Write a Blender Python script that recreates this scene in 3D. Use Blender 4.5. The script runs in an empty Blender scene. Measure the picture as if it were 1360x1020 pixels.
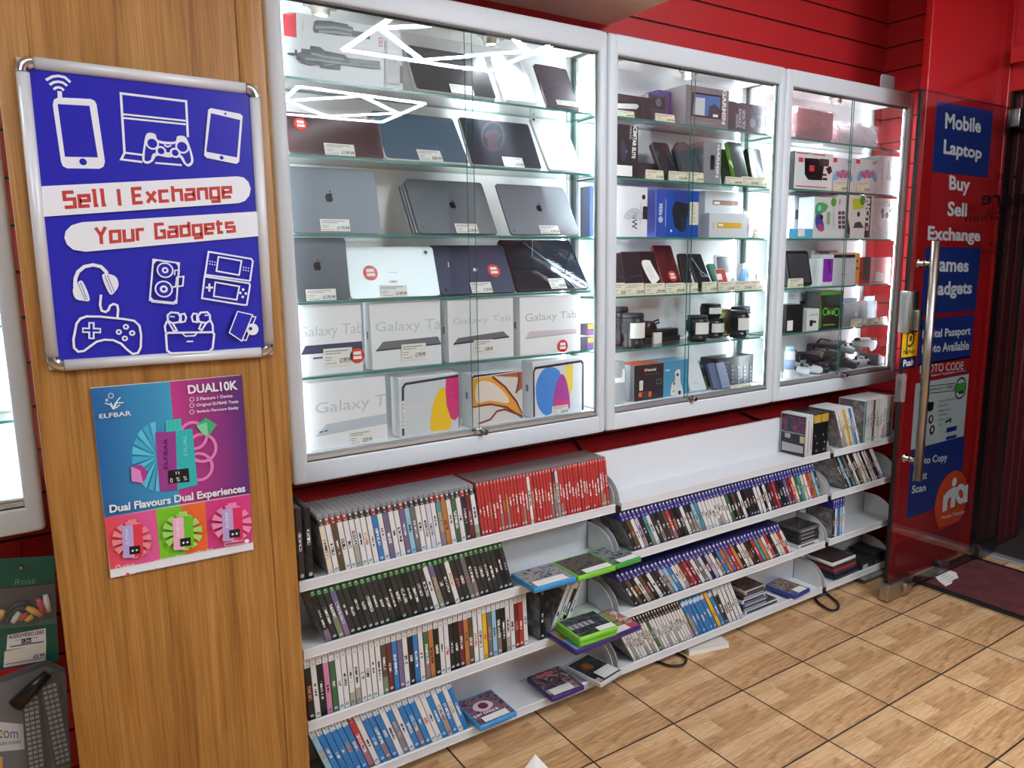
import bpy, bmesh, math, random
from mathutils import Vector, Matrix
random.seed(7)
sc = bpy.context.scene
COL = sc.collection
PI = math.pi
EXPOSURE = .95
LED_STRENGTH = 62.
NEAR_STRENGTH = 5.
STRIP_STRENGTH = 20.
LENS_STRENGTH = 50.
SPOT_WATTS = 9.

# ------------------------------------------------------------------ camera, world, exposure
F_PX = 988.616
CAM = Vector((-.51014, -1.77280, 1.33696))
YAW, PITCH, ROLL = .577661, .163463, -.0136397
_f = Vector((math.sin(YAW)*math.cos(PITCH), math.cos(YAW)*math.cos(PITCH), -math.sin(PITCH)))
_r = Vector((math.cos(YAW), -math.sin(YAW), 0))
_u = _r.cross(_f)
RT = math.cos(ROLL)*_r + math.sin(ROLL)*_u
UP = -math.sin(ROLL)*_r + math.cos(ROLL)*_u
FW = _f
cd = bpy.data.cameras.new('camera')
cd.sensor_fit = 'HORIZONTAL'; cd.sensor_width = 36; cd.lens = F_PX*36/1360; cd.clip_start = .02
cam = bpy.data.objects.new('camera', cd); COL.objects.link(cam)
cam.matrix_world = Matrix(((RT.x, UP.x, -FW.x, CAM.x), (RT.y, UP.y, -FW.y, CAM.y), (RT.z, UP.z, -FW.z, CAM.z), (0, 0, 0, 1)))
sc.camera = cam
sc.view_settings.view_transform = 'Standard'
sc.view_settings.look = 'None'
sc.view_settings.gamma = 1
sc.view_settings.use_curve_mapping = False
sc.view_settings.exposure = EXPOSURE
w = bpy.data.worlds.new('night'); sc.world = w; w.use_nodes = True
w.node_tree.nodes['Background'].inputs[0].default_value = (.02, .022, .03, 1)
w.node_tree.nodes['Background'].inputs[1].default_value = .5
sc.cycles.transparent_max_bounces = 32
sc.cycles.max_bounces = 10
sc.cycles.glossy_bounces = 6
sc.cycles.use_denoising = True
sc.cycles.sample_clamp_indirect = 6
sc.cycles.caustics_reflective = False
sc.cycles.caustics_refractive = False

# ------------------------------------------------------------------ a pixel's ray met with a real plane
def ray(x, y):
    return (x-680)/F_PX*RT - (y-510)/F_PX*UP + FW
def aY(x, y, Y=0.):
    d = ray(x, y); return CAM + d*((Y-CAM.y)/d.y)
def aZ(x, y, Z=0.):
    d = ray(x, y); return CAM + d*((Z-CAM.z)/d.z)
def aX(x, y, X=0.):
    d = ray(x, y); return CAM + d*((X-CAM.x)/d.x)

class Fr:
    """a flat face: origin, across, up, outward"""
    def __init__(s, O, ex=(1, 0, 0), ey=(0, 0, 1)):
        s.O = Vector(O); s.ex = Vector(ex).normalized(); s.ey = Vector(ey).normalized(); s.n = s.ex.cross(s.ey)
    def uv(s, x, y):
        d = ray(x, y); t = (s.O-CAM).dot(s.n)/d.dot(s.n); P = CAM+d*t-s.O
        return (P.dot(s.ex), P.dot(s.ey))
    def P(s, u, v, w=0.):
        return s.O+s.ex*u+s.ey*v+s.n*w
def FY(Y): return Fr((0, Y, 0))

# ------------------------------------------------------------------ materials
MATS = {}
def lin(c):
    return tuple((x/12.92 if x <= .04045 else ((x+.055)/1.055)**2.4) for x in c)
def hexc(h):
    h = h.lstrip('#'); return lin(tuple(int(h[i:i+2], 16)/255 for i in (0, 2, 4)))
def mat(name):
    m = bpy.data.materials.new(name); m.use_nodes = True
    nt = m.node_tree; nt.nodes.clear()
    o = nt.nodes.new('ShaderNodeOutputMaterial')
    return m, nt, o
class NB:
    def __init__(s, nt): s.nt = nt
    def __call__(s, t, **kw):
        n = s.nt.nodes.new('ShaderNode'+t)
        for k, v in kw.items():
            if k.startswith('i_'):
                key = k[2:]; key = int(key) if key.isdigit() else key.replace('_', ' ')
                if hasattr(v, 'is_output') or isinstance(v, bpy.types.NodeSocket): s.nt.links.new(v, n.inputs[key])
                else: n.inputs[key].default_value = v
            else: setattr(n, k, v)
        return n
    def math(s, op, a, b=0., c=0.):
        n = s.nt.nodes.new('ShaderNodeMath'); n.operation = op
        for i, x in enumerate((a, b, c)):
            if isinstance(x, (int, float)): n.inputs[i].default_value = x
            else: s.nt.links.new(x, n.inputs[i])
        return n.outputs[0]
    def mix(s, f, a, b):
        n = s.nt.nodes.new('ShaderNodeMix'); n.data_type = 'RGBA'
        for i, x in ((0, f), (6, a), (7, b)):
            if isinstance(x, (int, float)): n.inputs[i].default_value = x
            elif isinstance(x, tuple): n.inputs[i].default_value = x if len(x) == 4 else x+(1,)
            else: s.nt.links.new(x, n.inputs[i])
        return n.outputs[2]
    def link(s, a, b): s.nt.links.new(a, b)
def C(h, rough=.5, metal=0., spec=.5, name=None):
    """plain coloured surface with a faint mottling"""
    k = (h, rough, metal, spec)
    if k in MATS: return MATS[k]
    m, nt, o = mat(name or 'finish_'+h.lstrip('#')); N = NB(nt)
    c = hexc(h)
    tc = N('TexCoord'); no = N('TexNoise', i_Vector=tc.outputs['Object'], i_Scale=35.)
    col = N.mix(N.math('MULTIPLY', no.outputs[0], .10), c, tuple(x*.8 for x in c))
    b = N('BsdfPrincipled', i_Base_Color=col, i_Roughness=rough, i_Metallic=metal)
    b.inputs['Specular IOR Level'].default_value = spec
    N.link(b.outputs[0], o.inputs[0]); MATS[k] = m
    m.diffuse_color = c+(1,)
    return m
def emit(h, s, name):
    k = ('emit', h, s)
    if k in MATS: return MATS[k]
    m, nt, o = mat(name); N = NB(nt)
    e = N('Emission', i_Color=hexc(h)+(1,), i_Strength=s); N.link(e.outputs[0], o.inputs[0]); MATS[k] = m
    return m
def glass(name, tint=(.985, 1, .992), f0=.045, rough=0.):
    if name in MATS: return MATS[name]
    m, nt, o = mat(name); N = NB(nt)
    lw = N('LayerWeight', i_Blend=.5)
    f5 = N.math('POWER', lw.outputs['Facing'], 5.)
    fac = N.math('ADD', f0, N.math('MULTIPLY', f5, 1-f0))
    t = N('BsdfTransparent', i_Color=tuple(tint)+(1,))
    g = N('BsdfGlossy', i_Roughness=rough)
    mx = N('MixShader'); N.link(fac, mx.inputs[0]); N.link(t.outputs[0], mx.inputs[1]); N.link(g.outputs[0], mx.inputs[2])
    N.link(mx.outputs[0], o.inputs[0]); MATS[name] = m
    return m
def film(name, h, alpha, rough=.15):
    """clear plastic: part see-through, part shiny surface"""
    if name in MATS: return MATS[name]
    m, nt, o = mat(name); N = NB(nt)
    tc = N('TexCoord'); no = N('TexNoise', i_Vector=tc.outputs['Object'], i_Scale=42., i_Detail=3.)
    bp = N('Bump', i_Strength=.9, i_Distance=.01, i_Height=no.outputs[0])
    t = N('BsdfTransparent')
    b = N('BsdfPrincipled', i_Base_Color=hexc(h)+(1,), i_Roughness=rough, i_Normal=bp.outputs[0])
    mx = N('MixShader', i_0=alpha); N.link(t.outputs[0], mx.inputs[1]); N.link(b.outputs[0], mx.inputs[2])
    N.link(mx.outputs[0], o.inputs[0]); MATS[name] = m
    return m

# ------------------------------------------------------------------ mesh builder (world coordinates)
WL = {}
_tc = {}
def text_geo(s, bold=0.):
    k = (s, bold)
    if k in _tc: return _tc[k]
    cu = bpy.data.curves.new('lettering', 'FONT'); cu.body = s; cu.size = 1; cu.offset = bold; cu.resolution_u = 3
    cu.fill_mode = 'FRONT'
    o = bpy.data.objects.new('lettering', cu); COL.objects.link(o)
    dg = bpy.context.evaluated_depsgraph_get()
    me = bpy.data.meshes.new_from_object(o.evaluated_get(dg))
    vs = [tuple(v.co[:2]) for v in me.vertices]; fs = [tuple(p.vertices) for p in me.polygons]
    bpy.data.objects.remove(o); bpy.data.curves.remove(cu); bpy.data.meshes.remove(me)
    _tc[k] = (vs, fs)
    return _tc[k]
def rr(u0, v0, u1, v1, r, seg=5):
    r = min(r, abs(u1-u0)/2-1e-5, abs(v1-v0)/2-1e-5); p = []
    for cx, cy, a in ((u1-r, v1-r, 0), (u0+r, v1-r, 90), (u0+r, v0+r, 180), (u1-r, v0+r, 270)):
        for k in range(seg+1):
            t = math.radians(a+90*k/seg); p.append((cx+r*math.cos(t), cy+r*math.sin(t)))
    return p
def ell(cu, cv, ru, rv, seg=24):
    return [(cu+ru*math.cos(2*PI*k/seg), cv+rv*math.sin(2*PI*k/seg)) for k in range(seg)]
_w = .5
SQ = {'S': (_w, [[(_w, .98), (0, .98), (0, .52), (_w, .52), (_w, 0), (-.05, 0)]]), 'e': (_w, [[(0, .36), (_w, .36), (_w, .7), (0, .7), (0, 0), (_w, 0)]]), 'l': (.16, [[(-.06, 1), (.06, 1), (.06, 0), (.2, 0)]]), '|': (.1, [[(.05, 1.02), (.05, -.12)]]),
      'E': (_w, [[(_w, .98), (0, .98), (0, 0), (_w, 0)], [(0, .5), (_w*.85, .5)]]), 'x': (_w, [[(0, .72), (_w, -.04)], [(_w, .72), (0, -.04)]]), 'c': (_w, [[(_w, .7), (0, .7), (0, 0), (_w, 0)]]), 'h': (_w, [[(0, 1.02), (0, -.08)], [(0, .7), (_w, .7), (_w, -.08)]]),
      'a': (_w, [[(0, .7), (_w, .7), (_w, 0), (0, 0), (0, .36), (_w, .36)]]), 'n': (_w, [[(0, .78), (0, -.08)], [(0, .7), (_w, .7), (_w, -.08)]]), 'g': (_w, [[(_w, 0), (0, 0), (0, .7), (_w, .7), (_w, -.26), (0, -.26)]]), 'Y': (.56, [[(0, 1.04), (.28, .5), (.56, 1.04)], [(.28, .5), (.28, -.08)]]),
      'o': (_w, [[(0, 0), (_w, 0), (_w, .7), (0, .7), (0, 0)]]), 'u': (_w, [[(0, .78), (0, 0), (_w, 0), (_w, .78)]]), 'r': (.36, [[(0, .78), (0, -.08)], [(0, .7), (.4, .7)]]), 'G': (_w, [[(_w, .98), (0, .98), (0, 0), (_w, 0), (_w, .48), (_w*.5, .48)]]),
      'd': (_w, [[(_w, 1.02), (_w, 0), (0, 0), (0, .7), (_w, .7)]]), 't': (.34, [[(.08, .98), (.08, 0), (.36, 0)], [(-.08, .7), (.36, .7)]]), 's': (_w, [[(_w, .7), (0, .7), (0, .36), (_w, .36), (_w, 0), (-.04, 0)]]), ' ': (.22, [])}
class MB:
    def __init__(s): s.v = []; s.f = []; s.m = []; s.s = []; s.lay = 0
    def add(s, vs, fs, mi=0, sm=False):
        b = len(s.v); s.v += [Vector(x) for x in vs]
        for f in fs: s.f.append([b+i for i in f]); s.m.append(mi); s.s.append(sm)
    def box(s, x0, x1, y0, y1, z0, z1, mi=0, mis=None):
        vs = [(x, y, z) for x in (x0, x1) for y in (y0, y1) for z in (z0, z1)]
        fs = [(0, 1, 3, 2), (4, 6, 7, 5), (0, 4, 5, 1), (2, 3, 7, 6), (0, 2, 6, 4), (1, 5, 7, 3)]   # -x +x -y +y -z +z
        if mis is None: s.add(vs, fs, mi)
        else:
            for f, k in zip(fs, mis): s.add([vs[i] for i in f], [(0, 1, 2, 3)], k)
        return s
    def rbox(s, x0, x1, y0, y1, z0, z1, r, mi=0, seg=3):
        bm = bmesh.new(); bmesh.ops.create_cube(bm, size=1)
        for v in bm.verts: v.co = Vector(((x0+x1)/2+v.co.x*(x1-x0), (y0+y1)/2+v.co.y*(y1-y0), (z0+z1)/2+v.co.z*(z1-z0)))
        bmesh.ops.bevel(bm, geom=bm.edges[:], offset=r, segments=seg, profile=.5, affect='EDGES')
        bm.verts.index_update()
        s.add([v.co.copy() for v in bm.verts], [[v.index for v in f.verts] for f in bm.faces], mi, True); bm.free()
        return s
    def fbox(s, fr, u0, u1, v0, v1, w0, w1, r=0., mi=0):
        """box in a frame; with r a rounded outline and a small front chamfer"""
        if r: return s.slab(fr, rr(u0, v0, u1, v1, r), w0, w1, mi)
        vs = [fr.P(u, v, w_) for u in (u0, u1) for v in (v0, v1) for w_ in (w0, w1)]
        s.add(vs, [(0, 1, 3, 2), (4, 6, 7, 5), (0, 4, 5, 1), (2, 3, 7, 6), (0, 2, 6, 4), (1, 5, 7, 3)], mi)
        return s
    def slab(s, fr, pts, w0, w1, mi=0, ch=None, sm=True):
        n = len(pts); cu = sum(p[0] for p in pts)/n; cv = sum(p[1] for p in pts)/n
        h = w1-w0; c = min(.0012, h*.35) if ch is None else ch
        rad = max(max(abs(p[0]-cu), abs(p[1]-cv)) for p in pts); k = 1-c/max(rad, 1e-4)
        ins = [(cu+(p[0]-cu)*k, cv+(p[1]-cv)*k) for p in pts]
        rings = [(ins, w0), (pts, w0+c), (pts, w1-c), (ins, w1)]
        vs = [fr.P(p[0], p[1], w_) for q, w_ in rings for p in q]
        fs = [list(range(n-1, -1, -1)), list(range(3*n, 4*n))]
        s.add(vs, fs, mi)
        b = len(s.v)-4*n
        for k_ in range(3):
            for i in range(n):
                j = (i+1) % n
                s.f.append([b+k_*n+i, b+k_*n+j, b+(k_+1)*n+j, b+(k_+1)*n+i]); s.m.append(mi); s.s.append(sm)
        return s
    def prism(s, fr, pts, w0, w1, mi=0):
        n = len(pts)
        vs = [fr.P(p[0], p[1], w0) for p in pts]+[fr.P(p[0], p[1], w1) for p in pts]
        s.add(vs, [list(range(n-1, -1, -1)), list(range(n, 2*n))]+[[i, (i+1) % n, n+(i+1) % n, n+i] for i in range(n)], mi)
        return s
    def flat(s, fr, pts, w, mi=0):
        s.add([fr.P(p[0], p[1], w) for p in pts], [list(range(len(pts)))], mi); return s
    def lathe(s, prof, c, mi=0, seg=24, ax=None, sm=True):
        """profile [(radius, height)] about an axis frame (z by default)"""
        c = Vector(c); a, b, d = ax or (Vector((1, 0, 0)), Vector((0, 1, 0)), Vector((0, 0, 1)))
        vs = [c+a*(r*math.cos(2*PI*k/seg))+b*(r*math.sin(2*PI*k/seg))+d*z for r, z in prof for k in range(seg)]
        fs = []
        for i in range(len(prof)-1):
            for k in range(seg):
                k2 = (k+1) % seg; fs.append((i*seg+k, i*seg+k2, (i+1)*seg+k2, (i+1)*seg+k))
        s.add(vs, fs, mi, sm)
        m = len(prof)-1; b0 = len(s.v)-len(vs)
        s.f.append([b0+k for k in range(seg-1, -1, -1)]); s.m.append(mi); s.s.append(False)
        s.f.append([b0+m*seg+k for k in range(seg)]); s.m.append(mi); s.s.append(False)
        return s
    def tube(s, pts, r, mi=0, seg=8):
        pts = [Vector(p) for p in pts]; rs = r if isinstance(r, (list, tuple)) else [r]*len(pts)
        vs = []; up = Vector((0, 0, 1))
        for i, p in enumerate(pts):
            d = (pts[min(i+1, len(pts)-1)]-pts[max(i-1, 0)]).normalized()
            a = d.cross(up)
            if a.length < .1: a = d.cross(Vector((1, 0, 0)))
            a.normalize(); b = d.cross(a)
            vs += [p+a*(rs[i]*math.cos(2*PI*k/seg))+b*(rs[i]*math.sin(2*PI*k/seg)) for k in range(seg)]
        n = len(pts); fs = [(i*seg+k, i*seg+(k+1) % seg, (i+1)*seg+(k+1) % seg, (i+1)*seg+k) for i in range(n-1) for k in range(seg)]
        fs += [list(range(seg-1, -1, -1)), [(n-1)*seg+k for k in range(seg)]]
        s.add(vs, fs, mi, True); return s
    # ---- printed art: everything maps through the face's frame
    def stroke(s, fr, pts, wd, mi, w, closed=False):
        n = len(pts)
        P = [Vector(p) for p in pts]
        L = []; R_ = []
        for i in range(n):
            a = P[i-1] if (closed or i > 0) else P[i]; b = P[(i+1) % n] if (closed or i < n-1) else P[i]
            d1 = (P[i]-a); d2 = (b-P[i])
            d1 = d1.normalized() if d1.length > 1e-9 else d2.normalized()
            d2 = d2.normalized() if d2.length > 1e-9 else d1
            t = (d1+d2)
            t = t.normalized() if t.length > 1e-6 else d1
            nn = Vector((-t.y, t.x)); k = 1/max(.5, nn.dot(Vector((-d1.y, d1.x))))
            L.append(P[i]+nn*wd/2*k); R_.append(P[i]-nn*wd/2*k)
        rng = range(n if closed else n-1)
        for i in rng:
            j = (i+1) % n
            s.add([fr.P(q.x, q.y, w) for q in (L[i], R_[i], R_[j], L[j])], [(0, 1, 2, 3)], mi)
    def art(s, fr, cmds, mats, w0=.0004, dw=.00012, org=(0, 0, 1)):
        ox, oy, sx = org
        def q(x, y): return fr.uv(ox+x/sx, oy+y/sx)
        def M(m):
            if m not in mats: mats.append(m)
            return mats.index(m)
        for i, c in enumerate(cmds):
            w = w0+s.lay*dw; s.lay += 1; k = c[0]
            if k in 'rRe':
                u0, v1 = q(c[1], c[2]); u1, v0 = q(c[3], c[4])
                if k == 'r': s.flat(fr, [(u0, v0), (u1, v0), (u1, v1), (u0, v1)], w, M(c[5]))
                elif k == 'R': s.flat(fr, rr(u0, v0, u1, v1, c[6]), w, M(c[5]))
                else: s.flat(fr, ell((u0+u1)/2, (v0+v1)/2, (u1-u0)/2, (v1-v0)/2), w, M(c[5]))
            elif k == 'p': s.flat(fr, [q(*p) for p in c[1]][::-1], w, M(c[2]))
            elif k == 'o':                                   # rounded polygon through points (smooth loop)
                P = [Vector(q(*p)) for p in c[1]]; n = len(P); out = []
                for a in range(n):
                    p0, p1, p2, p3 = P[a-1], P[a], P[(a+1) % n], P[(a+2) % n]
                    for t in (0, .25, .5, .75):
                        out.append(.5*((2*p1)+(p2-p0)*t+(2*p0-5*p1+4*p2-p3)*t*t+(3*p1-p0-3*p2+p3)*t**3))
                s.flat(fr, [tuple(x) for x in out], w, M(c[2]))
            elif k in 'lL':
                P = [q(*p) for p in c[1]]; a = q(*c[1][0]); b = q(c[1][0][0]+10, c[1][0][1])
                sc_ = math.hypot(b[0]-a[0], b[1]-a[1])/10
                s.stroke(fr, P, c[2]*sc_, M(c[3]), w, k == 'L')
            elif k == 'c':                                   # circle: centre, radius in picture units (across)
                u, v = q(c[1], c[2]); u2, _ = q(c[1]+c[3], c[2]); s.flat(fr, ell(u, v, abs(u2-u), abs(u2-u)), w, M(c[4]))
            elif k == 'Q': s.squared(fr, c[1], [q(*p) for p in c[2]], w, M(c[3]))
            elif k in 'tT':                                  # text into a box (t: TL,BR) or a quad (T: TL,TR,BR,BL)
                if k == 't':
                    u0, v1 = q(c[2], c[3]); u1, v0 = q(c[4], c[5]); Q = [(u0, v1), (u1, v1), (u1, v0), (u0, v0)]; mi = M(c[6]); bold = c[7] if len(c) > 7 else 0.
                else:
                    Q = [q(*p) for p in c[2]]; mi = M(c[3]); bold = c[4] if len(c) > 4 else 0.
                s.text(fr, c[1], Q, w, mi, bold)
        return s
    def squared(s, fr, st, Q, w, mi, th=.2):
        """squared display lettering drawn with thick strokes into a quad"""
        x = 0; L = []
        for ch in st:
            wd, pl = SQ.get(ch, (.4, []))
            L += [[(x+a, b) for a, b in p] for p in pl]; x += wd+.26
        x -= .26; y0, y1 = -.27-th/2, 1+th/2
        (a, b, c_, d) = [Vector(p) for p in Q]
        def m(p):
            t = p[0]/x; r = (p[1]-y0)/(y1-y0); q = (d*(1-t)+c_*t)*(1-r)+(a*(1-t)+b*t)*r; return (q.x, q.y)
        k = (b-a).length/x
        for i, p in enumerate(L):
            cl = p[0] == p[-1] and len(p) > 3
            s.stroke(fr, [m(q) for q in (p[:-1] if cl else p)], th*k, mi, w+.00002*(i % 3), cl)
    def text(s, fr, st, Q, w, mi, bold=0.):
        vs, fs = text_geo(st, bold)
        if not vs: return
        x0 = min(v[0] for v in vs); x1 = max(v[0] for v in vs); y0 = min(v[1] for v in vs); y1 = max(v[1] for v in vs)
        (a, b, c_, d) = [Vector(p) for p in Q]
        out = []
        for x, y in vs:
            t = (x-x0)/(x1-x0); r = (y-y0)/max(1e-6, y1-y0)
            p = (d*(1-t)+c_*t)*(1-r)+(a*(1-t)+b*t)*r; out.append(fr.P(p.x, p.y, w))
        s.add(out, fs, mi)
    def build(s, name, mats, parent=None, loc=None, fix=True):
        if not isinstance(mats, (list, tuple)): mats = [mats]
        if parent is not None: base = WL[parent]
        else:
            if loc is None:
                xs = [v.x for v in s.v]; ys = [v.y for v in s.v]; zs = [v.z for v in s.v]
                loc = ((min(xs)+max(xs))/2, (min(ys)+max(ys))/2, min(zs))
            base = Vector(loc)
        me = bpy.data.meshes.new(name); me.from_pydata([v-base for v in s.v], [], s.f)
        for m in mats: me.materials.append(m)
        me.polygons.foreach_set('material_index', s.m); me.polygons.foreach_set('use_smooth', s.s)
        if fix:
            bm = bmesh.new(); bm.from_mesh(me); bmesh.ops.recalc_face_normals(bm, faces=bm.faces); bm.to_mesh(me); bm.free()
        me.update()
        o = bpy.data.objects.new(name, me); COL.objects.link(o); WL[o] = base
        if parent is None: o.location = base
        else: o.parent = parent
        return o
def tag(o, label=None, cat=None, group=None, kind=None):
    if label: o['label'] = label
    if cat: o['category'] = cat
    if group: o['group'] = group
    if kind: o['kind'] = kind
    return o
def thing(name, label, cat, loc, group=None):
    o = bpy.data.objects.new(name, None); o.empty_display_size = .05; COL.objects.link(o); o.location = loc; WL[o] = Vector(loc)
    return tag(o, label, cat, group)
def struct(name, mb, mats, **k):
    o = mb.build(name, mats, **k); o['kind'] = 'structure'; return o
ONES = 'zeroth first second third fourth fifth sixth seventh eighth ninth tenth eleventh twelfth thirteenth fourteenth fifteenth sixteenth seventeenth eighteenth nineteenth'.split()
def nth(n):
    if n < 20: return ONES[n]
    t = ['', '', 'twent', 'thirt', 'fort', 'fift', 'sixt', 'sevent'][n//10]
    return t+'ieth' if n % 10 == 0 else t+'y-'+ONES[n % 10]

# ------------------------------------------------------------------ surface materials of the room
def m_wood():
    m, nt, o = mat('oak_veneer'); N = NB(nt)
    tc = N('TexCoord')
    mp = N('Mapping', i_Vector=tc.outputs['Object']); mp.inputs['Scale'].default_value = (34, 34, 1.0)
    n1 = N('TexNoise', i_Vector=mp.outputs[0], i_Scale=2.2, i_Detail=7., i_Roughness=.62, i_Distortion=.35)
    mp2 = N('Mapping', i_Vector=tc.outputs['Object']); mp2.inputs['Scale'].default_value = (210, 210, 4)
    n2 = N('TexNoise', i_Vector=mp2.outputs[0], i_Scale=2., i_Detail=3.)
    mp3 = N('Mapping', i_Vector=tc.outputs['Object']); mp3.inputs['Scale'].default_value = (5, 5, .5)
    n3 = N('TexNoise', i_Vector=mp3.outputs[0], i_Scale=1.6, i_Detail=2.)
    f = N.math('ADD', N.math('MULTIPLY', n1.outputs[0], .62), N.math('MULTIPLY', n2.outputs[0], .38))
    f = N.math('ADD', N.math('MULTIPLY', f, .8), N.math('MULTIPLY', n3.outputs[0], .2))
    r = N('ValToRGB', i_Fac=f)
    e = r.color_ramp.elements; e[0].position = .36; e[0].color = hexc('#7d4d20')+(1,); e[1].position = .66; e[1].color = hexc('#bd8b50')+(1,)
    k = e.new(.5); k.color = hexc('#a3702f')+(1,)
    bp = N('Bump', i_Strength=.12, i_Distance=.002, i_Height=f)
    b = N('BsdfPrincipled', i_Base_Color=r.outputs[0], i_Roughness=.42, i_Normal=bp.outputs[0])
    N.link(b.outputs[0], o.inputs[0]); return m
def m_floor():
    m, nt, o = mat('wood_effect_tiles'); N = NB(nt)
    tc = N('TexCoord')
    mp = N('Mapping', i_Vector=tc.outputs['Object'], vector_type='POINT')
    mp.inputs['Location'].default_value = (-.655, .364, 0)
    sx = N('SeparateXYZ', i_Vector=mp.outputs[0])
    S = .3
    x = N.math('DIVIDE', sx.outputs[0], S); y = N.math('DIVIDE', sx.outputs[1], S)
    fx = N.math('FRACT', N.math('ADD', x, 100.)); fy = N.math('FRACT', N.math('ADD', y, 100.))
    ix = N.math('FLOOR', N.math('ADD', x, 100.)); iy = N.math('FLOOR', N.math('ADD', y, 100.))
    def edge(f): return N.math('MINIMUM', f, N.math('SUBTRACT', 1., f))
    g = N.math('LESS_THAN', N.math('MINIMUM', edge(fx), edge(fy)), .0085)
    cell = N('CombineXYZ', i_X=fx, i_Y=fy)                         # every tile carries the same print
    br = N('TexBrick', i_Vector=cell.outputs[0], i_Scale=1., i_Mortar_Size=0., i_Brick_Width=.52, i_Row_Height=.1667)
    br.offset = .37; br.squash = 1.
    br.inputs['Color1'].default_value = (0, 0, 0, 1); br.inputs['Color2'].default_value = (1, 1, 1, 1); br.inputs['Bias'].default_value = 0
    mp2 = N('Mapping', i_Vector=cell.outputs[0]); mp2.inputs['Scale'].default_value = (2.6, 30, 1)
    off = N('CombineXYZ', i_X=N.math('MULTIPLY', br.outputs[0], 3.), i_Y=N.math('MULTIPLY', br.outputs[0], 9.), i_Z=N.math('ADD', N.math('MULTIPLY', ix, .0), .3))
    va = N('VectorMath', operation='ADD'); N.link(mp2.outputs[0], va.inputs[0]); N.link(off.outputs[0], va.inputs[1])
    n1 = N('TexNoise', i_Vector=va.outputs[0], i_Scale=1.6, i_Detail=6., i_Roughness=.62, i_Distortion=.8)
    f = N.math('ADD', N.math('MULTIPLY', n1.outputs[0], .80), N.math('MULTIPLY', br.outputs[0], .20))
    r = N('ValToRGB', i_Fac=f); e = r.color_ramp.elements
    e[0].position = .28; e[0].color = hexc('#946a44')+(1,); e[1].position = .72; e[1].color = hexc('#e0bf96')+(1,)
    k = e.new(.5); k.color = hexc('#c89e70')+(1,)
    wn = N('TexWhiteNoise', noise_dimensions='2D', i_Vector=N('CombineXYZ', i_X=ix, i_Y=iy).outputs[0])
    tone = N.math('ADD', .93, N.math('MULTIPLY', wn.outputs[0], .1))
    hv = N('HueSaturation', i_Value=tone, i_Color=r.outputs[0])
    col = N.mix(g, hv.outputs[0], hexc('#20140c'))
    rg = N.math('ADD', .30, N.math('MULTIPLY', g, .5))
    bp = N('Bump', i_Strength=.4, i_Distance=.002, i_Height=N.math('SUBTRACT', 1., g))
    b = N('BsdfPrincipled', i_Base_Color=col, i_Roughness=rg, i_Normal=bp.outputs[0])
    N.link(b.outputs[0], o.inputs[0]); return m
def m_carpet():
    m, nt, o = mat('maroon_matting'); N = NB(nt)
    tc = N('TexCoord'); n1 = N('TexNoise', i_Vector=tc.outputs['Object'], i_Scale=260., i_Detail=3.)
    n2 = N('TexNoise', i_Vector=tc.outputs['Object'], i_Scale=14., i_Detail=4.)
    f = N.math('ADD', N.math('MULTIPLY', n1.outputs[0], .6), N.math('MULTIPLY', n2.outputs[0], .4))
    r = N('ValToRGB', i_Fac=f); e = r.color_ramp.elements
    e[0].position = .35; e[0].color = hexc('#2c0f12')+(1,); e[1].position = .7; e[1].color = hexc('#7a3236')+(1,)
    bp = N('Bump', i_Strength=.8, i_Distance=.004, i_Height=n1.outputs[0])
    b = N('BsdfPrincipled', i_Base_Color=r.outputs[0], i_Roughness=.95, i_Normal=bp.outputs[0]); N.link(b.outputs[0], o.inputs[0]); return m
def m_pave():
    m, nt, o = mat('night_pavement'); N = NB(nt)
    tc = N('TexCoord')
    br = N('TexBrick', i_Vector=tc.outputs['Object'], i_Scale=1., i_Brick_Width=.6, i_Row_Height=.45, i_Mortar_Size=.012)
    br.inputs['Color1'].default_value = hexc('#3c3634')+(1,); br.inputs['Color2'].default_value = hexc('#463e3c')+(1,); br.inputs['Mortar'].default_value = hexc('#151212')+(1,)
    n = N('TexNoise', i_Vector=tc.outputs['Object'], i_Scale=30., i_Detail=5.)
    c = N.mix(N.math('MULTIPLY', n.outputs[0], .5), br.outputs[0], hexc('#1e1a19'))
    b = N('BsdfPrincipled', i_Base_Color=c, i_Roughness=.6); N.link(b.outputs[0], o.inputs[0]); return m
WOOD = m_wood(); FLOOR = m_floor(); CARPET = m_carpet(); PAVE = m_pave()
RED = C('#c22a2e', .42); REDG = C('#a8181c', .24); GROOVE = C('#2a1512', .5)
WHITE_P = C('#d3dbe0', .4); WHITE_G = C('#d4d6d8', .45); CREAMW = C('#cfcdc8', .5)
BLACK = C('#0c0c0d', .4); DARK = C('#1b1c1f', .4); STEEL = C('#b9b7b2', .28, 1.); CHROME = C('#d8d8da', .12, 1.)
ALU = C('#cfd1d3', .35, .7)
GL = glass('cabinet_glass'); GLD = glass('door_glass', (.86, .88, .87), .05)
GEDGE = C('#3d8478', .2); GEDGE2 = C('#14211f', .2)
WHITE = C('#f1f1f0', .5); PAPER = C('#e9e7e0', .6)

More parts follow.
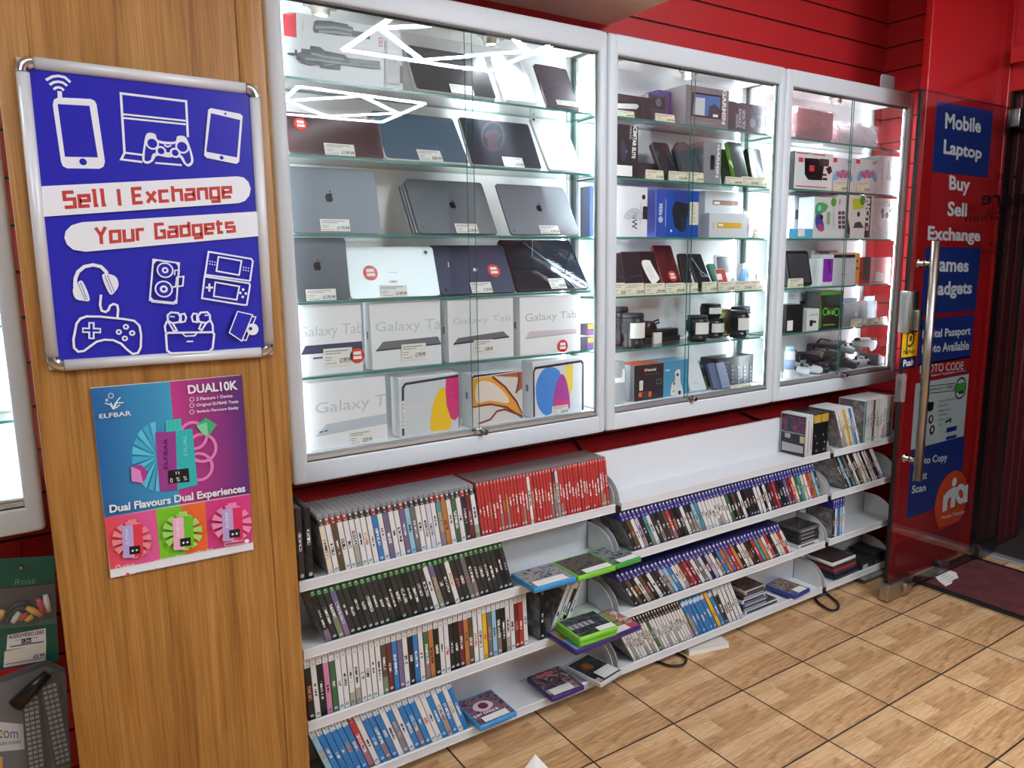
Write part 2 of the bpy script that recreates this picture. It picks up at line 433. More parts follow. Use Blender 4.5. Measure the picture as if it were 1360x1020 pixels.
# ------------------------------------------------------------------ lamps: zig-zag white LED bars on the ceiling, plus added triangles
ZC, YG = 2.45, .014
LEDM = emit('#ebf4ff', LED_STRENGTH, 'led_bar_light')
LEDN = emit('#f6f8ff', NEAR_STRENGTH, 'added_led_bar_light')
def ceiling_lamp(segs, label, lm=None, hw=.012):
    """bars between ceiling points; the cabinet glass shows the first two mirrored"""
    pts = [p for s in segs for p in s]
    c = sum((Vector(p) for p in pts), Vector())/len(pts)
    r = thing('ceiling_lamp', label, 'ceiling lamp', (c.x, c.y, ZC), 'geometric ceiling lamps')
    for a, b in segs:
        a = Vector(a); b = Vector(b); d = (b-a).normalized(); fr = Fr(a, d, d.cross(Vector((0, 0, 1))))
        if fr.n.z > 0: fr = Fr(b, -d, (-d).cross(Vector((0, 0, 1))))
        mb = MB(); L = (b-a).length; s = 1 if fr.n.z < 0 else -1
        mb.fbox(fr, 0, L, -hw, hw, 0, .010, mi=0); mb.fbox(fr, 0, L, -hw-.002, hw+.002, -.03, 0, mi=1)
        mb.build('led_bar', [lm or LEDM, WHITE_P], r)
    return r
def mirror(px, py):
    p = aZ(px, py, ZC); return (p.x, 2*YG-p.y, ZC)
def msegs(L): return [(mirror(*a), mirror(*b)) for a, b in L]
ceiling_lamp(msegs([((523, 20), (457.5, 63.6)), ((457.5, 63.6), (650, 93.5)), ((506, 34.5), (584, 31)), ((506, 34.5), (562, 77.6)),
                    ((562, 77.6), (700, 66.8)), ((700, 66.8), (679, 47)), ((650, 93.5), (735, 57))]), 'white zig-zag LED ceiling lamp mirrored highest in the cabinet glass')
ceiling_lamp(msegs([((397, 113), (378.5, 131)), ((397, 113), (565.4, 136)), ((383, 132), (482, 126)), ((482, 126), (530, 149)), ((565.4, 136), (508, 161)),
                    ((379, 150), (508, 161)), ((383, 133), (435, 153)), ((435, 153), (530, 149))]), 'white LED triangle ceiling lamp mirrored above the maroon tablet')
def tri(cx, cy, s, a0):
    P = [(cx+s*math.cos(a0+2*PI*k/3), cy+s*math.sin(a0+2*PI*k/3), ZC) for k in range(3)]
    return [(P[k], P[(k+1) % 3]) for k in range(3)]
for cx, cy, s, a, nm in ((-.9, -.95, .42, .4, 'added unseen triangular LED ceiling lamp hung near the wooden pillar'),
                         (.75, -.9, .45, 1.1, 'added unseen triangular LED ceiling lamp hung before the widest cabinet'),
                         (1.9, -.95, .42, .2, 'added unseen triangular LED ceiling lamp hung nearest the glass door')):
    ceiling_lamp(tri(cx, cy, s, a), nm, LEDN, .016)  # triangles added out of view to light the shelves and floor

ceiling_lamp(tri(-1.5, -1.9, .5, .8), 'added unseen triangular LED ceiling lamp hung farthest from the glass door')  # added out of view to brighten the far cabinet and the pillar

# ------------------------------------------------------------------ the room shell
YW, XE = .2, 2.745           # back wall, end wall
mb = MB(); mb.box(-3.2, 3.02, -4.6, .3, -.06, 0); struct('floor', mb, FLOOR, loc=(0, 0, 0))
mb = MB(); mb.box(-3.2, 3.02, -4.6, .3, 2.62, 2.7); struct('ceiling', mb, C('#d9d6d0', .7))
def slats(mb, fr, u0, u1, z0, z1, off=.028, p=.1, g=.007):
    z = z0-((z0-off) % p); 
    while z < z1:
        a = max(z+g/2, z0); b = min(z+p-g/2, z1)
        if b > a: mb.fbox(fr, u0, u1, a, b, 0, .006, mi=0)
        z += p
mb = MB(); mb.box(-3.2, XE, YW+.006, YW+.08, 0, 2.62, 1); slats(mb, FY(YW+.006), -3.2, XE, 0, 2.62); struct('wall_back', mb, [RED, GROOVE])
mb = MB(); mb.box(XE+.006, XE+.05, -.15, YW+.08, 0, 2.62, 1); slats(mb, Fr((XE+.006, 0, 0), (0, -1, 0)), -YW-.006, .15, 0, 2.62); struct('wall_end', mb, [RED, GROOVE])
mb = MB(); mb.box(-3.3, 3.02, -4.7, -4.6, 0, 2.7); struct('wall_rear', mb, C('#8d8a86', .7))
mb = MB(); mb.box(-3.3, -3.2, -4.6, .3, 0, 2.7); struct('wall_side', mb, C('#8d8a86', .7))
# ceiling step above the widest cabinet
mb = MB(); mb.box(-3.2, 1.165, -.17, YW, 2.086, 2.62); struct('trim_1', mb, C('#d8c8ba', .6))
# wooden pillar with edge boards
YPL = -.157                  # the pillar stands forward of the cabinets
PXL, PXR = -.508, -.047
mb = MB(); mb.box(PXL+.004, PXR-.002, YPL+.004, .193, 0, 2.086)
mb.rbox(PXL, PXL+.052, YPL, .192, 0, 2.086, .003); mb.rbox(PXR-.052, PXR, YPL, .192, 0, 2.086, .003)
struct('pillar', mb, WOOD, loc=(-.28, 0, 0))
# red boarding beside the door with its front edge post
YP = -.19
mb = MB(); mb.rbox(2.385, 2.9, YP, YP+.03, 0, 2.6, .004); struct('wall_door_side', mb, REDG)
mb = MB(); mb.box(2.9, 2.965, YP+.008, YP+.03, 0, 2.6); mb.rbox(2.965, 2.99, YP-.018, YP+.03, 0, 2.6, .006); struct('trim_2', mb, REDG)
mb = MB(); mb.box(2.388, 2.9, YP-.012, YP, 0.13, .165); mb.box(2.388, 2.9, YP-.006, YP, 0, .13); struct('baseboard_door_side', mb, C('#8d1519', .25))
mb = MB(); mb.box(2.985, 3.02, -1.75, YP+.03, 2.0, 2.62); mb.box(2.93, 2.985, -1.75, YP-.03, 2.1, 2.16); struct('trim_3', mb, RED)
mb = MB(); mb.box(2.986, 3.012, YP-.03, YP+.03, 0, 2.0); struct('trim_4', mb, BLACK)
mb = MB(); mb.box(2.97, 3.02, -1.75, -1.7, 0, 2.0); mb.box(2.98, 3.02, -4.6, -1.75, 0, 2.62); struct('wall_street', mb, C('#6d2020', .5))
# outside, at night
mb = MB(); mb.box(3.02, 9, -7, 4, -.08, -.02); struct('pavement', mb, PAVE, loc=(3, 0, 0))
mb = MB(); mb.box(3.02, 3.42, YP-.03, YP+.1, -.02, 2.6)
for k in range(5): mb.rbox(3.03+.078*k, 3.095+.078*k, YP-.045, YP, 0, 2.6, .006)
struct('wall_outside', mb, C('#4c1418', .5))
mb = MB(); mb.box(8.6, 9, -7, 4, 0, 5); mb.box(8.5, 8.6, -1.2, 1.6, 1.05, 2.4, 1); struct('building_far', mb, [C('#171312', .8), C('#3a1226', .7)])
mb = MB()
for i in range(6):
    for j in range(10): mb.lathe([(.028, 0), (.022, .006)], (5.2+.09*i, -.75+.09*j, -.012), 0, 8)
mb.box(5.14, 5.72, -.82, .15, -.02, -.012)
tag(mb.build('tactile_paving', C('#6b2620', .7)), 'red studded tactile paving on the dark street', 'paving')
# threshold and mat
mb = MB(); mb.rbox(3.0, 3.05, -1.7, -.22, -.01, .012, .004); struct('trim_5', mb, ALU)
r = thing('door_mat', 'maroon entrance mat with black rubber border on wood-effect tiles', 'door mat', (2.7, -.75, 0))
mb = MB(); mb.box(2.492, 2.905, -1.42, -.245, .0005, .0085); mb.build('pile', CARPET, r)
mb = MB()
for b in ((2.462, 2.492, -1.45, -.215), (2.905, 2.935, -1.45, -.215), (2.492, 2.905, -1.45, -1.42), (2.492, 2.905, -.245, -.215)): mb.rbox(*b, .0005, .007, .002)
mb.build('rubber_border', C('#131112', .6), r)

# ------------------------------------------------------------------ snap frame with the gadget poster
c1 = (0, 0, 3.4); c2 = (0, 280, 3.4); c3 = (80, 490, 3.4)
a_ = .009
SF = (YPL-.004-CAM.y)/(.018-CAM.y)
FS = Fr((CAM.x+(-.2490-CAM.x)*SF, YPL-.004, CAM.z+(1.4315-CAM.z)*SF), (math.cos(a_), 0, -math.sin(a_)), (math.sin(a_), 0, math.cos(a_)))
W2, H2 = .2315*SF, .3085*SF
r = thing('snap_frame', 'silver snap frame poster reading Sell Exchange Your Gadgets on the wooden pillar', 'poster frame', (FS.O.x, YPL, FS.O.z-H2))
mb = MB(); mb.fbox(FS, -W2+.004, W2-.004, -H2+.004, H2-.004, -.0035, .004); mb.build('backing_board', C('#b8b9ba', .5), r)
mb = MB()
def bar(mb, fr, u0, v0, u1, v1, wd, ht, mi=0):
    """half-round bar lying on a face"""
    a = Vector((u0, v0)); b = Vector((u1, v1)); d = (b-a).normalized(); nn = Vector((-d.y, d.x)); K = 8
    vs = []
    for p in (a, b):
        for k in range(K+1):
            t = PI*k/K; q = p+nn*(wd/2*math.cos(t)); vs.append(fr.P(q.x, q.y, .0002+ht*math.sin(t)**.7))
    fs = [(k, k+1, K+2+k, K+1+k) for k in range(K)]+[list(range(K, -1, -1)), [K+1+k for k in range(K+1)], (0, K+1, 2*K+1, K)]
    mb.add(vs, fs, mi, True)
cw = .022
for u0, v0, u1, v1 in ((-W2+.026, H2-cw/2, W2-.026, H2-cw/2), (-W2+.026, -H2+cw/2, W2-.026, -H2+cw/2), (-W2+cw/2, -H2+.026, -W2+cw/2, H2-.026), (W2-cw/2, -H2+.026, W2-cw/2, H2-.026)):
    mb = MB(); bar(mb, FS, u0, v0, u1, v1, cw, .014); mb.build('frame_rail', C('#dcdddf', .38, .1), r)
for su, sv in ((-1, -1), (1, -1), (1, 1), (-1, 1)):
    mb = MB(); cu, cv = su*(W2-.028), sv*(H2-.028); K = 6; R0 = .028-cw/2
    prev = None
    vs = []; n = 9
    for i in range(K+1):
        t = PI/2*i/K; ca, sa = math.cos(t), math.sin(t)
        for k in range(n):
            q = PI*k/(n-1); rad = R0+cw/2*1.06*math.cos(q)
            vs.append(FS.P(cu+su*rad*ca, cv+sv*rad*sa, .0002+.0155*math.sin(q)**.7))
    fs = [(i*n+k, i*n+k+1, (i+1)*n+k+1, (i+1)*n+k) for i in range(K) for k in range(n-1)]
    mb.add(vs, fs, 0, True); mb.build('corner_cap', CHROME, r)
BLU = C('#2a28b0', .22); PW = C('#eceef2', .3); PR = C('#c23a30', .4)
mats = [BLU]; mb = MB(); FP = Fr(FS.P(0, 0, .0045), FS.ex, FS.ey)
mb.flat(FP, [(-W2+.014, -H2+.014), (W2-.014, -H2+.014), (W2-.014, H2-.014), (-W2+.014, H2-.014)], 0)
w, b = PW, BLU
def arc(cx, cy, rx, ry, a0, a1, n=10): return [(cx+rx*math.cos(math.radians(a0+(a1-a0)*k/n)), cy+ry*math.sin(math.radians(a0+(a1-a0)*k/n))) for k in range(n+1)]
mb.art(FP, [
    ('p', [(262, 440), (410, 447), (428, 456), (436, 472), (474, 730), (468, 752), (450, 762), (302, 760), (284, 750), (276, 732), (238, 472), (244, 450)], w),
    ('p', [(260, 470), (404, 478), (442, 711), (293, 708)], b), ('c', 375, 731, 17, b),
    ('l', [(269, 412), (271, 442)], 20, w), ('l', [(207, 362), (235, 347), (263, 343), (293, 350), (318, 372)], 13, w),
    ('l', [(224, 383), (243, 372), (264, 369), (285, 374), (303, 388)], 12, w), ('l', [(242, 404), (254, 396), (266, 395), (278, 399), (288, 409)], 12, w),
    ('l', [(562, 692), (545, 422), (840, 458), (848, 620)], 11, w), ('l', [(554, 516), (838, 546)], 9, w), ('l', [(557, 533), (838, 562)], 9, w),
    ('l', [(642, 700), (562, 690), (547, 720), (642, 732)], 10, w), ('l', [(700, 736), (820, 746)], 9, w),
    ('o', [(662, 604), (700, 606), (715, 634), (788, 640), (800, 616), (835, 618), (856, 660), (873, 725), (855, 752), (832, 742), (806, 708), (760, 712), (708, 704), (690, 728), (664, 740), (642, 722), (648, 660)], w),
    ('o', [(664, 640), (705, 632), (722, 648), (780, 652), (812, 640), (845, 655), (862, 722), (850, 740), (838, 735), (808, 695), (700, 690), (680, 722), (660, 728), (652, 715)], b),
    ('c', 687, 648, 30, w), ('c', 687, 648, 22, b), ('c', 822, 664, 31, w), ('c', 822, 664, 23, b), ('c', 726, 683, 24, w), ('c', 726, 683, 15, b), ('c', 790, 691, 24, w), ('c', 790, 691, 15, b),
    ('l', [(740, 655), (755, 664), (772, 658)], 7, w),
    ('p', [(950, 489), (1082, 515), (1094, 525), (1078, 732), (1066, 741), (932, 714), (920, 702), (938, 497)], w), ('p', [(951, 512), (1083, 543), (1069, 712), (930, 686)], b), ('c', 999, 713, 9, b), ('c', 1016, 515, 5, b),
    ('p', [(186, 842), (1068, 797), (1098, 802), (1120, 822), (1130, 853), (1124, 884), (1104, 908), (1076, 918), (198, 979)], w),
    ('Q', 'Sell | Exchange', [(287, 862), (1037, 822), (1043, 912), (299, 962)], PR)], mats, org=c1)
mb.art(FP, [
    ('p', [(1166, 3), (368, 52), (322, 66), (296, 92), (290, 122), (302, 152), (330, 176), (385, 185), (1172, 114)], w),
    ('Q', 'Your Gadgets', [(430, 72), (1052, 32), (1058, 112), (436, 172)], PR),
    ('l', [(338, 345), (340, 305), (352, 275), (380, 252), (420, 244), (455, 252), (478, 275), (490, 312)], 17, w),
    ('o', [(328, 358), (345, 330), (372, 318), (405, 400), (372, 405), (340, 395)], w), ('l', [(352, 326), (384, 404)], 3, b), ('l', [(362, 322), (393, 402)], 3, b),
    ('o', [(460, 294), (490, 286), (522, 298), (534, 330), (524, 358), (495, 376)], w), ('l', [(472, 292), (505, 372)], 3, b), ('l', [(483, 289), (515, 366)], 3, b),
    ('l', [(455, 378), (451, 425), (458, 450), (475, 456), (488, 448), (496, 428), (512, 420), (528, 426), (532, 445), (529, 484)], 11, w),
    ('L', [(345, 508), (362, 486), (390, 476), (450, 477), (560, 488), (605, 496), (628, 518), (636, 560), (634, 615), (622, 640), (598, 645), (572, 625), (545, 598), (510, 583), (470, 581), (435, 590), (405, 612), (378, 632), (352, 635), (334, 618), (331, 580)], 11, w),
    ('l', [(370, 538), (455, 540)], 28, w), ('l', [(412, 502), (412, 578)], 28, w), ('l', [(376, 538), (449, 540)], 12, b), ('l', [(412, 508), (412, 572)], 12, b),
    ] + [x for cx, cy in ((567, 523), (535, 546), (595, 551), (562, 575)) for x in (('c', cx, cy, 14, w), ('c', cx, cy, 6, b))] + [
    ('L', [(690, 220), (806, 236), (794, 416), (674, 403)], 8, w), ('c', 743, 268, 38, w), ('c', 743, 268, 31, b), ('c', 743, 268, 15, w), ('c', 743, 268, 7, b), ('c', 737, 353, 41, w), ('c', 737, 353, 34, b), ('c', 737, 353, 18, w), ('c', 737, 353, 8, b),
    ('p', [(690, 222), (708, 224), (690, 242)], w), ('p', [(806, 236), (788, 234), (804, 254)], w), ('p', [(674, 403), (676, 384), (694, 405)], w), ('p', [(794, 416), (775, 413), (796, 396)], w),
    ('l', [(770, 345), (790, 342), (795, 300), (826, 296), (822, 338), (800, 341)], 7, w), ('l', [(680, 410), (785, 421)], 5, w), ('l', [(785, 290), (787, 268), (806, 268), (804, 290)], 6, w),
    ('L', [(938, 185), (1130, 217), (1137, 228), (1124, 316), (922, 288)], 8, w), ('L', [(982, 208), (1086, 226), (1075, 290), (973, 272)], 7, w), ('L', [(920, 296), (1120, 327), (1124, 335), (1110, 423), (1100, 425), (908, 394)], 8, w), ('L', [(968, 322), (1076, 341), (1064, 401), (961, 385)], 7, w),
    ('l', [(924, 346), (958, 346)], 9, w), ('l', [(941, 328), (941, 364)], 9, w)] + [('c', x, y, 6, w) for x, y in ((1093, 355), (1080, 370), (1105, 373), (1091, 388))]
    + [('c', x, y, 3, w) for x, y in ((944, 228), (955, 230), (966, 232), (943, 240), (954, 242), (965, 244), (1094, 255), (1105, 257), (1116, 259), (1093, 267), (1104, 269), (1115, 271))] + [
    ('L', [(745, 556), (755, 549), (955, 546), (962, 556), (955, 618), (938, 634), (768, 641), (750, 628)], 10, w), ('l', [(820, 552), (832, 564), (874, 562), (884, 550)], 7, w), ('l', [(838, 588), (868, 587)], 7, w),
    ('l', [(744, 548), (740, 520), (750, 496)], 9, w), ('l', [(956, 545), (955, 515), (945, 494)], 9, w),
    ('L', [(752, 470), (768, 457), (800, 460), (810, 478), (805, 500), (775, 506), (754, 495)], 9, w), ('L', [(812, 466), (828, 463), (836, 480), (830, 498), (812, 502)], 8, w), ('l', [(775, 506), (794, 538), (780, 541), (756, 500)], 8, w), ('l', [(762, 476), (784, 477)], 6, w),
    ('L', [(942, 470), (930, 456), (900, 458), (888, 476), (893, 499), (924, 505), (943, 494)], 9, w), ('L', [(884, 464), (868, 462), (860, 478), (866, 498), (884, 501)], 8, w), ('l', [(925, 505), (905, 537), (893, 530), (905, 504)], 8, w), ('l', [(918, 470), (934, 470)], 6, w),
    ('c', 1133, 533, 27, w), ('L', [(1066, 453), (1133, 468), (1085, 586), (1029, 548)], 5, w), ('p', [(1068, 456), (1130, 470), (1084, 582), (1033, 547)], b), ('l', [(1133, 475), (1148, 478), (1104, 583), (1088, 580)], 5, w), ('c', 1124, 530, 8, b)], mats, org=c2)
mb.build('printed_poster', mats, r, fix=False)

# ------------------------------------------------------------------ vape poster
def grad(name, a, b_, ax=0, lo=0., hi=1.):
    m, nt, o = mat(name); N = NB(nt)
    tc = N('TexCoord'); sx = N('SeparateXYZ', i_Vector=tc.outputs['Object'])
    f = N('MapRange', i_0=sx.outputs[ax]); f.inputs[1].default_value = lo; f.inputs[2].default_value = hi
    c = N.mix(f.outputs[0], hexc(a), hexc(b_))
    bs = N('BsdfPrincipled', i_Base_Color=c, i_Roughness=.35); N.link(bs.outputs[0], o.inputs[0]); return m
FV = FY(YPL-.0016)
r = thing('poster', 'blue and purple vape poster below the snap frame', 'poster', (-.282, YPL-.0016, .73))
mb = MB(); G = [FV.uv(*p) for p in ((120, 515), (318, 498), (337, 730), (147, 768))]
mb.prism(FV, G[::-1], -.0012, 0); mb.build('paper_sheet', C('#d9d9dc', .4), r)
gb = grad('poster_blue', '#1d5f9e', '#3f9cc4', 0, -.14, 0); gp = grad('poster_purple', '#c23a86', '#582a72', 0, 0., .14)
gr = grad('poster_red', '#e0453c', '#e05a98', 0, -.15, -.06); gk = C('#d63c80', .4); go = C('#ec6a32', .4); gg = C('#7cc428', .4)
mats = [gb]; mb = MB()
cy = C('#5cc6de', .35); pk = C('#e880bc', .35); te = C('#2fb4b6', .3); pu = C('#9a3c8e', .3); bk = C('#101015', .3); lil = C('#cfc4e6', .3)
A = [('p', [(136, 88), (495, 57), (541, 612), (200, 672)], gb), ('p', [(495, 57), (820, 28), (858, 562), (541, 612)], gp),
     ('p', [(198, 672), (432, 634), (452, 862), (226, 905)], gr), ('p', [(432, 634), (545, 616), (566, 838), (452, 862)], gg), ('p', [(545, 616), (654, 598), (668, 818), (566, 838)], go), ('p', [(654, 598), (858, 565), (869, 782), (668, 818)], gk),
     ('p', [(224, 908), (869, 783), (870, 812), (228, 943)], w)]
# fan of wedges and rings behind the device
for k in range(11):
    t0 = math.radians(95+k*17); t1 = math.radians(95+k*17+13)
    A.append(('p', [(440, 395), (440+118*math.cos(t0), 395-158*math.sin(t0)), (440+118*math.cos(t1), 395-158*math.sin(t1))][::1], cy if k % 2 == 0 else C('#3fb0d2', .35)))
for cx, cy_, rx in ((640, 355, 62), (625, 440, 60), (600, 300, 60)): A.append(('L', arc(cx, cy_, rx, rx, 0, 345, 22), 14, pk))
A += [('p', [(428, 285), (520, 280), (528, 545), (448, 550)], pu), ('p', [(520, 280), (595, 268), (620, 522), (528, 545)], te), ('p', [(474, 232), (545, 222), (548, 276), (478, 284)], C('#3cc6b8', .3)),
      ('l', [(488, 235), (490, 278)], 4, te), ('l', [(506, 233), (508, 276)], 4, te), ('l', [(526, 231), (528, 274)], 4, te),
      ('p', [(484, 458), (578, 446), (582, 508), (488, 516)], bk), ('t', '0  %  %', 494, 492, 572, 500, w), ('l', [(521, 462), (523, 474)], 4, w), ('l', [(533, 461), (535, 473)], 4, w),
      ('T', 'ELFBAR', [(466, 450), (466, 312), (484, 312), (484, 450)], C('#4c1a50', .4)), ('T', 'DUAL', [(556, 388), (552, 296), (568, 294), (572, 388)], C('#8fe2de', .4)),
      ('p', [(612, 254), (655, 218), (706, 250), (668, 302), (640, 292)], C('#3fae74', .3)), ('p', [(612, 254), (660, 240), (668, 302), (640, 292)], C('#7fd0a0', .3)),
      ('p', [(318, 438), (365, 430), (396, 465), (374, 512), (322, 505)], C('#b03c8c', .3)), ('p', [(318, 438), (360, 456), (374, 512), (322, 505)], C('#e08cc8', .3)),
      ('T', 'ELFBAR', [(174, 203), (317, 187), (320, 208), (176, 222)], w, .01), ('T', 'DUAL10K', [(572, 72), (796, 50), (800, 92), (577, 112)], w, .03),
      ('T', '2 Flavours 1 Device', [(612, 127), (774, 112), (776, 126), (613, 142)], w, .015), ('T', 'Original ELFBAR Taste', [(612, 155), (800, 138), (802, 155), (613, 172)], w, .015), ('T', 'Switch Flavours Easily', [(614, 185), (801, 166), (804, 183), (615, 200)], w, .015),
      ('T', 'Dual Flavours Dual Experiences', [(220, 612), (831, 518), (835, 562), (223, 658)], w, .03),
      ('L', arc(228, 119, 11, 11, 0, 340, 14), 3, w), ('L', arc(209, 139, 5, 5, 0, 330, 10), 3, w)]
for y in (136, 163, 192): A.append(('L', arc(592, y, 10, 9, 0, 340, 14), 2.5, w))
for q in ([(238, 180), (226, 160), (200, 152)], [(238, 180), (245, 155), (270, 125)], [(240, 178), (255, 150), (284, 150)], [(238, 180), (234, 165), (226, 150)], [(238, 178), (252, 172), (268, 158)]):
    A.append(('l', q, 5, w))
# three small devices with slices behind
for x0, y0, lc, rc, fa in ((275, 705, C('#b7a8dc', .3), C('#e0384c', .3), C('#f08c8c', .4)), (502, 668, C('#efb3c8', .3), C('#6cc22c', .3), C('#a4dc6c', .4)), (722, 628, C('#b9a4d8', .3), C('#d82c5c', .3), C('#ee8cb8', .4))):
    cx, cy_ = x0+46, y0+62
    for k in range(12):
        t0 = math.radians(k*30); t1 = math.radians(k*30+20)
        A.append(('p', [(cx, cy_), (cx+90*math.cos(t1), cy_-84*math.sin(t1)), (cx+90*math.cos(t0), cy_-84*math.sin(t0))], fa))
    A += [('p', [(x0, y0), (x0+50, y0-6), (x0+58, y0+138), (x0+8, y0+144)], lc), ('p', [(x0+50, y0-6), (x0+92, y0-12), (x0+98, y0+128), (x0+58, y0+138)], rc), ('p', [(x0+28, y0-28), (x0+66, y0-33), (x0+67, y0-10), (x0+29, y0-4)], fa),
          ('p', [(x0+34, y0+92), (x0+82, y0+85), (x0+84, y0+122), (x0+36, y0+128)], bk), ('T', 'ELFBAR', [(x0+20, y0+80), (x0+16, y0+12), (x0+28, y0+10), (x0+32, y0+80)], w), ('c', x0+50, y0+110, 5, w), ('c', x0+68, y0+107, 5, w)]
A += [('T', 'get.elfbar.vape', [(276, 876), (330, 866), (331, 876), (277, 887)], w), ('T', 'getelfbarvape.official', [(420, 852), (548, 826), (549, 836), (421, 862)], w), ('T', 'getElfbar_official', [(594, 817), (682, 798), (683, 807), (595, 828)], w),
      ('T', 'WARNING: This product contains nicotine which is a highly addictive substance.', [(336, 907), (818, 812), (820, 822), (338, 918)], C('#3a3f55', .5)), ('c', 258, 884, 11, w), ('c', 258, 884, 8, gr), ('c', 300, 917, 9, C('#c0506c', .4)), ('L', [(735, 778), (836, 762), (846, 768), (836, 775), (737, 790)], 2, w), ('c', 835, 768, 10, w)]
mb.art(FV, A, mats, org=c3); mb.build('printed_front', mats, r, fix=False)

# ------------------------------------------------------------------ signs stuck to the red boarding
FR = FY(YP)
NAVY = C('#20357f', .3); SW = C('#e6e8ee', .4); SR = C('#b5262c', .3)
def sign(name, label, quads, arts, lettering='lettering'):
    us = [FR.uv(*p) for q, m in quads for p in q]
    lo = (min(u for u, v in us), min(v for u, v in us)); hi = (max(u for u, v in us), max(v for u, v in us))
    r = thing(name, label, 'sign', (lo[0]/2+hi[0]/2, YP, lo[1]))
    mb = MB(); ms = []
    for q, m in quads:
        G = [FR.uv(*p) for p in q]; u0 = min(G[0][0], G[3][0]); u1 = max(G[1][0], G[2][0]); v1 = (G[0][1]+G[1][1])/2; v0 = (G[2][1]+G[3][1])/2
        if m not in ms: ms.append(m)
        mb.fbox(FR, u0, u1, v0, v1, .0002, .0012, mi=ms.index(m))
    mb.build('vinyl_sheet', ms, r)
    mb = MB(); ms = []; mb.art(FR, arts, ms, w0=.0015); mb.build(lettering, ms, r, fix=False)
    return r
d1 = 5.1; d2 = 4.25; d3 = 3.925
def k1(x, y): return (1160+x/d1, 100+y/d1)
def k2(x, y): return (1160+x/d2, 280+y/d2)
def k3(x, y): return (1160+x/d3, 460+y/d3)
def qd(f, *p): return [f(*x) for x in p]
sign('vinyl_sign', 'blue sign reading Mobile Laptop high on the red boarding', [(qd(k1, (430, 180), (806, 238), (772, 690), (402, 655)), NAVY)],
     [('T', 'Mobile', qd(k1, (486, 252), (728, 298), (725, 392), (482, 362)), SW, .03), ('T', 'Laptop', qd(k1, (476, 432), (734, 490), (727, 592), (470, 562)), SW, .03)])
sign('vinyl_sign', 'red sign reading Buy Sell Exchange between two blue signs', [(qd(k1, (402, 660), (772, 692), (748, 1120), (376, 1120)), SR)],
     [('T', 'Buy', qd(k1, (512, 676), (654, 696), (649, 818), (509, 806)), SW, .03), ('T', 'Sell', qd(k1, (503, 852), (634, 868), (629, 958), (498, 954)), SW, .03), ('T', 'Exchange', qd(k2, (306, 84), (602, 108), (600, 192), (302, 190)), SW, .03)])
sign('vinyl_sign', 'blue sign reading Games Gadgets behind the steel door handle', [(qd(k2, (294, 205), (602, 205), (575, 560), (268, 588)), NAVY)],
     [('T', 'Games', qd(k2, (312, 250), (538, 272), (534, 346), (308, 344)), SW, .03), ('T', 'Gadgets', qd(k2, (305, 395), (556, 398), (552, 488), (302, 506)), SW, .03)])
sign('vinyl_sign', 'blue sign reading Digital Passport Photo Available', [(qd(k2, (266, 612), (568, 586), (546, 830), (246, 874)), NAVY)],
     [('T', 'Digital Passport', qd(k2, (276, 675), (547, 652), (545, 712), (272, 735)), SW, .02), ('T', 'Photo Available', qd(k2, (272, 755), (538, 732), (537, 784), (270, 805)), SW, .02)])
gb1 = C('#c3c9cc', .4); gn = C('#3c9c3c', .4); ink = C('#2a2c30', .5)
A = [('T', 'PHOTO CODE', qd(k2, (262, 872), (508, 850), (506, 894), (260, 918)), SW, .0), ('T', 'UK Passport Application Online', qd(k3, (262, 150), (478, 120), (478, 134), (260, 166)), SW, .0)]
sign('vinyl_sign', 'red strip reading PHOTO CODE above the grey notice', [(qd(k3, (232, 84), (500, 60), (494, 148), (222, 188)), C('#a01e24', .3))], A)
A = [('T', 'myphoto (pro) / (UBBC)', qd(k3, (288, 214), (416, 198), (415, 224), (286, 238)), ink, .01), ('L', qd(k3, (282, 208), (420, 192), (419, 230), (281, 246)), .6, ink),
     ('c', *k3(452, 218), 7.5, ink), ('c', *k3(452, 218), 6.2, gb1), ('l', qd(k3, (425, 222), (478, 206)), 6, gn), ('l', qd(k3, (432, 202), (470, 196)), 2, gn), ('l', qd(k3, (440, 242), (468, 236)), 2, ink),
     ('p', qd(k3, (262, 292), (314, 288), (308, 330), (290, 340), (262, 322)), bk), ('c', *k3(297, 380), 3.2, ink), ('c', *k3(303, 435), 3.4, ink), ('c', *k3(258, 440), 3.2, ink), ('c', *k3(297, 378), 1.7, C('#d9b49c')), ('c', *k3(303, 433), 1.7, C('#d9b49c')),
     ('p', qd(k3, (378, 425), (432, 412), (430, 436), (376, 450)), NAVY), ('p', qd(k3, (376, 470), (432, 458), (428, 474), (374, 488)), NAVY), ('l', qd(k3, (370, 395), (400, 380), (395, 400)), 1.4, ink)]
for i, (x1, s) in enumerate(((428, 'Passport & ID photographs'), (390, 'Driving licence'), (395, 'Student ID card'), (384, 'Visa Passport'), (400, 'Schengen'), (348, 'USA'))):
    y = 288+24*i; A.append(('T', s, qd(k3, (338, y-6), (x1, y-6-(x1-338)*.2), (x1, y+6-(x1-338)*.2), (338, y+6)), ink))
sign('paper_notice', 'pale grey passport photo notice with green stamp under PHOTO CODE', [(qd(k3, (220, 190), (494, 148), (468, 470), (198, 535)), gb1)], A, 'printed_text')
sign('vinyl_sign', 'blue sign reading Photo Copy Print Scan lowest on the red boarding', [(qd(k3, (198, 537), (468, 472), (444, 832), (178, 866)), NAVY)],
     [('T', 'Photo Copy', qd(k3, (210, 585), (384, 556), (382, 606), (207, 632)), SW, .02), ('T', 'Print', qd(k3, (205, 660), (279, 648), (276, 690), (202, 704)), SW, .02), ('T', 'Scan', qd(k3, (200, 726), (272, 714), (270, 752), (198, 768)), SW, .02)])
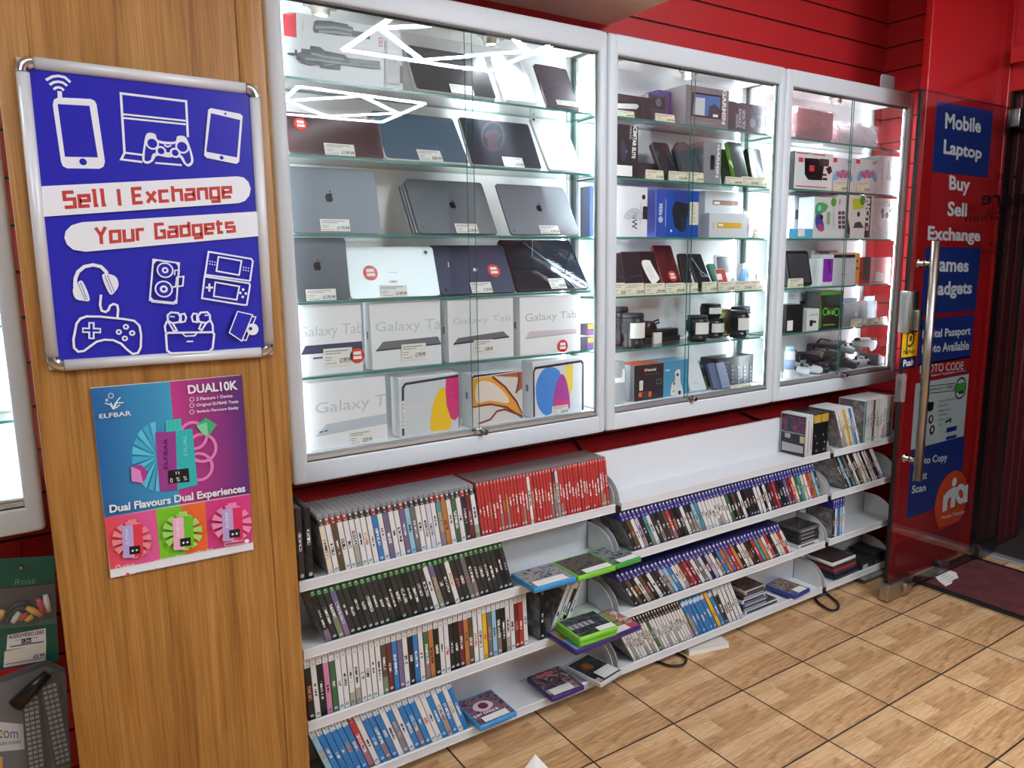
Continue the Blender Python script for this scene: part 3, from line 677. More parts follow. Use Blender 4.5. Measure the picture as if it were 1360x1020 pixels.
# round money-transfer sticker
cu, cv = FR.uv(*k3(417, 798)); u2, _ = FR.uv(*k3(503, 740)); _, vt = FR.uv(*k3(440, 634)); _, vb = FR.uv(*k3(390, 964)); RR = (vt-vb)/2*.95; cu -= .022; vb = (vt+vb)/2-RR; vt = vb+2*RR
r = thing('round_sticker', 'round orange money transfer sticker low on the red boarding', 'sticker', (cu, YP, vb))
mb = MB(); mb.prism(FR, ell(cu, (vt+vb)/2, RR, RR, 48), .0016, .0028); mb.build('vinyl_disc', C('#e2481c', .35), r)
mb = MB(); ms = []
def rs(x, y): return k3(x, y)
mb.art(FR, [('l', qd(k3, (368, 858), (371, 800), (374, 772)), 5.6, SW), ('l', qd(k3, (374, 800), (382, 776), (400, 762), (408, 762)), 5.6, SW), ('l', qd(k3, (408, 838), (417, 734)), 5.6, SW), ('c', *k3(418, 706), 3.1, SW),
            ('L', [k3(*p) for p in arc(452, 768, 20, 38, 0, 340, 18)], 3.6, SW), ('l', qd(k3, (480, 722), (476, 812)), 4.6, SW),
            ('T', 'Money Transfer', qd(k3, (350, 884), (474, 848), (472, 874), (348, 908)), SW, .0)], ms, w0=.003)
mb.build('lettering', ms, r, fix=False)

# ------------------------------------------------------------------ the glass door, standing open
YD = -.27
r = thing('door_1', 'frameless glass door standing open with long steel pull handle', 'door', (2.6, YD, 0)); tag(r, kind='structure'); DOOR = r
X0D, X1D, ZD = 2.2, 3.085, 1.912
mb = MB(); mb.box(X0D, X1D, YD-.006, YD+.006, .012, ZD, mis=[1, 1, 0, 0, 1, 1]); mb.build('glass_pane', [GLD, GEDGE2], r)
mb = MB(); mb.rbox(X0D-.008, X0D-.001, YD-.007, YD+.007, .09, ZD, .002); mb.build('edge_seal', C('#0a0c0d', .6), r)
mb = MB(); mb.rbox(X0D-.012, X0D+.16, YD-.018, YD+.018, .006, .078, .004); lp = mb.build('floor_lock_patch', STEEL, r)
mb = MB(); mb.rbox(X0D+.085, X0D+.135, YD-.034, YD-.017, .022, .062, .005); mb.build('lock_case', STEEL, lp)
mb = MB(); mb.rbox(2.90, 3.06, YD-.016, YD+.016, .0125, .078, .003); mb.build('pivot_patch', C('#77787a', .3, 1.), r)
mb = MB(); mb.rbox(2.90, 3.06, YD-.016, YD+.016, 1.845, 1.915, .003); mb.build('pivot_patch', C('#9a9a98', .3, 1.), r)
p0 = aY(1240, 320, YD-.065); p1 = aY(1222, 637, YD-.065); xh = (p0.x+p1.x)/2
mb = MB(); mb.tube([(xh, YD-.065, p1.z), (xh, YD-.065, p0.z)], .0155, 0, 16); hd = mb.build('pull_handle', C('#a9a49c', .3, 1.), r)
for py in (350, 603):
    z = aY(1232, py, YD-.03).z
    mb = MB(); ax = (Vector((1, 0, 0)), Vector((0, 0, 1)), Vector((0, -1, 0)))
    mb.lathe([(.018, 0), (.018, .006), (.011, .008), (.011, .055)], (xh, YD-.0065, z), 0, 16, ax); mb.lathe([(.014, .026), (.014, .032)], (xh, YD-.0065, z), 0, 16, ax)
    mb.build('standoff', C('#a9a49c', .25, 1.), hd)
a = aY(1190, 388, YD-.02); b_ = aY(1215, 442, YD-.02)
mb = MB(); mb.rbox(X0D-.012, X0D+.05, YD-.02, YD+.02, b_.z, a.z, .004); lk = mb.build('lock_box', STEEL, r)
mb = MB(); mb.rbox(X0D+.02, X0D+.05, YD-.038, YD-.019, b_.z+.01, b_.z+.085, .004); mb.build('latch_cover', C('#9b9a94', .3, 1.), lk)
mb = MB(); mb.rbox(X0D-.014, X0D+.02, YD-.016, YD+.016, .905-.11, .905, .01); mb.build('edge_tape', film('clear_tape', '#b8bcbe', .28), r)
# pay sticker
FD = FY(YD-.0065)
mb = MB(); ms = [C('#e8b81c', .35), C('#1a1d44', .35)]
g = [FD.uv(*p) for p in ((1199, 443), (1219, 441), (1215, 489), (1197, 491))]
mb.fbox(FD, g[0][0], g[1][0], g[3][1]+.045, g[0][1], 0, .001, mi=0); mb.fbox(FD, g[0][0], g[1][0], g[3][1], g[3][1]+.045, 0, .001, mi=1); st = mb.build('push_sticker', ms, DOOR); tag(st, 'yellow and navy push sticker')
u0, u1, v0, v1 = g[0][0], g[1][0], g[3][1], g[0][1]; um = (u0+u1)/2; vm = v0+.045+(v1-v0-.045)*.62; mb = MB(); ms = [C('#2a2030', .4), SW]
mb.stroke(FD, [(um-.02, vm-.045), (um-.02, vm+.03), (um, vm+.042), (um+.022, vm+.025), (um+.022, vm-.005), (um, vm-.018), (um-.012, vm-.012)], .009, 0, .0014)
mb.flat(FD, ell(um+.003, vm+.012, .008, .012, 14), .0014, 0)
mb.text(FD, 'PayPoint', [(u0+.012, v0+.072), (u1-.008, v0+.072), (u1-.008, v0+.052), (u0+.012, v0+.052)], .0014, 0, .02)
mb.text(FD, 'Push', [(um-.035, v0+.036), (um+.035, v0+.036), (um+.035, v0+.01), (um-.035, v0+.01)], .0014, 1, .02)
mb.build('sticker_print', ms, st, fix=False)
# shop name on the outer face of the door, read from outside
FO = FY(YD+.0066); inkd = C('#230b0d', .5)
mb = MB(); ms = []
def k4(x, y): return (1270+x/4.633, 180+y/4.633)
def mir(q): return [q[1], q[0], q[3], q[2]]
mb.art(FO, [('T', 's s e', mir(qd(k4, (250, 235), (470, 212), (470, 262), (250, 272))), inkd), ('T', 'store', mir(qd(k4, (155, 352), (440, 345), (440, 420), (155, 428))), inkd, .02), ('T', 'Bow Green', mir(qd(k4, (55, 485), (480, 455), (480, 512), (55, 530))), inkd),
            ('T', '020 8 518 689', mir(qd(k4, (205, 655), (500, 648), (500, 680), (205, 685))), inkd), ('T', 'www.mowbow', mir(qd(k4, (150, 700), (500, 690), (500, 718), (150, 725))), inkd)], ms, w0=-.0002, dw=-.00002)
mb.build('shop_lettering', ms, DOOR, fix=False)

# ------------------------------------------------------------------ wall display cabinets
CABS = []
SHELF = {}
LEDV = emit('#eef6ff', STRIP_STRENGTH, 'cabinet_led_light'); LENS = emit('#fff6e8', LENS_STRENGTH, 'downlight_lens_light')
BACKP = C('#f3f5f6', .5)
def display_cabinet(xa, xb, zs, label, split, spots, left_glass=True, detail=True):
    z0, z1 = .797, 1.995; D = .193
    r = thing('display_cabinet', label, 'display cabinet', ((xa+xb)/2, 0, z0), 'white wall display cabinets')
    g = .0008; xa += g; xb -= g
    ia, ib = xa+.041, xb-.034; za, zb = .852, 1.936
    mb = MB()                                                      # rounded front frame
    mb.rbox(xa, ia, 0, .03, z0, z1, .011); mb.rbox(ib, xb, 0, .03, z0, z1, .011)
    mb.rbox(ia-.014, ib+.014, .001, .03, z0+.0004, za, .006); mb.rbox(ia-.014, ib+.014, .001, .03, zb, z1-.0004, .006)
    mb.box(ia, ib, .004, .0055, za-.0125, za-.0095); mb.box(ia, ib, .004, .0055, zb+.018, zb+.0195)
    mb.build('front_frame', WHITE_P, r)
    mb = MB(); mb.box(xa+.004, xb-.004, D, D+.004, z0+.02, z1-.02); mb.build('back_panel', BACKP, r)
    mb = MB(); mb.box(xa+.004, xb-.004, .03, D, 1.958, 1.976); mb.build('top_panel', BACKP, r)
    mb = MB(); mb.box(xa+.004, xb-.004, .03, D, .836, .864); mb.build('floor_panel', BACKP, r)
    for x in (xa+.004, xb-.024):
        mb = MB(); mb.rbox(x, x+.02, D-.024, D-.001, .864, 1.958, .004); mb.build('rear_post', ALU, r)
    mb = MB(); mb.box(xa+.004, xa+.010, .03, D-.024, .864, 1.958, mis=[0, 0, 1, 1, 1, 1]) if left_glass else mb.box(xa+.004, xa+.010, .03, D-.024, .864, 1.958)
    mb.build('side_panel', [GL, GEDGE] if left_glass else BACKP, r)
    mb = MB(); mb.box(xb-.010, xb-.004, .03, D-.024, .864, 1.958, mis=[0, 0, 1, 1, 1, 1]); mb.build('side_panel', [GL, GEDGE], r)
    for z in zs[:-1]:
        mb = MB(); mb.box(xa+.012, xb-.0125, .039, D-.026, z-.006, z, mis=[1, 1, 1, 1, 0, 0]); mb.build('glass_shelf', [GL, GEDGE], r)
        for x in (xa+.0115, xb-.0125):                              # shelf clips
            pass
    mb = MB()
    for y in (.006, .016, .026): mb.box(ia, ib, y, y+.002, za, za+.016 if y > .01 else za+.012)
    mb.box(ia, ib, .006, .028, za-.001, za+.003); mb.build('bottom_track', ALU, r)
    mb = MB()
    for y in (.006, .016, .026): mb.box(ia, ib, y, y+.002, zb-.004, zb)
    mb.build('top_track', C('#5c5e60', .6), r)  # shade under the header is put into this darker colour
    for x0, x1, y in ((ia+.001, split+.014, .0205), (split-.014, ib-.001, .0105)):
        mb = MB(); mb.box(x0, x1, y, y+.004, za+.004, zb-.002, mis=[1, 1, 0, 0, 1, 1]); mb.build('sliding_pane', [GL, GEDGE], r)
    mb = MB(); mb.rbox(split-.012, split+.016, -.004, .009, za+.004, za+.022, .002); lk = mb.build('pane_lock', CHROME, r)
    mb = MB(); ax = (Vector((1, 0, 0)), Vector((0, 0, 1)), Vector((0, -1, 0)))
    mb.lathe([(.0085, 0), (.0085, .014), (.007, .016)], (split+.012, -.003, za+.010), 0, 16, ax); mb.build('lock_barrel', C('#8f8f90', .25, 1.), lk)
    for x in spots:
        mb = MB(); c = (x, .105, 1.958)
        mb.lathe([(.012, .0), (.030, 0), (.030, -.003), (.024, -.004), (.021, -.022), (.017, -.024), (.016, -.006)], c, 0, 24)
        for s in (-1, 1): mb.rbox(x+s*.034-.008, x+s*.034+.008, .098, .112, 1.953, 1.9585, .002)
        dl = mb.build('downlight', STEEL, r)
        mb = MB(); mb.lathe([(.0155, -.012), (.013, -.019), (.006, -.021)], c, 0, 20); mb.build('lens', LENS, dl)
    for x, y, st in ((xa+.012, .031, .009), (xb-.021, .031, .009), (xb-.030, D-.0065, .003), (xa+.0265, D-.0065, .004)):      # light strips in the front uprights; thin rear pair added to brighten the back
        mb = MB(); mb.rbox(x, x+st, y, y+.006, .87, 1.95, .0015); mb.build('led_strip', LEDV, r)
    for x in spots:
        ld = bpy.data.lights.new('downlight_bulb', 'SPOT'); ld.energy = SPOT_WATTS; ld.spot_size = 2.3; ld.spot_blend = .6; ld.shadow_soft_size = .012; ld.color = (.93, .97, 1)
        lo = bpy.data.objects.new('downlight_bulb', ld); COL.objects.link(lo); lo.parent = r; lo.location = Vector((x, .105, 1.934))-WL[r]
    SHELF[r] = zs; CABS.append(r); return r
ZS1 = [1.77, 1.594, 1.409, 1.244, 1.058, .8645]
ZS2 = [1.772, 1.590, 1.408, 1.221, 1.047, .8645]
display_cabinet(0, 1.0, ZS1, 'widest white lit display cabinet full of tablets beside the wooden pillar', .533, (.17, .66))
display_cabinet(1.0, 1.82, ZS2, 'middle white lit display cabinet with cameras and phones', 1.372, (1.10, 1.44))
display_cabinet(1.82, 2.647, ZS2, 'white lit display cabinet of controllers beside the glass door', 2.245, (1.93, 2.27))
display_cabinet(-1.30, -.515, [1.74, 1.57, 1.40, 1.225, 1.03, .8645], 'white display cabinet past the wooden pillar, mostly out of view', -.9, (-1.1, -.72))
mb = MB(); fr = FY(.05); h0 = aY(1168, 118, .05); h1 = aY(1187, 102, .05)
mb.slab(fr, rr(h0.x, 1.99, h1.x, h1.z, .012), 0, .006); 
tag(mb.build('hook_bracket', WHITE_P), 'white plastic bracket standing on the cabinet nearest the glass door', 'bracket')

# ------------------------------------------------------------------ goods in the cabinets
CARD = C('#e6e0c6', .6); TAGW = C('#e4e4de', .55); INK = C('#3a3a3c', .6); INKL = C('#9a9a98', .6); STK = C('#d6342a', .4); OFFW = C('#f0efec', .5)
BOXW = C('#e9eaec', .4)
PLACED = []
LIM = [.0125, .9865]; SHZ = ZS1; TOPZ = 1.952
def next_z(Z):
    return min([z-.0075 for z in SHZ if z > Z+.04]+[TOPZ])
def fit_x(x0, x1, pad=0.):
    lo, hi = LIM[0]+pad, LIM[1]-pad
    if x1 > hi: x0 -= min(x1-hi, max(0, .03-(hi-x0))); x1 = hi
    if x0 < lo: x1 = max(x1, lo+.012); x0 = lo
    return x0, x1
G1, G2, G3 = (lambda Y: FY(Y)), None, None
def price_art(F, u0, u1, v0, v1, price, ms, mb, w):
    """a printed price label: a few lines and a bold price"""
    W, H = u1-u0, v1-v0
    for i, (a, b_, v, t) in enumerate(((.05, .85, .84, .07), (.05, .6, .70, .06), (.05, .3, .48, .05), (.05, .25, .34, .05), (.05, .45, .14, .05))):
        mb.flat(F, [(u0+W*a, v0+H*(v-t/2)), (u0+W*b_, v0+H*(v-t/2)), (u0+W*b_, v0+H*(v+t/2)), (u0+W*a, v0+H*(v+t/2))], w, 1)
    mb.text(F, price, [(u0+W*.55, v0+H*.42), (u0+W*.97, v0+H*.42), (u0+W*.97, v0+H*.12), (u0+W*.55, v0+H*.12)], w, 0, .02)
def price_label(F, px, price, parent, w=.0006, vmin=.001):
    (x0, y0, x1, y1) = px; u0, v1 = F.uv(x0, y0); u1, v0 = F.uv(x1, y1)
    if v0 < vmin: v1 += vmin-v0; v0 = vmin
    mb = MB(); mb.fbox(F, u0, u1, v0, v1, w, w+.0006, mi=0); o = mb.build('price_label', TAGW, parent)
    mb = MB(); price_art(F, u0, u1, v0, v1, price, None, mb, w+.0008); mb.build('price_print', [INK, INKL], o, fix=False)
def red_sticker(F, px, parent, w=.0007):
    (x0, y0, x1, y1) = px; u0, v1 = F.uv(x0, y0); u1, v0 = F.uv(x1, y1); cu, cv = (u0+u1)/2, (v0+v1)/2; R = (v1-v0)/2
    mb = MB(); mb.prism(F, ell(cu, cv, R, R, 28), w, w+.0004); o = mb.build('sale_sticker', STK, parent)
    mb = MB()
    mb.flat(F, [(cu-R*.55, cv+R*.12), (cu+R*.55, cv+R*.12), (cu+R*.5, cv+R*.55), (cu-R*.5, cv+R*.55)], w+.0006, 0)
    mb.flat(F, [(cu-R*.55, cv-R*.45), (cu+R*.6, cv-R*.45), (cu+R*.6, cv-R*.05), (cu-R*.55, cv-R*.05)], w+.0006, 0)
    mb.build('sticker_print', OFFW, o, fix=False)
APPLE = [(.0, .62), (.12, .66), (.30, .70), (.46, .58), (.50, .50), (.38, .34), (.40, .12), (.54, -.02), (.44, -.28), (.26, -.52), (.10, -.50), (-.04, -.46), (-.20, -.52), (-.36, -.46), (-.52, -.14), (-.54, .16), (-.46, .44), (-.28, .60), (-.12, .62)]
def apple(F, cu, cv, R, w, m, parent):
    mb = MB(); mb.flat(F, [(cu+x*R, cv+y*R) for x, y in APPLE], w, 0); mb.flat(F, [(cu+.02*R, cv+.74*R), (cu+.24*R, cv+.84*R), (cu+.30*R, cv+1.08*R), (cu+.08*R, cv+.98*R)], w, 0)
    mb.build('fruit_emblem', m, parent, fix=False)
def face_tilt(bl, br, tl, Z, Yb, t):
    xl, xr = fit_x(aY(*bl, Yb).x, aY(*br, Yb).x); T = aX(*tl, xl)
    if not (Yb+.012 < T.y < .172): 
        y = min(max(T.y, Yb+.03), .165); T = aY(tl[0], tl[1], y); T.x = xl
    O = Vector((xl, Yb, Z)); e = T-O; a = e.y/e.length
    O = O+Vector((0, 0, t*a+.0008))
    F = Fr(O, (1, 0, 0), e); return F, xr-xl, min(e.length, (next_z(Z)-O.z)/F.ey.z, (.188-O.y)/max(F.ey.y, .01)-t)
def tablet(label, bl, br, tl, Z, body, edge=None, t=.0075, Yb=.05, screen=None, tagpx=None, price='£99.99', stk=None, logo=None, lens=None, art=None, r=.009, cat='tablet', name='tablet'):
    F, W, H = face_tilt(bl, br, tl, Z, Yb, t)
    root = thing(name, label, cat, (F.O.x+W/2, Yb+.02, Z))
    mb = MB(); mb.slab(F, rr(0, 0, W, H, r), -t, 0, 0); mb.build('back_shell' if screen is None else 'casing', C(edge or body, .35, .2) if edge else C(body, .42, .25 if logo else .2), root)
    if edge:
        mb = MB(); mb.slab(F, rr(.0022, .0022, W-.0022, H-.0022, r*.8), -.0002, .0005, 0, .0001); mb.build('face_plate', C(body, .18), root)
    if screen:
        b, m = screen; mb = MB(); mb.slab(F, rr(b, b, W-b, H-b, .002), .0004, .0008, 0, .0001); mb.build('screen', m, root)
    if lens:
        u, v = F.uv(*lens); mb = MB(); mb.slab(F, rr(u-.008, v-.008, u+.008, v+.008, .004), .0003, .0016); o = mb.build('camera_bump', C(body, .3), root)
        mb = MB(); mb.prism(F, ell(u, v, .0052, .0052, 16), .0016, .0022); mb.build('lens', BLACK, o)
    if logo:
        u, v = F.uv(*logo); apple(F, u, v, .0185, .0007, C('#08090a', .6, 0., .1), root)
    if art:
        mb = MB(); ms = []; mb.art(F, art, ms, w0=.0009); mb.build('drawn_marks', ms, root, fix=False)
    if tagpx: price_label(F, tagpx, price, root, .0012)
    if stk: red_sticker(F, stk, root, .0012)
    return root, F
def retail_box(label, px, Z, Yf, dep, col, side=None, art=None, tagpx=None, price='£199.99', stk=None, name='retail_box', cat='box', group=None, r=.0015, top=None, seal=False):
    """a standing carton: px = front face top-left and bottom-right"""
    x0 = aY(px[0], px[1], Yf).x; x1 = aY(px[2], px[3], Yf).x; zt = aY(px[0], px[1], Yf).z; z = Z+.0008
    x0, x1 = fit_x(x0, x1); zt = min(zt, next_z(Z))
    for (Zb, a0, a1, b0, b1, t1) in PLACED:                          # neighbours on the shelf never share space
        if abs(Zb-Z) < .06 and b0 < Yf+dep and Yf < b1 and z < t1:
            if a0 < x0 < a1: x0 = a1+.0006
            elif a0 < x1 < a1: x1 = a0-.0006
    x1 = max(x1, x0+.008); PLACED.append((Z, x0, x1, Yf, Yf+dep, zt))
    dep = min(dep, (.167 if x1 > LIM[1]-.016 else .191)-Yf)
    root = thing(name, label, cat, ((x0+x1)/2, Yf+dep/2, z), group)
    mb = MB(); mb.rbox(x0, x1, Yf, Yf+dep, z, zt, r); mb.build('carton', C(side or col, .4), root)
    F = FY(Yf); mb = MB(); mb.fbox(F, x0+.001, x1-.001, z+.001, zt-.001, .0001, .0004); mb.build('front_panel', C(col, .35), root)
    if top:
        mb = MB(); mb.box(x0+.001, x1-.001, Yf+.001, Yf+dep-.001, zt+.0001, zt+.0004); mb.build('lid_print', C(top, .35), root)
    if art:
        mb = MB(); ms = []; mb.art(F, art, ms, w0=.0006)
        for v in mb.v: v.x = min(max(v.x, x0+.0008), x1-.0008); v.z = min(max(v.z, z+.0008), zt-.0008)
        mb.build('printed_art', ms, root, fix=False)
    if tagpx: price_label(F, tagpx, price, root, .0024, z+.0008)
    if stk: red_sticker(F, stk, root, .0026)
    if seal:
        mb = MB(); mb.box(x0-.0004, x0-.0001, Yf+dep*.4, Yf+dep*.6, z+.08, z+.1); mb.build('seal_tab', C('#7d8288', .4), root)
    return root
def price_card(label, px, Z, Yf, price='£49.99', group=None):
    """folded card standing on a shelf"""
    x0, x1 = fit_x(aY(px[0], px[1], Yf).x, aY(px[2], px[3], Yf).x-.001, .013); h = aY(px[0], px[1], Yf).z-Z
    h = max(.012, h); z = Z+.0006; dd = .009
    root = thing('price_card', label, 'price card', ((x0+x1)/2, Yf+dd/2, z), group)
    mb = MB(); mb.add([(x, y, zz) for x in (x0, x1) for y, zz in ((Yf, z), (Yf+.001, z), (Yf+dd*.5, z+h-.0012), (Yf+dd, z), (Yf+dd-.001, z), (Yf+dd*.5, z+h))],
           [(0, 6, 11, 5), (5, 11, 9, 3), (0, 1, 7, 6), (1, 2, 8, 7), (2, 4, 10, 8), (3, 9, 10, 4), (0, 5, 2, 1), (5, 3, 4, 2), (6, 7, 8, 11), (11, 8, 10, 9)]); mb.build('folded_card', CARD, root)
    F = Fr((x0, Yf, z), (1, 0, 0), (0, dd*.5, h)); mb = MB(); price_art(F, 0, x1-x0, 0, h, price, None, mb, .0004); mb.build('price_print', [INK, INKL], root, fix=False)
    return root
def k(o, s):
    return lambda *p: tuple((o[0]+p[i]/s if i % 2 == 0 else o[1]+p[i]/s) for i in range(len(p)))

# ---------------- widest cabinet, shelf by shelf
A_, B_, C_, D_, E_, F_ = ZS1
q5 = k((340, 0), 4.636); q6 = k((580, 0), 4.6375); q7 = k((360, 190), 4.635); q8 = k((580, 190), 4.6375); qb = k((380, 380), 3.925); qc = k((580, 380), 4.636)
gray = C('#4d5258', .4); dk = C('#24272b', .35); lg = C('#b9bdc2', .4); redp = C('#d4263a', .4)
def P5(*L): return [q5(*p) for p in L]
qg = k((380, 10), 8.5); sg = C('#4f5a62', .4); hl = C('#8d9aa2', .4)
def PG(*L): return [qg(*p) for p in L]
GIM = [('p', PG((312, 165), (340, 145), (500, 152), (690, 190), (712, 215), (750, 220), (760, 262), (945, 290), (945, 362), (760, 332), (560, 315), (400, 290), (320, 285), (298, 250)), gray), ('p', PG((312, 165), (340, 145), (500, 152), (690, 190), (705, 215), (600, 195), (420, 178), (330, 190)), dk), ('l', PG((330, 225), (540, 225), (740, 265)), 3, hl), ('l', PG((370, 270), (560, 280), (740, 310)), 3, hl), ('c', *qg(330, 268), 2.2, dk),
    ('p', PG((1045, 338), (1085, 345), (1085, 392), (1045, 388)), C('#c9545c', .4)), ('p', PG((1045, 398), (1085, 402), (1085, 442), (1045, 440)), C('#c9545c', .4)), ('p', PG((1052, 352), (1078, 356), (1078, 380), (1052, 378)), C('#e3e5e8', .4)), ('p', PG((1052, 408), (1078, 412), (1078, 432), (1052, 430)), C('#e3e5e8', .4)), ('T', 'SMOOTH', PG((180, 262), (180, 140), (196, 140), (196, 262)), INKL),
    ('p', PG((90, 520), (165, 505), (170, 465), (265, 475), (270, 432), (380, 448), (435, 490), (660, 535), (690, 570), (1055, 608), (1062, 700), (950, 695), (700, 660), (500, 640), (360, 650), (220, 635), (120, 590)), sg), ('p', PG((270, 432), (380, 448), (430, 492), (420, 520), (272, 510)), dk), ('p', PG((430, 495), (650, 535), (680, 575), (640, 585), (430, 555)), dk), ('p', PG((170, 465), (265, 475), (268, 535), (172, 525)), C('#2f363b', .3)), ('p', PG((690, 570), (1055, 608), (1058, 660), (690, 620)), C('#2c3338', .3)), ('p', PG((370, 655), (610, 650), (610, 712), (380, 685)), sg), ('l', PG((120, 560), (170, 610), (260, 632), (420, 630)), 5, dk), ('l', PG((210, 580), (400, 600), (660, 640), (1050, 680)), 3, hl), ('l', PG((280, 520), (430, 560), (650, 590)), 3, hl), ('c', *qg(22, 525), 1.4, dk), ('c', *qg(70, 532), 2, dk), ('l', PG((105, 480), (108, 530)), 3, dk), ('l', PG((30, 527), (120, 532)), 3, dk),
    ('p', PG((1130, 580), (1290, 595), (1285, 880), (1125, 850)), C('#c9cacd', .4)), ('l', PG((1225, 575), (1222, 640)), 2, INKL)]
retail_box('white handheld camera stabiliser box with red corner on the top shelf', q5(160, 62, 905, 530), A_, .05, .09, '#d3d8de', '#e6e7ea', [
    ('p', P5((160, 85), (245, 72), (250, 232), (163, 218)), redp), ('p', P5((160, 85), (215, 100), (245, 72)), C('#ee5566', .4)),
    *GIM,
    ('l', P5((800, 250), (800, 520)), 3, lg), ('r', *q5(812, 380, 880, 470), C('#c6c8cb', .5)), ('l', P5((905, 410), (905, 515)), 10, dk)])
tablet('large black tablet lying against the top shelf back, left of the boxed reader', q5(985, 543), q6(372, 603), q5(905, 290), A_, '#2b2d31', '#c9ccd0', tagpx=q6(75, 518, 232, 590), price='£119.99', t=.016)
tablet('white boxed e-reader with grey screen on the top shelf', q6(440, 612), q6(622, 622), q6(350, 350), A_, '#e3e6e8', '#f0f1f2', .02, r=.004, Yb=.05, screen=(.017, C('#b5bec2', .35)),
       art=[('L', [q6(455, 452), q6(512, 458), q6(520, 482), q6(463, 478)], 1.0, C('#8d969b', .4))])
tablet('small dark plum e-reader at the far end of the top shelf', q6(685, 650), q6(885, 672), q6(597, 400), A_, '#3a2a35', None, .009, tagpx=q6(732, 615, 880, 664), price='£39.99', cat='e-reader', name='e_reader', r=.008)
# shelf B
tablet('maroon tablet with red sticker on the second shelf', q5(200, 935), q5(793, 978), q5(180, 690), B_, '#4a2c32', '#8c7f84', tagpx=q5(415, 880, 612, 965), price='£109.99', stk=q5(218, 722, 328, 808), screen=(.010, C('#47282e', .12)), lens=q5(700, 715))
tablet('slate blue tablet with white edge on the second shelf', q5(800, 980), q6(205, 1000), q5(700, 690), B_, '#4f6478', '#dfe3e6', .010, tagpx=q5(988, 930, 1157, 1007), price='£89.99', Yb=.052)
tablet('dark grey tablet with a round reflection painted on its screen, second shelf', q8(215, 138), q8(652, 162), q6(130, 728), B_, '#3d444d', '#c3c7cb', .009, tagpx=q8(400, 88, 542, 157), price='£79.99', screen=(.008, C('#39414b', .08)),
       art=[('L', [q6(*p) for p in arc(345, 840, 68, 88, 0, 345, 20)], 2.6, C('#4a4149', .3)), ('o', [q6(*p) for p in ((290, 830), (345, 800), (400, 830), (380, 860), (365, 930), (325, 930), (310, 860))], C('#463f47', .3))])  # a controller's reflection drawn in colour on the screen
tablet('white tablet leaning at the far end of the second shelf', q8(692, 165), q8(905, 165), q6(568, 728), B_, '#e8eaeb', '#b9bdc0', .008, tagpx=q8(748, 128, 880, 178), price='£129.99', lens=q6(595, 738))
# shelf C
tablet('space grey tablet with black fruit emblem beside the wooden pillar', q7(140, 542), q7(680, 545), q7(112, 145), C_, '#5a6068', None, logo=q7(358, 340), tagpx=q7(298, 468, 488, 545), price='£179.99')
tablet('grey tablet stacked on three others on the third shelf', q7(920, 550), q8(378, 560), q7(822, 228), C_, '#63686f', None, logo=q7(1118, 385), tagpx=q8(108, 502, 262, 562), price='£189.99', lens=None, art=[('c', *q7(935, 517), 1.2, dk)])
for i in range(3):                                                     # the ones behind it, only their edges showing
    F, W, H = face_tilt(q7(920, 550), q8(378, 560), q7(822, 228), C_, .05, .0075); H -= .006*(i+1)
    F2 = Fr(F.O-F.n*.0125*(i+1)+Vector((-.004*(i+1), 0, .0064*(i+1))), F.ex, F.ey)
    root = thing('tablet', 'silver-edged tablet, %s behind the stacked grey one on the third shelf' % nth(i+1), 'tablet', (F2.O.x+W/2, .07, C_), 'tablets stacked behind the grey tablet')
    H -= .004; mb = MB(); mb.slab(F2, rr(0, 0, W, H, .009), -.0072, 0); mb.build('back_shell', C('#8d9197', .3, .5), root)
    mb = MB(); mb.slab(F2, rr(.006, .006, W-.006, H-.006, .004), -.0078, -.0071, 0, .0001); mb.build('screen', BLACK, root)
tablet('space grey tablet with fruit emblem at the far end of the third shelf', q8(460, 555), q8(885, 557), q8(360, 258), C_, '#6c7078', None, logo=q8(632, 405), tagpx=q8(625, 508, 760, 560), price='£195.99', art=[('c', *q8(475, 540), 1.1, dk)])
# shelf D
tablet('narrow grey tablet with fruit emblem on the fourth shelf beside the pillar', q7(165, 975), q7(490, 968), q7(128, 580), D_, '#474c53', None, logo=q7(285, 762), tagpx=q7(212, 915, 403, 978), price='£179.99')
tablet('pale silver tablet with red sticker on the fourth shelf', q7(492, 962), q7(1045, 950), q7(440, 645), D_, '#cfd8da', None, tagpx=q7(670, 896, 847, 962), price='£109.99', stk=q7(563, 755, 658, 845), lens=q7(950, 674), art=[('T', 'SAMSUNG', [q7(728, 845), q7(778, 845), q7(778, 860), q7(728, 860)], INKL, .02), ('l', [q7(718, 797), q7(778, 797)], .6, INKL)])
tablet('dark navy tablet with red sticker on the fourth shelf', q8(30, 942), q8(490, 932), q8(-50, 638), D_, '#2b3350', None, tagpx=q8(208, 884, 353, 945), price='£129.99', stk=q8(312, 748, 390, 826), art=[('p', [q8(225, 770), q8(248, 775), q8(246, 792), q8(224, 788)], OFFW), ('c', *q8(58, 908), 2.4, C('#14182a', .2)), ('l', [q8(70, 735), q8(72, 765)], .9, OFFW)])
cr = C('#a9c6d4', .2); root, F = tablet('glossy black tablet with a cracked screen on the fourth shelf', q8(500, 930), q8(943, 900), q8(372, 600), D_, '#0e141b', '#2a3038', .012, tagpx=q8(693, 866, 816, 925), price='£99.99', screen=(.007, C('#16242e', .03)))
crk = [('l', [q8(530, 612), q8(700, 740), q8(860, 895)], .7, cr), ('l', [q8(590, 600), q8(588, 700)], .5, cr), ('l', [q8(690, 730), q8(770, 760)], .3, cr), ('l', [q8(760, 790), q8(840, 800)], .3, cr), ('l', [q8(740, 800), q8(820, 880)], .4, cr)]
for i in range(14):
    x = 690+i*13; crk.append(('l', [q8(x, 738+i*11), q8(x+26+random.random()*30, 728+i*11+random.random()*18)], .3, cr))
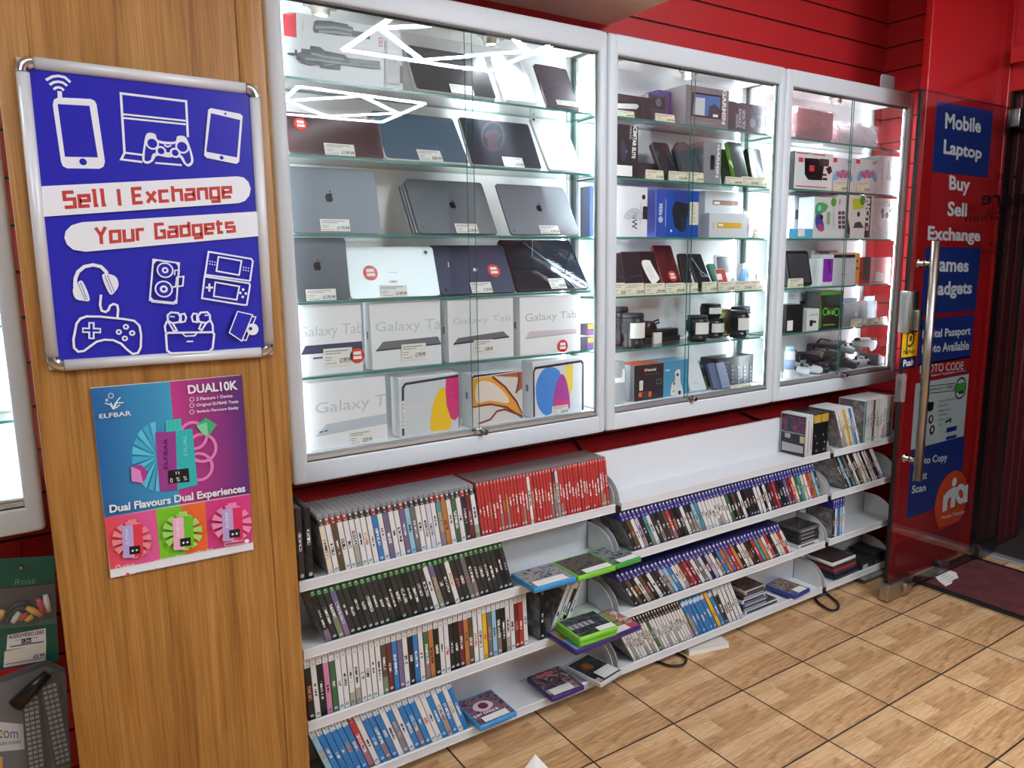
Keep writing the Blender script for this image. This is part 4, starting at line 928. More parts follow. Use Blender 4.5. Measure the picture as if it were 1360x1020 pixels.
mb = MB(); ms = []; mb.art(F, crk, ms, w0=.001); mb.build('crack_lines', ms, root, fix=False)
# shelf E: four tablet cartons
ghost = C('#c3c8cc', .5); gh2 = C('#b5babf', .5); nav = C('#3d3f5c', .35); gtab = C('#6c7177', .35)
def slab_art(q, pts, m, m2): return [('p', [q(*p) for p in pts], m), ('l', [q(*pts[-1]), q(*pts[-2])], 1.6, m2)]
retail_box('white tablet carton with navy tablet print beside the pillar, fifth shelf', qb(45, 100, 405, 455), E_, .05, .045, '#e6e9ec', None,
    [('T', 'Galaxy Tab', [qb(62, 215), qb(400, 185), qb(400, 262), qb(62, 285)], ghost, .0)] + slab_art(qb, ((100, 312), (405, 286), (405, 330), (78, 355)), nav, C('#2a2b42', .4)) + [('l', [qb(140, 377), qb(190, 372)], 2.2, nav)], qb(192, 328, 345, 405), '£199.99', qb(332, 325, 406, 398))
retail_box('white tablet carton with grey tablet print and price slip, fifth shelf', qb(435, 82, 812, 412), E_, .05, .05, '#e4e7ea', None,
    [('T', 'Galaxy Tab', [qb(465, 190), qb(845, 158), qb(845, 232), qb(465, 250)], ghost, .0)][:0] + [('T', 'Galaxy Ta', [qb(465, 190), qb(806, 166), qb(806, 240), qb(465, 252)], ghost, .0)] + slab_art(qb, ((505, 290), (790, 262), (808, 300), (468, 338)), gtab, dk), qb(598, 305, 728, 375), '£199.99', seal=True)
retail_box('white tablet carton behind the pane edge, third on the fifth shelf', qc(65, 90, 475, 430), E_, .05, .05, '#e4e7ea', None,
    [('T', 'Galaxy Tab', [qc(100, 200), qc(455, 172), qc(455, 222), qc(100, 250)], ghost, .0)] + slab_art(qc, ((130, 320), (410, 278), (445, 312), (102, 358)), gtab, dk), qc(225, 335, 345, 405), '£189.99', seal=True)
retail_box('white tablet carton with pale pink tablet print, far end of fifth shelf', qc(510, 70, 885, 400), E_, .05, .05, '#eef0f2', None,
    [('T', 'Galaxy Tab', [qc(545, 170), qc(860, 150), qc(860, 205), qc(545, 235)], gh2, .0)] + slab_art(qc, ((570, 280), (860, 262), (860, 285), (545, 322)), C('#d3c6d4', .35), gh2), None, stk=qc(745, 332, 800, 405), seal=True)
# shelf F
retail_box('white tablet carton with pale blue tablet print on the cabinet floor', qb(105, 510, 530, 790), F_, .05, .05, '#e6e9ec', None,
    [('T', 'Galaxy T', [qb(152, 610), qb(520, 560), qb(520, 640), qb(152, 682)], ghost, .0), ('p', [qb(*p) for p in ((210, 720), (530, 662), (530, 708), (158, 780))], C('#b9c6cf', .35)), ('l', [qb(158, 782), qb(530, 712)], 1.3, gh2), ('l', [qb(172, 762), qb(192, 758)], 1.5, dk), ('l', [qb(198, 756), qb(218, 752)], 1.5, dk)], qb(328, 760, 450, 815), '£259.99')
ye, mg, gd = C('#f2c41c', .35), C('#d6307c', .35), C('#2a2c34', .3)
def frame_art(q, x0, y0, x1, y1, yr0, yr1):
    """dark bezel round the printed screen: left edge and top edge sloping like the box"""
    return [('l', [q(x0, y1), q(x0, y0+12), q(x0+14, y0), q(x1, y0-(yr0))], 2.4, gd)]
retail_box('white tablet carton printed with yellow and magenta circles', qb(590, 482, 905, 740), F_, .045, .06, '#cdd2d8', '#eceef0',
    [('o', [qb(*p) for p in ((752, 745), (765, 620), (800, 540), (830, 535), (840, 620), (862, 690), (850, 745), (800, 752))], ye), ('p', [qb(*p) for p in ((833, 482), (902, 462), (902, 672), (880, 700), (858, 690), (836, 620), (830, 540))], mg), ('l', [qb(610, 780), qb(608, 530), qb(622, 510), qb(902, 466)], 3.0, gd), ('l', [qb(903, 466), qb(902, 738)], 1.3, C('#6e4a7c', .3)), ('r', *qb(598, 600, 622, 740), C('#dfe2e5', .5)), ('T', '£249.99', [qb(604, 735), qb(604, 610), qb(616, 610), qb(616, 735)], INKL)])
og, br_ = C('#e8a040', .35), C('#7c3a30', .35)
retail_box('white tablet carton printed with orange swirls', qc(215, 548, 530, 815), F_, .045, .06, '#d9d4d0', '#e8eaec',
    [('p', [qc(*p) for p in ((217, 572), (320, 555), (400, 600), (470, 690), (526, 790), (526, 808), (470, 770), (360, 735), (217, 742))], og), ('o', [qc(*p) for p in ((250, 600), (330, 590), (420, 660), (440, 720), (330, 705), (245, 715))], C('#e6d9cc', .4)), ('l', [qc(*p) for p in ((340, 556), (420, 620), (490, 710), (528, 785))], 2.4, br_), ('l', [qc(*p) for p in ((217, 745), (330, 726), (430, 745), (528, 810))], 2.2, br_), ('l', [qc(*p) for p in ((255, 848), (330, 820), (370, 770), (420, 758), (526, 800))], 2.2, br_), ('p', [qc(*p) for p in ((345, 552), (526, 525), (526, 628), (490, 655), (500, 560))], C('#a8604c', .35)), ('l', [qc(*p) for p in ((488, 660), (505, 580), (500, 530))], 2., br_), ('l', [qc(217, 862), qc(214, 565), qc(230, 555), qc(526, 510)], 2.6, gd)], seal=True)
retail_box('white tablet carton printed with blue, magenta and yellow circles', qc(590, 470, 905, 765), F_, .045, .06, '#dfe2ea', '#eef0f2',
    [('o', [qc(*p) for p in ((612, 600), (660, 510), (720, 500), (762, 540), (735, 640), (722, 760), (670, 795), (620, 730))], C('#4a8ee0', .35)), ('p', [qc(*p) for p in ((790, 492), (840, 480), (838, 620), (812, 690), (790, 560))], C('#f2d860', .35)), ('o', [qc(*p) for p in ((722, 760), (730, 620), (768, 540), (800, 590), (818, 700), (808, 760))], C('#b04aa4', .35)), ('p', [qc(*p) for p in ((722, 755), (728, 690), (812, 700), (808, 752))], C('#d84c86', .35)), ('l', [qc(598, 805), qc(594, 530), qc(606, 505), qc(888, 462), qc(902, 476), qc(900, 762)], 2.6, gd)], qc(706, 750, 806, 790), '£229.99', seal=True)

# ---------------- middle cabinet
LIM[:] = [1.0125, 1.8065]; SHZ = ZS2
A_, B_, C_, D_, E_, F_ = ZS2
q = k((800, 40), 5.1)
def Q(*L): return [q(*p) for p in L]
W_ = OFFW; PUR = C('#4d3d74', .4)
retail_box('dark brown box with a cut-out window on the top shelf', q(85, 425, 330, 590), A_, .06, .09, '#3a2c2e', None, [('p', Q((85, 490), (225, 492), (250, 512), (232, 535), (85, 530)), C('#d9d9da', .5)), ('l', Q((85, 485), (235, 490), (255, 512), (250, 590)), 3, C('#241a1c', .5))])
price_card('cream price card in front of the dark brown box', q(95, 537, 222, 588), A_, .042)
retail_box('tall violet box behind the small grey box, top shelf', q(378, 402, 465, 560), A_, .12, .06, '#5b4a86')
retail_box('small grey printed box between the brown and navigation boxes', q(312, 430, 432, 560), A_, .075, .04, '#4a464c', None, [('r', *q(335, 450, 420, 540), C('#2f2d33', .4)), ('c', *q(380, 490), 4, C('#6c6470', .4))])
price_card('cream price card in front of the small grey box', q(365, 560, 495, 612), A_, .042)
sky = C('#3f78b8', .3)
retail_box('grey satellite navigation box with blue screen, top shelf', q(565, 365, 850, 655), A_, .055, .10, '#7c7c80', '#a9abae', [
    ('p', Q((608, 418), (808, 444), (804, 606), (600, 582)), bk), ('p', Q((622, 432), (800, 455), (796, 596), (612, 572)), sky), ('p', Q((625, 455), (695, 462), (690, 580), (615, 570)), C('#c9d3da', .4)), ('p', Q((720, 520), (760, 500), (798, 540), (796, 596), (716, 586)), C('#2c3c4c', .4)), ('p', Q((748, 570), (782, 574), (780, 592), (746, 588)), W_),
    ('T', 'GARMIN', Q((840, 408), (832, 640), (806, 636), (814, 404)), W_, .03), ('T', 'dezl LGV camper 7 inch', Q((585, 612), (755, 630), (755, 642), (585, 624)), C('#c4c4c6', .4))])
retail_box('black paddle station box with white sticker, top shelf', q(850, 478, 1112, 676), A_, .06, .10, '#3c3d48', '#2c2d36', [
    ('T', 'NOVA TECH', Q((968, 545), (968, 668), (945, 664), (945, 542)), C('#b9bac4', .4), .02), ('T', 'PADDLE', Q((940, 535), (940, 662), (922, 660), (922, 533)), C('#b9bac4', .4), .02), ('T', 'STATION', Q((918, 570), (918, 660), (902, 658), (902, 568)), C('#b9bac4', .4), .02),
    ('o', Q((1000, 505), (1050, 500), (1062, 560), (1030, 580), (1010, 545)), C('#24252c', .4)), ('p', Q((1045, 530), (1088, 530), (1086, 580), (1045, 578)), C('#22232a', .4)), ('c', *q(1015, 630), 4, C('#6f707c', .4)), ('c', *q(1060, 630), 4, C('#24252c', .4)), ('r', *q(1112, 520, 1165, 672), W_)])
# shelf B
retail_box('tall black gaming mouse box on the second shelf', q(95, 632, 240, 992), B_, .05, .07, '#1b1c22', None, [
    ('T', 'SCIMITAR ELITE', Q((238, 645), (222, 872), (198, 868), (210, 642)), W_, .04), ('T', 'WIRELESS', Q((200, 645), (196, 742), (184, 740), (186, 645)), C('#b9bac0', .4), .02), ('c', *q(158, 822), 1.6, C('#6c9cf0', .3)), ('o', Q((128, 740), (150, 760), (160, 830), (150, 880), (128, 870)), C('#2f3444', .4)), ('r', *q(95, 912, 200, 992), W_)])
o = thing('bowl', 'small black bowl-shaped speaker behind the black mouse box', 'speaker', (aY(855, 215, .16).x, .165, B_))
mb = MB(); c = Vector((aY(855, 215, .16).x, .165, B_+.001)); mb.lathe([(.010, 0), (.018, .004), (.023, .03), (.024, .04), (.020, .04), (.014, .012)], c, 0, 24); mb.build('shell', DARK, o)
tablet('black handheld scanner leaning on the second shelf', q(420, 985), q(528, 960), q(334, 775), B_, '#2a2c31', '#17181b', .02, .055, name='handheld_console', cat='handheld console', art=[('r', *q(352, 812, 392, 860), bk), ('l', Q((440, 830), (480, 920)), 1, C('#4a4c52', .4)), ('c', *q(372, 835), 1.6, C('#4a4c52', .4))])
root = thing('speaker', 'wide rounded charcoal speaker leaning on the second shelf', 'speaker', (aY(912, 228, .06).x, .08, B_))
F, W, H = face_tilt(q(545, 955), q(688, 965), q(475, 760), B_, .055, .02)
mb = MB(); mb.slab(F, [(0, 0), (W, 0), (W*1.0, H*.62), (W*.86, H*.86), (W*.6, H), (W*.25, H*.98), (0, H*.8)], -.022, 0, 0, .006); mb.build('shell', C('#3b3e43', .55), root)
mb = MB(); mb.slab(F, [(W*.08, H*.06), (W*.9, H*.06), (W*.9, H*.6), (W*.78, H*.8), (W*.56, H*.92), (W*.28, H*.9), (W*.08, H*.74)], .0001, .0012, 0, .001); mb.build('mesh_grille', C('#44474d', .7), root)
retail_box('grey narrow box with dash camera print, second shelf', q(690, 752, 800, 1008), B_, .06, .07, '#8a8b8f', None, [('T', 'GARMIN', Q((798, 775), (784, 1000), (766, 998), (780, 772)), W_, .03), ('R', *q(732, 845, 758, 948), C('#2b2c30', .3), .004), ('c', *q(745, 870), 1.8, bk)])
tablet('black power bank leaning left of the green-edged one', q(820, 985), q(905, 985), q(800, 808), B_, '#2e3035', None, .008, .122, name='power_bank', cat='power bank')
tablet('black power bank with lime green edge, second shelf', q(908, 990), q(1004, 985), q(842, 762), B_, '#33363c', '#8fc83a', .014, .055, name='power_bank', cat='power bank', art=[('c', *q(868, 900), 2, C('#9ad04a', .4)), ('l', Q((855, 880), (885, 930)), 1.5, C('#b8c4a0', .4))])
tablet('black radio handset with white edge lettering, second shelf', q(1022, 990), q(1108, 985), q(982, 808), B_, '#3a3d42', '#1e1f22', .022, .06, name='handset', cat='handset', art=[('T', 'POWER BANK', Q((1036, 985), (1000, 812), (1014, 810), (1048, 984)), W_, .02)])
tablet('dark round-cornered gadget at the far end of the second shelf', q(1092, 990), q(1162, 985), q(1088, 832), B_, '#4c4f54', None, .018, .10, r=.014, name='handset', cat='handset')
retail_box('low black tray at the foot of the second shelf scanner', q(240, 895, 420, 1000), B_, .108, .03, '#2c2d31')
for i, (p, t) in enumerate((((300, 944, 420, 1006), 'in front of the leaning black scanner'), ((456, 953, 576, 1012), 'in front of the wide rounded speaker'), ((580, 960, 690, 1016), 'beside the dash camera box'), ((840, 990, 950, 1020), 'below the lime-edged power bank'), ((950, 990, 1060, 1020), 'below the lettered radio handset'), ((1062, 992, 1165, 1020), 'at the far end of the second shelf'))):
    price_card('cream price card standing '+t, q(*p), B_, .036, '£%d.99' % (19+10*i))
# shelf C
q = k((800, 230), 5.231)
retail_box('white wireless booster box with grey wave print, third shelf', q(85, 85, 310, 435), C_, .05, .07, '#e2e5ea', None, [('T', 'WiFi', Q((242, 390), (242, 262), (202, 262), (202, 390)), C('#4a4d54', .4), .02)] + [('l', [q(*p) for p in arc(222, 350, rx, ry, 200, 340, 12)], 2.0, C('#b9bdc4', .4)) for rx, ry in ((75, 100), (58, 82), (42, 62))] + [('c', *q(286, 166), 2.4, dk), ('R', *q(280, 230, 320, 322), dk, .003), ('r', *q(262, 205, 268, 350), C('#c9ccd2', .4))])
retail_box('royal blue hard drive box with black slab print, third shelf', q(375, 108, 665, 438), C_, .05, .07, '#1f4fae', '#5d78d8', [('T', 'INDEX', Q((392, 290), (396, 208), (418, 208), (414, 290)), W_, .03), ('c', *q(404, 322), 2.8, W_), ('c', *q(404, 322), 1.9, C('#1f4fae', .35)), ('l', Q((404, 312), (404, 332)), .8, W_), ('l', Q((398, 322), (412, 322)), .8, W_), ('p', Q((505, 190), (620, 215), (545, 412), (500, 370), (482, 260)), C('#20242e', .35)), ('p', Q((540, 300), (585, 320), (575, 398), (545, 412)), C('#2e3442', .35)), ('p', Q((480, 130), (590, 112), (600, 220), (500, 190)), C('#2a3f94', .4)), ('l', Q((440, 180), (436, 370)), 1, C('#8fb0ee', .4)), ('r', *q(606, 200, 662, 360), C('#dcd9c6', .5)), ('T', '£24.99', Q((640, 215), (640, 345), (626, 345), (626, 215)), INKL), ('c', *q(475, 400), 1.2, W_)])
retail_box('white box with brown power bank print at the back of the third shelf', q(715, 120, 975, 285), C_, .11, .05, '#d3d6d9', None, [('R', *q(765, 186, 945, 228), C('#9c6656', .4), .004), ('r', *q(775, 198, 815, 216), W_), ('c', *q(928, 210), 1.8, C('#5e3a30', .4))])
retail_box('white box with yellow power bank print, third shelf', q(745, 275, 1005, 440), C_, .06, .045, '#d6d9dc', None, [('R', *q(796, 342, 966, 386), C('#d9a91c', .4), .004), ('r', *q(806, 352, 838, 368), W_), ('l', Q((770, 340), (770, 390)), .8, INKL)])
cp = film('blister_plastic', '#dfe6ea', .35)
def blister(label, p, Z, Yf, dep, cols, t=.0):
    x0, x1 = fit_x(aY(p[0], p[1], Yf).x, aY(p[2], p[3], Yf).x); zt = min(aY(p[0], p[1], Yf).z, next_z(Z)); z = Z+.0008
    root = thing('blister_pack', label, 'blister pack', ((x0+x1)/2, Yf+dep/2, z))
    mb = MB(); mb.rbox(x0, x1, Yf+dep, Yf+dep+.002, z, zt, .0008); mb.build('backing_card', C(cols[0], .4), root)
    mb = MB(); mb.rbox(x0+.002, x1-.002, Yf, Yf+dep-.0004, z, zt-.02, .006); mb.build('clear_bubble', cp, root)
    mb = MB(); F = FY(Yf+dep*.6); W, H = x1-x0, zt-z; ms = [C(c_, .4) for c_ in cols[1:]]
    for i, c_ in enumerate(cols[1:]):
        n = len(cols)-1; v0 = z+H*(.05+.72*i/n); mb.fbox(F, x0+W*.16, x1-W*.16, v0, v0+H*.6/n, -dep*.25, dep*.25, .004, i)
    mb.build('contents', ms, root)
    return root
blister('small clear pack of red and white adapters, third shelf', q(1015, 262, 1108, 405), C_, .075, .02, ['#c9c4cc', '#d8d8dc', '#b06a78', '#e6e6ea'])
blister('clear bag of small grey parts at the far end of the third shelf', q(1075, 245, 1172, 440), C_, .125, .03, ['#aeb8c0', '#8a929a', '#c6ccd2'])
price_card('cream price card on edge at the end of the third shelf', q(1060, 385, 1168, 442), C_, .045)
# shelf D: leaning phones
phones = [((92, 785), (160, 780), (60, 560), '#2a2c30', 'charcoal phone half hidden by the frame, fourth shelf', None), ((165, 780), (293, 768), (126, 552), '#22252a', 'charcoal phone standing second from the frame, fourth shelf', None), ((302, 775), (425, 765), (240, 552), '#1d2024', 'black phone with a white label, fourth shelf', 'lab'),
          ((440, 805), (570, 760), (346, 512), '#5a2428', 'maroon phone with red sticker, tallest on the fourth shelf', 'stk'), ((582, 775), (640, 762), (528, 566), '#2a2526', 'dark brown phone half behind the maroon one', None), ((682, 775), (775, 750), (590, 572), '#1c2024', 'glossy black phone with light streaks, fourth shelf', 'str')]
for bl, br, tl, c_, lb, ex in phones:
    art = []
    if ex == 'lab': art = [('o', Q((270, 622), (325, 606), (345, 640), (390, 720), (388, 745), (340, 762)), W_), ('l', Q((305, 650), (345, 735)), .5, INKL), ('l', Q((320, 645), (360, 728)), .5, INKL)]
    if ex == 'str': art = [('l', Q((620, 590), (680, 680), (740, 722)), 1, C('#9aa6ae', .3)), ('l', Q((680, 690), (690, 715), (740, 718)), .8, C('#9aa6ae', .3))]
    if ex is None: art = [('l', Q((bl[0]+25, bl[1]-60), (br[0]-18, br[1]-58)), .7, C('#3c4046', .4))]
    tablet(lb, q(*bl), q(*br), q(*tl), D_, c_, '#8c2f30' if ex == 'stk' else '#3f4349', .012, .052, name='phone', cat='phone', r=.006, art=art, stk=q(452, 680, 520, 752) if ex == 'stk' else None)
tablet('green phone case leaning between the black phone and the flip console', q(800, 800), q(850, 760), q(728, 640), D_, '#1f6a4a', None, .010, .07, name='phone_case', cat='phone case', r=.006)
tablet('small red and white card leaning by the green case', q(820, 760), q(890, 752), q(780, 670), D_, '#c8504c', '#d9d9d4', .004, .048, name='memory_card_pack', cat='card pack', r=.002, art=[('r', *q(790, 700, 835, 740), W_)])
# white clamshell handheld
x0 = aY(*q(880, 760), .06).x; x1 = aY(*q(1008, 750), .06).x; L = min(x1-x0, .082)
root = thing('flip_console', 'white clamshell handheld console open on the fourth shelf', 'handheld console', (x0+L/2, .08, D_))
F = Fr((x0, .055, D_+.006), (1, 0, 0), (0, .84, .54)); mb = MB(); mb.slab(F, rr(0, 0, L, .078, .008), -.005, .005, 0, .002); lo = mb.build('base_half', C('#dcd6de', .35), root)
mb = MB(); mb.art(F, [], []); mb.prism(F, ell(.018, .052, .008, .008, 14), .005, .0062); mb.prism(F, ell(L-.014, .056, .005, .005, 12), .005, .0066); mb.prism(F, ell(L-.026, .048, .005, .005, 12), .005, .0066); mb.build('buttons', C('#b08a9c', .4), lo)
F = Fr((x0-.002, .122, D_+.052), (1, 0, 0), (0, .16, .98)); mb = MB(); mb.slab(F, rr(0, 0, L, .078, .008), -.004, .004, 0, .002); up_ = mb.build('screen_half', C('#d6d0da', .35), root)
mb = MB(); mb.slab(F, rr(.009, .012, L-.009, .07, .003), .0042, .005, 0, .0002); mb.build('screen', C('#565a60', .2), up_)
for i, (p, c_) in enumerate((((978, 628, 1070, 682), '#d8b4bc'), ((1016, 690, 1072, 748), '#c890a8'))):
    zl = min(aY(*q(1016, 690), .085).z, D_+.032)+.0005
    retail_box('small pink and white cartridge box, %s one beside the flip console' % ('rear', 'front')[i], q(*p), D_, .085 if i else .122, .03, c_, '#e6e2e6', [('r', *q(p[0]+12, p[1]+10, p[0]+34, p[3]-8), W_), ('r', *q(p[0]+46, p[1]+10, p[0]+60, p[3]-8), C('#5a4c6c', .4))], r=.001)
TX = 1.765
root = thing('plush_toy', 'pale blue fluffy toy at the far end of the fourth shelf', 'toy', (TX, .11, D_))
mb = MB(); bm = bmesh.new(); bmesh.ops.create_icosphere(bm, subdivisions=3, radius=.03)
for v in bm.verts: v.co = Vector((v.co.x*1.0, v.co.y*.8, v.co.z*1.25))*(1+.16*math.sin(60*v.co.x)*math.sin(70*v.co.z+20*v.co.y))
mb.add([v.co+Vector((TX, .11, D_+.039)) for v in bm.verts], [[v.index for v in f.verts] for f in bm.faces], 0, True); bm.free(); mb.build('body', C('#8cb4dc', .8), root)
for i, p in enumerate(((92, 765, 165, 815), (167, 768, 296, 822), (302, 768, 442, 824), (448, 766, 575, 820), (578, 765, 668, 815), (700, 758, 800, 808), (812, 758, 922, 806), (926, 752, 1040, 800), (1044, 745, 1150, 795))):
    price_card('cream price card, %s from the cabinet frame along the phone shelf' % nth(i+1), q(*p), D_, .036, '£%d.99' % (39+20*i))
# shelf E: lenses and camera
q = k((800, 380), 5.1)
LTOP = {}
def lens(label, p, Z, Y, rad=None, lab=True, waist=True):
    """camera lens standing on its mount: cap, ribbed barrel, paper label"""
    xa = aY(q(*p)[0], q(*p)[1], Y).x; xb = aY(q(*p)[2], q(*p)[3], Y).x; zt = aY(q(*p)[0], q(*p)[1], Y).z; R = min((xb-xa)/2*.92, .038); H = max(zt-Z, .045); cx = min(max((xa+xb)/2, LIM[0]+R*1.05), LIM[1]-R*1.05); LTOP[label] = Z+H; z = Z+.0008
    root = thing('camera_lens', label, 'camera lens', (cx, Y, z))
    prof = [(R*.86, 0), (R*.9, H*.10), (R*.9, H*.16), (R*.8 if waist else R*.97, H*.2), (R*.84 if waist else R, H*.34), (R, H*.42), (R, H*.8), (R*.93, H*.84), (R*.93, H*.88)]
    mb = MB(); mb.lathe(prof, (cx, Y, z), 0, 28); mb.build('barrel', C('#17181a', .35), root)
    mb = MB(); mb.lathe([(R*.95, H*.885), (R*.95, H*.96), (R*.88, H), (0.003, H)], (cx, Y, z), 0, 28); mb.build('cap', C('#232427', .5), root)
    for zz in (.46, .56, .66, .74):
        pass
    mb = MB()
    for kk in range(7):
        zz = H*(.44+.05*kk); mb.lathe([(R*1.0, zz), (R*1.025, zz+H*.008), (R*1.025, zz+H*.022), (R*1.0, zz+H*.03)], (cx, Y, z), 0, 28)
    mb.build('grip_ring', C('#0e0f10', .6), root)
    if lab:
        mb = MB(); n = 8; vs = []
        for i in range(n+1):
            a = math.radians(215+ (325-215)*i/n); vs += [(cx+R*1.04*math.cos(a), Y+R*1.04*math.sin(a), z+H*h) for h in (.3, .74)]
        mb.add(vs, [(2*i, 2*i+2, 2*i+3, 2*i+1) for i in range(n)], 0, True); mb.build('paper_label', TAGW, root, fix=False)
    return root
lens('dark camera lens on a clear mount beside the cabinet frame, fifth shelf', (145, 190, 268, 408), E_, .072)
lens('tall black lens half hidden by the frame, fifth shelf', (70, 145, 165, 392), E_, .155, lab=False)
lens('black lens behind the pane edge, fifth shelf', (573, 203, 710, 376), E_, .075)
lens('black lens carrying another lens, fifth shelf', (700, 218, 800, 366), E_, .12)
l2 = lens('small black lens lying on top of another lens', (668, 124, 798, 205), LTOP['black lens carrying another lens, fifth shelf']+.001, .12, waist=False)
lens('wide black lens with bright label toward the cabinet end', (862, 170, 990, 348), E_, .068)
lens('tall black lens at the far end of the fifth shelf', (975, 135, 1082, 342), E_, .125)
retail_box('brown cardboard box behind the stacked lenses', q(795, 160, 900, 332), E_, .155, .03, '#8c7a58', None, [('r', *q(800, 180, 830, 210), C('#b9c46c', .5))])
x0 = aY(*q(268, 385), .125).x; x1 = aY(*q(515, 380), .125).x; z = E_+.0008
root = thing('camcorder', 'black video camera with strap lying on the fifth shelf', 'camera', ((x0+x1)/2, .1, z))
mb = MB(); mb.rbox(x0, x1, .115, .168, z, z+.022, .004); mb.rbox(x0+.03, x1-.004, .12, .165, z+.022, z+.047, .006); mb.build('body', C('#1a1b1e', .4), root)
mb = MB(); mb.lathe([(.024, -.02), (.027, -.01), (.027, .018), (.022, .022), (.004, .024)], (x0+.035, .135, z+.052), 0, 20, (Vector((1, 0, 0)), Vector((0, 0, 1)), Vector((0, -1, 0)))); mb.build('lens_barrel', C('#0e0e10', .3), root)
mb = MB(); mb.tube([(x0-.012, .15, z+.088), (x0+.01, .15, z+.07), (x0+.04, .15, z+.062), (x0+.075, .15, z+.072), (x0+.1, .15, z+.078), (x0+.104, .15, z+.068), (x0+.07, .15, z+.06)], .0035, 0, 8); mb.build('strap', C('#0c0c0d', .6), root)
mb = MB(); mb.rbox(x0+.036, x0+.074, .104, .1145, z, z+.038, .001); mb.build('price_label', TAGW, root)
root = thing('plastic_bag', 'clear crumpled plastic bag between camera and lens, fifth shelf', 'bag', (aY(*q(560, 380), .12).x, .12, E_))
mb = MB(); bm = bmesh.new(); bmesh.ops.create_icosphere(bm, subdivisions=3, radius=1)
cx = aY(*q(572, 300), .13).x
mb.add([Vector((cx+v.co.x*.026*(1+.2*math.sin(9*v.co.z)), .155+v.co.y*.018, E_+.050+v.co.z*.040*(1+.15*math.sin(11*v.co.x)))) for v in bm.verts], [[v.index for v in f.verts] for f in bm.faces], 0, False); bm.free(); mb.build('film', film('clear_film', '#e4ecf0', .22, .1), root)
# floor of the middle cabinet
org_ = C('#e8641c', .4)
retail_box('black instant camera box with orange lid on the cabinet floor', q(215, 540, 412, 775), F_, .06, .085, '#2c2d31', '#8f9296', [('T', '• Polaroid', Q((282, 562), (362, 552), (362, 572), (282, 580)), W_, .02), ('c', *q(292, 570), 1.6, org_), ('R', *q(250, 642, 274, 706), C('#d9d9da', .4), .003), ('p', Q((245, 722), (330, 712), (330, 748), (245, 752)), org_), ('r', *q(266, 722, 312, 748), C('#3a3b40', .4)), ('L', Q((366, 632), (396, 630), (396, 660), (366, 662)), .8, C('#6c6d72', .4)), ('l', Q((290, 600), (380, 590)), 1, C('#55565c', .4))], top='#e25a1c')
retail_box('white-handled grey camera box half behind the frame, cabinet floor', q(60, 520, 150, 790), F_, .055, .06, '#9ea1a4', None, [('l', Q((62, 640), (140, 636), (150, 560)), 5, W_)])
retail_box('light blue baby camera box on the cabinet floor', q(412, 512, 580, 755), F_, .065, .075, '#5596bc', '#78b2d2', [('o', Q((492, 580), (525, 566), (528, 640), (545, 740), (466, 742), (470, 660), (492, 640)), C('#e2e0dc', .4)), ('c', *q(508, 600), 1.6, dk), ('c', *q(485, 660), 1.4, C('#7c5a48', .4)), ('c', *q(522, 720), 2, dk), ('c', *q(482, 712), 1.2, C('#d8b040', .4)), ('l', Q((425, 572), (455, 568)), 1, W_)])
root = thing('router', 'tall white curved router leaning on the cabinet floor', 'router', (aY(*q(630, 730), .075).x, .075, F_))
F, W, H = face_tilt(q(600, 742), q(708, 735), q(530, 490), F_, .06, .014); mb = MB(); mb.slab(F, [(0, 0), (W, 0), (W, H*.7), (W*.9, H*.92), (W*.62, H*1.02), (W*.2, H), (0, H*.9)], -.014, 0, 0, .004); mb.build('shell', C('#d4dade', .3), root)
mb = MB()
for i in range(5): mb.prism(F, ell(W*(.3+.08*i), H*.22, .0014, .0014, 8), .0002, .0006)
mb.build('status_lights', C('#6c747a', .3), root)
for i, (a, b_, yt, c_, nm) in enumerate(((665, 712, 545, '#6c7484', 'grey upright case with yellow label nearest the router'), (712, 795, 535, '#5f6c88', 'slate upright book-like case on the cabinet floor'), (770, 862, 532, '#8a96b4', 'pale slate upright case beside the black icon box'))):
    tablet(nm, q(a+45 if i else a+10, 715), q(b_+8 if i else b_+8, 705), q(a, yt), F_, c_, None, .014, (.094, .05, .044)[i], name='hard_case', cat='case', r=.002, art=[('r', *q(684, 610, 716, 690), C('#c9cc7c', .5))] if i == 0 else None)
A = [('T', 'ARCADE', Q((790, 505), (860, 512), (860, 524), (790, 518)), C('#8c8c90', .4))]
for i in range(7):
    for j in range(5):
        x = 800+i*40; y = 540+j*26+i*2
        A.append((('c', *q(x, y), 1.3, C('#5e5e64', .4)) if (i+j) % 3 else ('r', *q(x-6, y-5, x+9, y+5), C('#75757c', .4))))
retail_box('black box printed with rows of small grey icons on the cabinet floor', q(768, 492, 1092, 690), F_, .088, .075, '#222226', None, A)
price_card('white slip lying before the black icon box', q(872, 680, 1010, 708), F_, .036)
# seen through the shared side glass
retail_box('royal blue slim box standing by the side glass, third shelf', (766, 246, 788, 312), C_, .10, .05, '#3f5a9c', r=.001)
for i, (p, c1_, c2_) in enumerate((((777, 431, 791, 448), '#e0b41c', '#6c3a78'), ((777, 449, 791, 466), '#d8a51c', '#6c3a78'))):
    retail_box('purple and yellow disposable camera box, %s of two by the side glass' % ('upper', 'lower')[i], p, E_+(.047 if i == 0 else 0), .11, .04, c2_, None, [('r', p[0], p[1], p[2], p[1]+5, C(c1_, .4))], r=.001)

